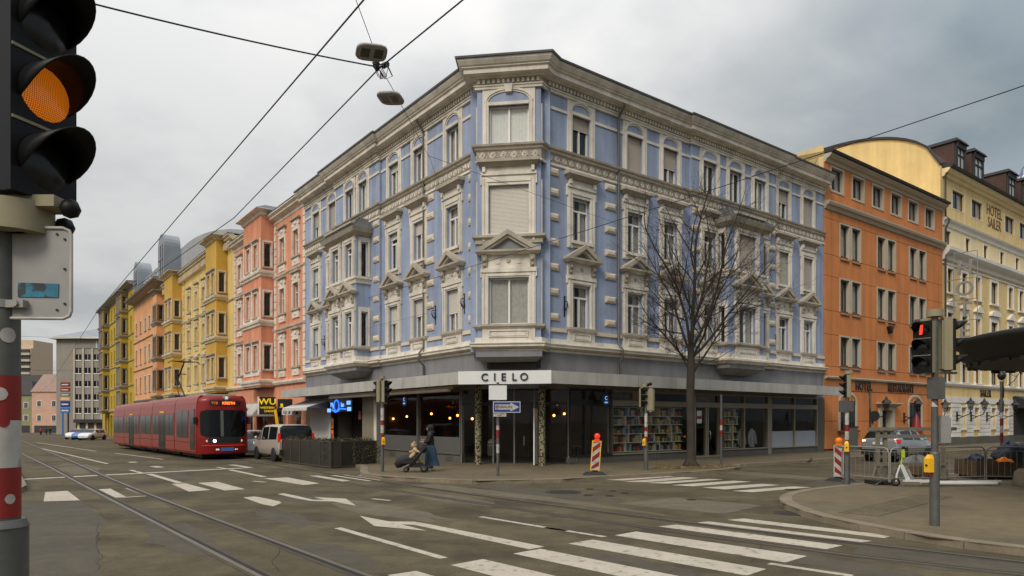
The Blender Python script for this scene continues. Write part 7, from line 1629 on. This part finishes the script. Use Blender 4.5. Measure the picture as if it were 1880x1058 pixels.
def crate(label, x, y, w, d, h, rz, n=4):
    T = thing('planter_box', label, 'planter', (x, y, .12), rz)
    for k in range(n):
        z0 = .1 + k * (h - .1) / n; m = MB(); m.box(0, w, -.02, 0, z0 + .006, z0 + (h - .1) / n - .006); obj(m, 'plank', 'wood', T); m = MB(); m.box(0, w, d, d + .02, z0 + .006, z0 + (h - .1) / n - .006); obj(m, 'plank', 'wood', T)
        for xx in (0, w): m = MB(); m.box(xx - .01, xx + .01, 0, d, z0 + .006, z0 + (h - .1) / n - .006); obj(m, 'plank', 'wood', T)
    for xx in (.15, w - .3): m = MB(); m.box(xx, xx + .15, 0, d, 0, .1); obj(m, 'skid', 'wood_grey', T)
    m = MB(); m.box(.02, w - .02, .01, d - .01, .12, h - .08); obj(m, 'fill', 'stone_plinth', T); return T
crate('long plank built planter box under dark tarpaulins at the right edge', 15.15, 22.6, 4.2, 1.2, .62, R(-3)); crate('small wooden box on the ground behind the barrier', 13.6, 23.2, 1.0, .7, .42, R(5), 3)
def heap(label, x, y, z, sx, sy, sz, mt, seed, name='tarpaulin', cat='tarpaulin'):
    rr = random.Random(seed); m = MB(); n = 18; h = 9; vs = []
    for j in range(h + 1):
        for i in range(n):
            a = 2 * math.pi * i / n; t = j / h * math.pi / 2; r_ = math.cos(t) * (1 + .22 * math.sin(a * 3 + seed) + .14 * math.sin(a * 5 + j)) ; vs.append((sx * r_ * math.cos(a), sy * r_ * math.sin(a), sz * math.sin(t) * (1 + .2 * math.sin(a * 2 + seed * 2)) + rr.uniform(-.02, .02)))
    m.add(vs, [(j * n + i, j * n + (i + 1) % n, (j + 1) * n + (i + 1) % n, (j + 1) * n + i) for j in range(h) for i in range(n)], 0, True); o = obj(m, name, mt, None, (x, y, z)); return tag(o, label, cat)
heap('dark crumpled tarpaulin heaped on the plank planter', 17.4, 23.0, .66, 1.5, .55, .62, 'tarp_dark', 3); heap('blue folded tarpaulin on top of the dark heap', 16.45, 22.9, 1.0, .34, .28, .3, 'tarp_blue', 5); heap('small blue bundle at the planter corner', 15.45, 23.0, .70, .28, .22, .2, 'tarp_blue', 7); heap('orange plastic bundle lying on the plank planter', 16.1, 22.65, .70, .28, .2, .16, 'beacon_orange', 9, 'bundle', 'bundle'); heap('grey sacks lying behind the small wooden box', 14.0, 23.9, .12, .7, .5, .62, 'bin_grey', 4, 'sack_pile', 'sacks')
for i, (x, y, z, L, r1, r2, lb) in enumerate(((16.9, 22.7, 1.1, 1.9, -.5, .1, 'light plank leaning over the tarpaulin, upper of two'), (16.6, 22.4, 1.05, 2.1, -.42, .3, 'light plank leaning over the tarpaulin, lower of two'))): m = MB(); m.box(0, L, -.06, .06, -.02, .02); o = obj(m, 'plank', 'wood_grey', None, (x, y, z + .25)); o.rotation_euler = (0, -r1 * .8, r2 - .3); tag(o, lb, 'plank')
T = thing('warning_tape_board', 'small white board with red lettering at the right edge', 'sign', (17.3, 21.8, .98), math.pi); m = MB(); m.box(-.8, .35, 0, .02, 0, .14); obj(m, 'board', 'band_white', T); text('lettering', 'STRABAG', .12, 'band_red', T, (-.1, .024, .07), ext=.001); m = MB(); m.box(-.8, -.76, -.02, 0, -.86, .1); m.box(.3, .34, -.02, 0, -.86, .1); obj(m, 'stake', 'wood_grey', T)
for i, (a, b, lb) in enumerate(((G(1720, 893, .12), G(1830, 893, .12), 'white plastic pipe on the pavement, nearer one'), (G(1690, 887, .2), G(1838, 886, .2), 'white plastic pipe on the pavement, farther one'))): m = MB(); m.tube([(a[0], a[1], .20 + .02 * i), (b[0], b[1], .20 + .02 * i)], .045, 8); tag(obj(m, 'pipe', 'scooter_white'), lb, 'pipe', 'white pipes by the barrier')
# e-scooter
x, y = G(1648, 893, .12); SCO = thing('scooter', 'white electric scooter with lime green stem parked at the barrier', 'scooter', (x, y, .12), R(-8))
for xx, nm in ((-.05, 'wheel'), (.98, 'wheel')): m = MB(); m.lathe((0, 0, 0), [(.07, -.03), (.115, -.03), (.125, 0), (.115, .03), (.07, .03)], 18); me = m.mesh('wheel', 'rubber'); me.transform(Matrix.Rotation(math.pi / 2, 4, 'X')); w = lnk('wheel', me, SCO, (xx, 0, .125)); m = MB(); m.cyl((0, -.02, 0), .07, .04, 12, axis='y'); obj(m, 'hub', 'galvanised', w)
m = MB(); m.prism([(.16, .14), (.2, .20), (1.05, .2), (1.05, .14)], -.08, .08, 'y'); obj(m, 'deck', 'scooter_white', SCO); m = MB(); m.prism([(.05, .60), (.13, .64), (.34, .2), (.22, .15)], -.05, .05, 'y'); obj(m, 'neck', 'scooter_white', SCO); m = MB(); m.prism([(.22, .5), (.30, .5), (.42, .22), (.34, .22)], -.06, .06, 'y'); obj(m, 'battery', 'sign_back', SCO); m = MB(); m.tube([(-.05, 0, .14), (-.02, .0, .35), (.07, 0, .62)], .03, 8); obj(m, 'fork', 'scooter_white', SCO)
m = MB(); m.tube([(.09, 0, .60), (.14, 0, .95), (.17, 0, 1.12)], .026, 8); m.box(.1, .19, -.035, .035, .84, 1.06); obj(m, 'stem', 'scooter_lime', SCO); m = MB(); m.tube([(.17, -.26, 1.14), (.17, -.1, 1.12), (.17, .1, 1.12), (.17, .26, 1.14)], .018, 8); m.ball((.16, 0, 1.13), .05, 8); obj(m, 'handlebar', 'black_plastic', SCO)
# dark round kiosk
KI = thing('kiosk', 'dark round roofed kiosk cut by the right edge', 'kiosk', (17.0, 17.2, .12))
m = MB(); m.lathe((0, 0, 0), [(0, 3.50), (4.4, 3.50), (4.75, 3.46), (4.8, 3.58), (4.9, 3.62), (4.95, 3.92), (5.08, 3.98), (5.1, 4.10), (4.9, 4.16), (2.5, 4.5), (0, 4.7)], 64); obj(m, 'roof', mat('kiosk_dark', (.010, .010, .0085), .55, var=.3), KI)
m = MB(); m.lathe((0, 0, 0), [(2.9, 0), (2.9, 3.5)], 40); obj(m, 'drum', 'window_dark', KI)
for i in range(44): a = 2 * math.pi * i / 44; m = MB(); m.box(-.17, .17, -.02, .05, 3.45 - .03 * (i % 3), 3.5); obj(m, 'scallop', 'kiosk_dark', KI, (4.72 * math.cos(a), 4.72 * math.sin(a), 0), a - math.pi / 2)
for i in range(10): a = 2 * math.pi * i / 10 + .2; m = MB(); m.cyl((3.1 * math.cos(a), 3.1 * math.sin(a), 0), .08, 3.5, 10); obj(m, 'column', 'dark_metal', KI)
x, y = G(1893, 893, .12); m = MB(); m.lathe((0, 0, 0), [(.42, 0), (.45, .08), (.40, .42), (.3, .5), (0, .52)], 20); tag(obj(m, 'bollard', 'kerb_stone', None, (x, y, .12)), 'stubby stone bollard at the right edge of the pavement', 'bollard')
# red closed parasol at the hotel door, pigeon
x, y = PR(33.6, 1.6); T = thing('parasol', 'closed dark red parasol by the orange hotel doorway', 'parasol', (x, y, .12)); m = MB(); m.cyl((0, 0, 0), .03, 2.3, 8); obj(m, 'pole', 'dark_metal', T); m = MB(); m.lathe((0, 0, 0), [(.32, .6), (.38, .9), (.3, 1.4), (.12, 2.2), (0, 2.4)], 12); obj(m, 'canopy', 'band_red', T); m = MB(); m.cyl((0, 0, 0), .3, .08, 14); obj(m, 'base', 'stone_plinth', T)
x, y = G(1486, 852); T = thing('pigeon', 'dark pigeon walking on the road', 'pigeon', (x, y, 0), R(25)); m = MB(); m.tube([(-.2, 0, .10), (-.12, 0, .12), (0, 0, .14), (.1, 0, .18), (.14, 0, .25), (.16, 0, .28), (.2, 0, .275)], [.015, .04, .075, .06, .035, .035, .008], 10); obj(m, 'body', 'pigeon', T); m = MB(); m.tube([(.02, .03, 0), (.02, .03, .1)], .008, 5); m.tube([(-.02, -.03, 0), (-.0, -.03, .1)], .008, 5); obj(m, 'legs', 'coat_red', T)
# far signal showing green
x, y = -92.5, 129; T = thing('traffic_light', 'far signal showing green at the end of the left-hand street', 'traffic light', (x, y, gz(x, y))); pole(T, 8.2, .08); h_ = head_parts(T, (0, -.2, 6.2), math.pi, 'black_plastic', (0, 'signal_green'), 2.2)
# ------------------------------------------------------------------ people
def skin(name, chains, material, parent, loc=(0, 0, 0), rz=0.0, sub=2):
    """chains: lists of (x,y,z,r) sharing joints by position -> one continuous surface"""
    idx, V, E_, Rr = {}, [], [], []
    for ch in chains:
        pr = None
        for x, y, z, r_ in ch:
            k = (round(x, 3), round(y, 3), round(z, 3))
            if k not in idx: idx[k] = len(V); V.append((x, y, z)); Rr.append(r_)
            i = idx[k]
            if pr is not None and pr != i: E_.append((pr, i))
            pr = i
    me = bpy.data.meshes.new('sk'); me.from_pydata(V, E_, []); o = bpy.data.objects.new('sk', me); COL.objects.link(o)
    md = o.modifiers.new('s', 'SKIN'); 
    for i, r_ in enumerate(Rr): me.skin_vertices[0].data[i].radius = (r_, r_) if not isinstance(r_, tuple) else r_
    me.skin_vertices[0].data[0].use_root = True
    sb = o.modifiers.new('u', 'SUBSURF'); sb.levels = sub; sb.render_levels = sub
    bpy.context.view_layer.update()
    m2 = bpy.data.meshes.new_from_object(o.evaluated_get(bpy.context.evaluated_depsgraph_get())); bpy.data.objects.remove(o)
    m2.materials.clear(); m2.materials.append(MATS[material])
    for p in m2.polygons: p.use_smooth = True
    return lnk(name, m2, parent, loc, rz)
def body_mesh(parent, mt, arms, legs, lean=0.0):
    hip = (0, 0, .92, .13)
    ch = [[hip, (0.01, 0, 1.08, .125), (.02 + lean * .4, 0, 1.25, .14), (.01 + lean * .7, 0, 1.40, .12), (.01 + lean, 0, 1.48, .06), (.03 + lean, 0, 1.56, .075), (.04 + lean, 0, 1.66, .085)]]
    for a in arms: ch.append([(.01 + lean * .7, 0, 1.40, .12)] + a)
    for l in legs: ch.append([hip] + l)
    return skin('body', ch, mt, parent)
x, y = G(790, 865, .12)
PW_ = thing('person', 'person in dark jacket, dark headscarf and long denim skirt pushing a stroller', 'person', (x, y, .12), math.pi + R(5))
arms = [[(.0, .17, 1.38, .065), (.06, .21, 1.14, .05), (.27, .17, 1.10, .04), (.34, .15, 1.12, .035)], [(.0, -.17, 1.38, .065), (.03, -.22, 1.14, .05), (.28, -.2, 1.16, .04), (.36, -.18, 1.18, .035)]]
legs = [[(0, .09, .86, .095), (.03, .09, .48, .065), (.0, .09, .10, .045), (.12, .09, .04, .04)], [(0, -.09, .86, .095), (.0, -.09, .48, .065), (-.08, -.09, .12, .045), (.03, -.09, .05, .04)]]
body_mesh(PW_, 'skin', arms, legs)
skin('jacket', [[(0, 0, .84, .17), (0.0, 0, 1.0, .165), (.01, 0, 1.22, .175), (.01, 0, 1.38, .15), (.01, 0, 1.46, .08)], [(.01, 0, 1.38, .15), (.0, .17, 1.37, .085), (.06, .215, 1.13, .07), (.25, .175, 1.10, .055)], [(.01, 0, 1.38, .15), (.0, -.17, 1.37, .085), (.03, -.225, 1.13, .07), (.26, -.2, 1.15, .055)]], 'jacket', PW_)
m = MB(); n = 20; vs = []
for j, (z, rx, ry) in enumerate(((.98, .17, .16), (.8, .21, .20), (.5, .24, .21), (.3, .27, .235), (.21, .29, .245))):
    for i in range(n): a = 2 * math.pi * i / n; k = 1 + (.06 * math.sin(a * 6) * j / 4); vs.append((rx * k * math.cos(a) - .02 * j, ry * k * math.sin(a), z))
m.add(vs, [(j * n + i, j * n + (i + 1) % n, (j + 1) * n + (i + 1) % n, (j + 1) * n + i) for j in range(4) for i in range(n)], 0, True); obj(m, 'skirt', 'denim', PW_)
m = MB(); m.ball((-.01, 0, 1.63), .135, 14, 0, (1.0, .88, 1.08)); m.tube([(-.02, 0, 1.55), (-.03, 0, 1.44)], [.11, .15], 12); obj(m, 'headscarf', 'jacket', PW_)
m = MB(); m.ball((.06, 0, 1.61), .092, 12, 0, (.85, .8, 1.05)); m.tube([(.13, 0, 1.625), (.152, 0, 1.60), (.13, 0, 1.585)], [.008, .016, .01], 6)
for sy in (-1, 1): m.ball((.127, sy * .032, 1.635), .011, 6)
m.tube([(.135, -.025, 1.56), (.14, .0, 1.557), (.135, .025, 1.56)], .006, 5); obj(m, 'face', 'skin', PW_)
for sy in (-1, 1):                                   # hands closed round phone and stroller bar
    hx = (.36, .16, 1.125) if sy > 0 else (.38, -.185, 1.19); m = MB(); m.ball(hx, .035, 8, 0, (1.2, .7, .9))
    for k in range(4): m.tube([(hx[0] + .02, hx[1] - .02 + k * .014, hx[2] + .01), (hx[0] + .055, hx[1] - .02 + k * .014, hx[2] + .012 - .004 * abs(k - 1.5)), (hx[0] + .06, hx[1] - .02 + k * .014, hx[2] - .025)], .0085, 5)
    m.tube([(hx[0], hx[1] + sy * -.02, hx[2] - .01), (hx[0] + .035, hx[1] - sy * .035, hx[2] + .02)], .009, 5); obj(m, 'hand', 'skin', PW_)
for xx, sy in ((.06, .09), (-.03, -.09)): m = MB(); m.tube([(xx - .09, sy, .05), (xx, sy, .055), (xx + .12, sy, .045), (xx + .15, sy, .04)], [.045, .05, .045, .025], 10); obj(m, 'shoe', 'shoe_white', PW_)
ph = thing('phone', 'dark phone held up by the person with the stroller', 'phone', (x - .42, y + .1, 1.27)); m = MB(); m.box(-.006, .006, -.035, .035, 0, .14); obj(m, 'case', 'black_plastic', ph); m = MB(); m.box(.006, .008, -.03, .03, .01, .13); obj(m, 'screen', 'dark_glass', ph)
# stroller, facing left
x, y = G(757, 867, .12)
ST = thing('stroller', 'black stroller with big hood and foot muff', 'stroller', (x, y, .12), math.pi + R(3))
wh = MB(); wh.lathe((0, 0, 0), [(.05, -.025), (.125, -.025), (.14, 0), (.125, .025), (.05, .025)], 18); whm = wh.mesh('wheel', 'rubber'); whm.transform(Matrix.Rotation(math.pi / 2, 4, 'X')); hbm = MB(); hbm.cyl((0, -.03, 0), .06, .06, 12, axis='y'); hbm = hbm.mesh('hub', 'galvanised')
for wx, wy, s_ in ((-.45, .26, 1), (-.45, -.26, 1), (.22, .2, .72), (.22, -.2, .72)): w = lnk('wheel', whm, ST, (wx, wy, .14 * s_)); w.scale = (s_,) * 3; lnk('hub', hbm, w)
for sy in (-1, 1): m = MB(); m.tube([(.22, sy * .2, .14), (-.05, sy * .24, .42), (-.38, sy * .25, .80), (-.58, sy * .25, 1.02)], .017, 6); m.tube([(-.45, sy * .25, .16), (-.18, sy * .24, .5)], .017, 6); obj(m, 'frame_side', 'dark_metal', ST)
m = MB(); m.tube([(-.58, -.25, 1.02), (-.60, 0, 1.03), (-.58, .25, 1.02)], .02, 6); obj(m, 'push_bar', 'black_plastic', ST)
m = MB(); m.prism([(-.42, .82), (-.30, .86), (-.02, .46), (.45, .42), (.48, .34), (-.1, .32)], -.2, .2, 'y'); obj(m, 'seat', 'stroller_black', ST)
m = MB(); m.tube([(-.02, 0, .50), (.2, 0, .48), (.4, 0, .40), (.52, 0, .26), (.50, 0, .16)], [.14, .19, .20, .17, .08], 14); obj(m, 'foot_muff', 'stroller_black', ST)
m = MB()
for j in range(6): pass
m.lathe((-.36, 0, .72), [(.05, -.0), (.17, .04), (.2, .14), (.17, .26), (.1, .32)], 14); obj(m, 'hood', 'stroller_black', ST)
m = MB(); m.box(-.40, .1, -.17, .17, .18, .34); obj(m, 'basket', 'stroller_black', ST)
CH = thing('child', 'small child in fluffy beige overall and hat sitting in the stroller', 'person', (x, y, .12), math.pi + R(3))
skin('body', [[(-.12, 0, .58, .12), (-.14, 0, .75, .125), (-.10, 0, .86, .10), (-.08, 0, .93, .06), (-.06, 0, 1.0, .09)], [(-.10, 0, .86, .10), (-.1, .13, .84, .06), (-.24, .17, .76, .05), (-.36, .15, .77, .04)], [(-.10, 0, .86, .10), (-.1, -.13, .84, .06), (.06, -.15, .74, .05), (.14, -.12, .76, .04)], [(-.12, 0, .58, .12), (.05, .08, .56, .08), (.2, .08, .5, .06)], [(-.12, 0, .58, .12), (.05, -.08, .56, .08), (.2, -.08, .5, .06)]], 'fur_beige', CH)
m = MB(); m.ball((-.06, 0, 1.0), .115, 12, 0, (1, 1, .95))
for sy in (-1, 1): m.ball((-.08, sy * .08, 1.1), .045, 8)
obj(m, 'hat', 'fur_beige', CH); m = MB(); m.ball((.02, 0, .985), .07, 10, 0, (.6, .9, .95)); m.ball((.062, 0, .98), .012, 6); obj(m, 'face', 'skin', CH)
# distant walkers
def walker(label, px, py, Y, mt, flip=1, pants='jacket'):
    X_ = (px - 940) / 1270. * Y; T = thing('person', label, 'person', (X_, Y, gz(X_, Y)), R(-90 + 30 * flip), 'distant walkers')
    a = [[(.0, .17, 1.38, .06), (.05, .22, 1.12, .05), (.15, .2, .9, .04)], [(.0, -.17, 1.38, .06), (-.05, -.22, 1.12, .05), (.05, -.2, .9, .04)]]; l = [[(0, .09, .86, .09), (.1, .09, .48, .065), (.12, .09, .08, .05), (.22, .09, .04, .04)], [(0, -.09, .86, .09), (-.03, -.09, .48, .065), (-.2, -.09, .12, .05), (-.12, -.09, .05, .04)]]
    body_mesh(T, 'skin', a, l); skin('coat', [[(0, 0, .7, .16), (0, 0, 1.0, .16), (.01, 0, 1.25, .17), (.01, 0, 1.40, .13), (.01, 0, 1.47, .07)], [(.01, 0, 1.40, .13), (.0, .17, 1.38, .08), (.05, .22, 1.12, .065), (.14, .2, .93, .055)], [(.01, 0, 1.40, .13), (.0, -.17, 1.38, .08), (-.05, -.22, 1.12, .065), (.04, -.2, .93, .055)]], mt, T)
    skin('trousers', [[(0, 0, .9, .14), (0, .09, .84, .10), (.1, .09, .48, .08), (.12, .09, .12, .065)], [(0, 0, .9, .14), (0, -.09, .84, .10), (-.03, -.09, .48, .08), (-.2, -.09, .15, .065)]], pants, T); m = MB(); m.ball((.03, 0, 1.68), .1, 10); obj(m, 'hair', 'jacket', T)
walker('distant person in a red coat on the far pavement', 75, 800, 138, 'coat_red'); walker('distant person in dark clothes, left of the far pair', 85, 799, 146, 'jacket', -1); walker('distant person in dark clothes, right of the far pair', 92, 799, 147, 'jacket', 1, 'denim')
# ------------------------------------------------------------------ bare street tree
TT = thing('tree', 'bare street tree with dark trunk and fine upright twigs before the blue house', 'tree', (tx, ty, .12)); rt = random.Random(21)
trunk = MB(); limbs = MB(); twigs = MB()
def grow(p, d, L, r_, lev):
    n = 5 if lev < 3 else 3; pts = [Vector(p)]; rs = [r_]; dd = Vector(d).normalized()
    r_end = r_ * (.62 if lev < 3 else .45)
    for i in range(n):
        wob = Vector((rt.gauss(0, 1), rt.gauss(0, 1), rt.gauss(0, .6))) * (.09 if lev < 3 else .14)
        dd = (dd + wob + Vector((0, 0, .06 if lev < 4 else .03))).normalized(); pts.append(pts[-1] + dd * L / n); rs.append(r_ + (r_end - r_) * (i + 1) / n)
    (trunk if lev == 0 else limbs if lev <= 2 else twigs).tube(pts, rs, 10 if lev == 0 else 7 if lev <= 2 else 4, 0, lev <= 2)
    if lev >= 6: return
    k = {0: 0, 1: 6, 2: 4, 3: 3, 4: 2, 5: 1}[lev]
    for i in range(k):
        t = rt.uniform(.25, .98) if lev > 0 else 1; j = min(n - 1, int(t * n)); q = pts[j].lerp(pts[j + 1], t * n - j); ax = (pts[j + 1] - pts[j]).normalized()
        s = ax.cross(Vector((rt.uniform(-1, 1), rt.uniform(-1, 1), rt.uniform(-1, 1)))).normalized(); a = R(rt.uniform(28, 62)); nd = ax * math.cos(a) + s * math.sin(a)
        grow(q, nd, L * rt.uniform(.38, .62), max(.0042, rs[j] * rt.uniform(.38, .58)), lev + 1)
    if lev > 0: grow(pts[-1], dd, L * .6, max(.0042, r_end * .95), lev + 1)
base = [(0, 0, -.02), (0, 0, .12), (.02, 0, .5), (.02, .02, 1.6), (-.02, .02, 2.8), (.0, 0, 3.6), (.02, 0, 4.4), (0, 0, 5.0)]
trunk.tube(base, [.34, .24, .185, .165, .16, .165, .15, .13], 14)
for t in range(5): a = t * 1.3; trunk.tube([(.12 * math.cos(a), .12 * math.sin(a), .25), (.3 * math.cos(a), .3 * math.sin(a), .03), (.42 * math.cos(a), .42 * math.sin(a), -.03)], [.1, .07, .02], 7)
for (p, d, L, r_) in (((0, 0, 4.9), (.06, 0, 1), 3.9, .115), ((0, 0, 4.3), (-.72, -.1, .62), 2.0, .06), ((.0, 0, 4.5), (.85, .2, .6), 3.5, .075), ((0, 0, 4.7), (-.42, .2, .85), 2.7, .075), ((.0, 0, 4.8), (.5, -.1, .85), 3.6, .08), ((.02, 0, 3.7), (.5, .1, .85), 2.6, .06), ((0, 0, 4.9), (.22, .3, .95), 3.7, .085), ((0, 0, 4.8), (-.15, -.25, .97), 3.4, .085), ((0, 0, 4.4), (.15, -.5, .8), 3.0, .06), ((-.02, 0, 3.9), (-.35, .1, .95), 1.8, .05)):
    grow(p, d, L, r_ * .82, 1)
obj(trunk, 'trunk', 'bark', TT); obj(limbs, 'limbs', 'twig', TT); tag(obj(twigs, 'twigs', 'twig', TT), kind='stuff')
# ------------------------------------------------------------------ overhead wires and suspended street lamps
def at(px, py, Y): return Vector(((px - 940) / 1270. * Y, Y, 2.05 - (py - 772) * Y / 1270.))
def wire(name, label, pts, r_=.012, sag=0.0, mt='dark_metal', grp='overhead wires'):
    out = []
    for a, b in zip(pts, pts[1:]):
        a, b = Vector(a), Vector(b)
        for i in range(12): t = i / 12; q = a.lerp(b, t); q.z -= sag * 4 * t * (1 - t); out.append(q)
    out.append(Vector(pts[-1])); m = MB(); m.tube(out, r_, 5); return tag(obj(m, name, mt), label, 'wire', grp)
wire('contact_wire', 'tram contact wire running from the top centre to the far left', [(2.2, 1.5, 5.95), at(668, 0, 6.3), at(420, 290, 10.2), at(180, 570, 24.2), (PL(60, 12)[0], PL(60, 12)[1], 5.7), (PL(125, 12)[0], PL(125, 12)[1], 5.0)], .009)
node = at(698, 124, 11.9)
wire('span_wire', 'thick cable from the top edge through the lamp junction down the street', [at(905, -45, 9.6), node, at(430, 400, 21), at(195, 565, 38), (*PL(118, 2), 9)], .013)
wire('feeder_cable', 'sagging dark cable from the near signal to the lamp junction', [at(60, -22, 8.6), at(150, 2, 9.0), node], .013, .04)
wire('lamp_wire', 'thin wire carrying the two street lamps to the house wall', [at(648, -15, 10.6), at(680, 72, 11.5), node, at(719, 160, 12.5), at(790, 292, 18.5), (*PL(4.9, .05), 12.2)], .006)
wire('stay_wire', 'long dark wire from the right edge across the blue corner to its left front', [at(1990, 120, 13.6), at(1000, 447, 25.6), (*PL(19.3, .1), 8.95)], .012, .05)
wire('stay_wire', 'thin stay wire from the lamp wire to the tree side of the house', [at(786, 286, 18.2), (*PR(11.3, .1), 10.7)], .006)
wire('stay_wire', 'thin level wire between the iron brackets of the left front', [(*PL(19.35, .4), 7.1), (*PL(5.8, .4), 7.1)], .006)
wire('cross_wire', 'thin cross wire above the tram far down the street', [(*PL(48, .1), 9.5), (*PL(44, 17), 8.6)], .01)
wire('cross_wire', 'thin cross wire above the far parked cars', [(*PL(98, .1), 9.5), (*PL(90, 20), 8.6)], .012)
def lamp(label, c, rz, tilt):
    T = thing('street_lamp', label, 'street lamp', c, rz, 'suspended street lamps'); T.rotation_euler = (tilt[0], tilt[1], rz); T.scale = (.78, .78, .6)
    m = MB(); n = 24; vs = []
    def rr(a, w, d, k=4.0): ca, sa = math.cos(a), math.sin(a); q = (abs(ca) ** k + abs(sa) ** k) ** (-1 / k); return (w * q * ca, d * q * sa)
    for z, s_ in ((-.055, .80), (-.05, .97), (0, 1.0), (.035, .97), (.06, .6)):
        for i in range(n): x_, y_ = rr(2 * math.pi * i / n, .34 * s_, .19 * s_); vs.append((x_, y_, z))
    m.add(vs, [(j * n + i, j * n + (i + 1) % n, (j + 1) * n + (i + 1) % n, (j + 1) * n + i) for j in range(4) for i in range(n)], 0, True); m.add(vs[-n:], [tuple(range(n))]); m.add(vs[:n], [tuple(range(n))[::-1]]); obj(m, 'housing', 'sign_back', T)
    for sx in (-1, 1): m = MB(); m.box(sx * .05, sx * .24, -.1, .1, -.058, -.054); obj(m, 'light_field', 'lamp_glass', T)
    m = MB(); m.tube([(0, 0, .05), (0, 0, .22)], .02, 6); m.box(-.05, .05, -.03, .03, .05, .11); m.tube([(0, 0, .2), (.06, .03, .16), (.08, 0, .06)], .008, 5); obj(m, 'hanger', 'dark_metal', T)
lamp('upper of the two suspended street lamps, seen from below', at(682, 96, 11.4), R(28), (R(-30), R(-8), 0)); lamp('lower of the two suspended street lamps, tilted and farther from the camera', at(717, 180, 12.4), R(-28), (R(-22), R(12), 0))
JN = thing('wire_junction', 'tangle of insulators and cables where the overhead wires meet', 'junction', node); rj = random.Random(4)
for i in range(7): m = MB(); p = Vector((rj.uniform(-.1, .12), rj.uniform(-.1, .1), rj.uniform(-.1, .08))); m.cyl(p, .028, .08, 8); m.cyl(p + Vector((0, 0, .02)), .045, .015, 8); m.cyl(p + Vector((0, 0, .05)), .045, .015, 8); obj(m, 'insulator', 'dark_metal', JN)
for i in range(7): m = MB(); a = rj.random() * 6.28; m.tube([(.0, 0, .05), (.16 * math.cos(a), .1 * math.sin(a), .06), (.2 * math.cos(a + .6), .1, -.1), (.1 * math.cos(a + 1), 0, -.2), (0, 0, -.05)], .007, 5); obj(m, 'loop_cable', 'dark_metal' if i % 2 else 'sign_back', JN)
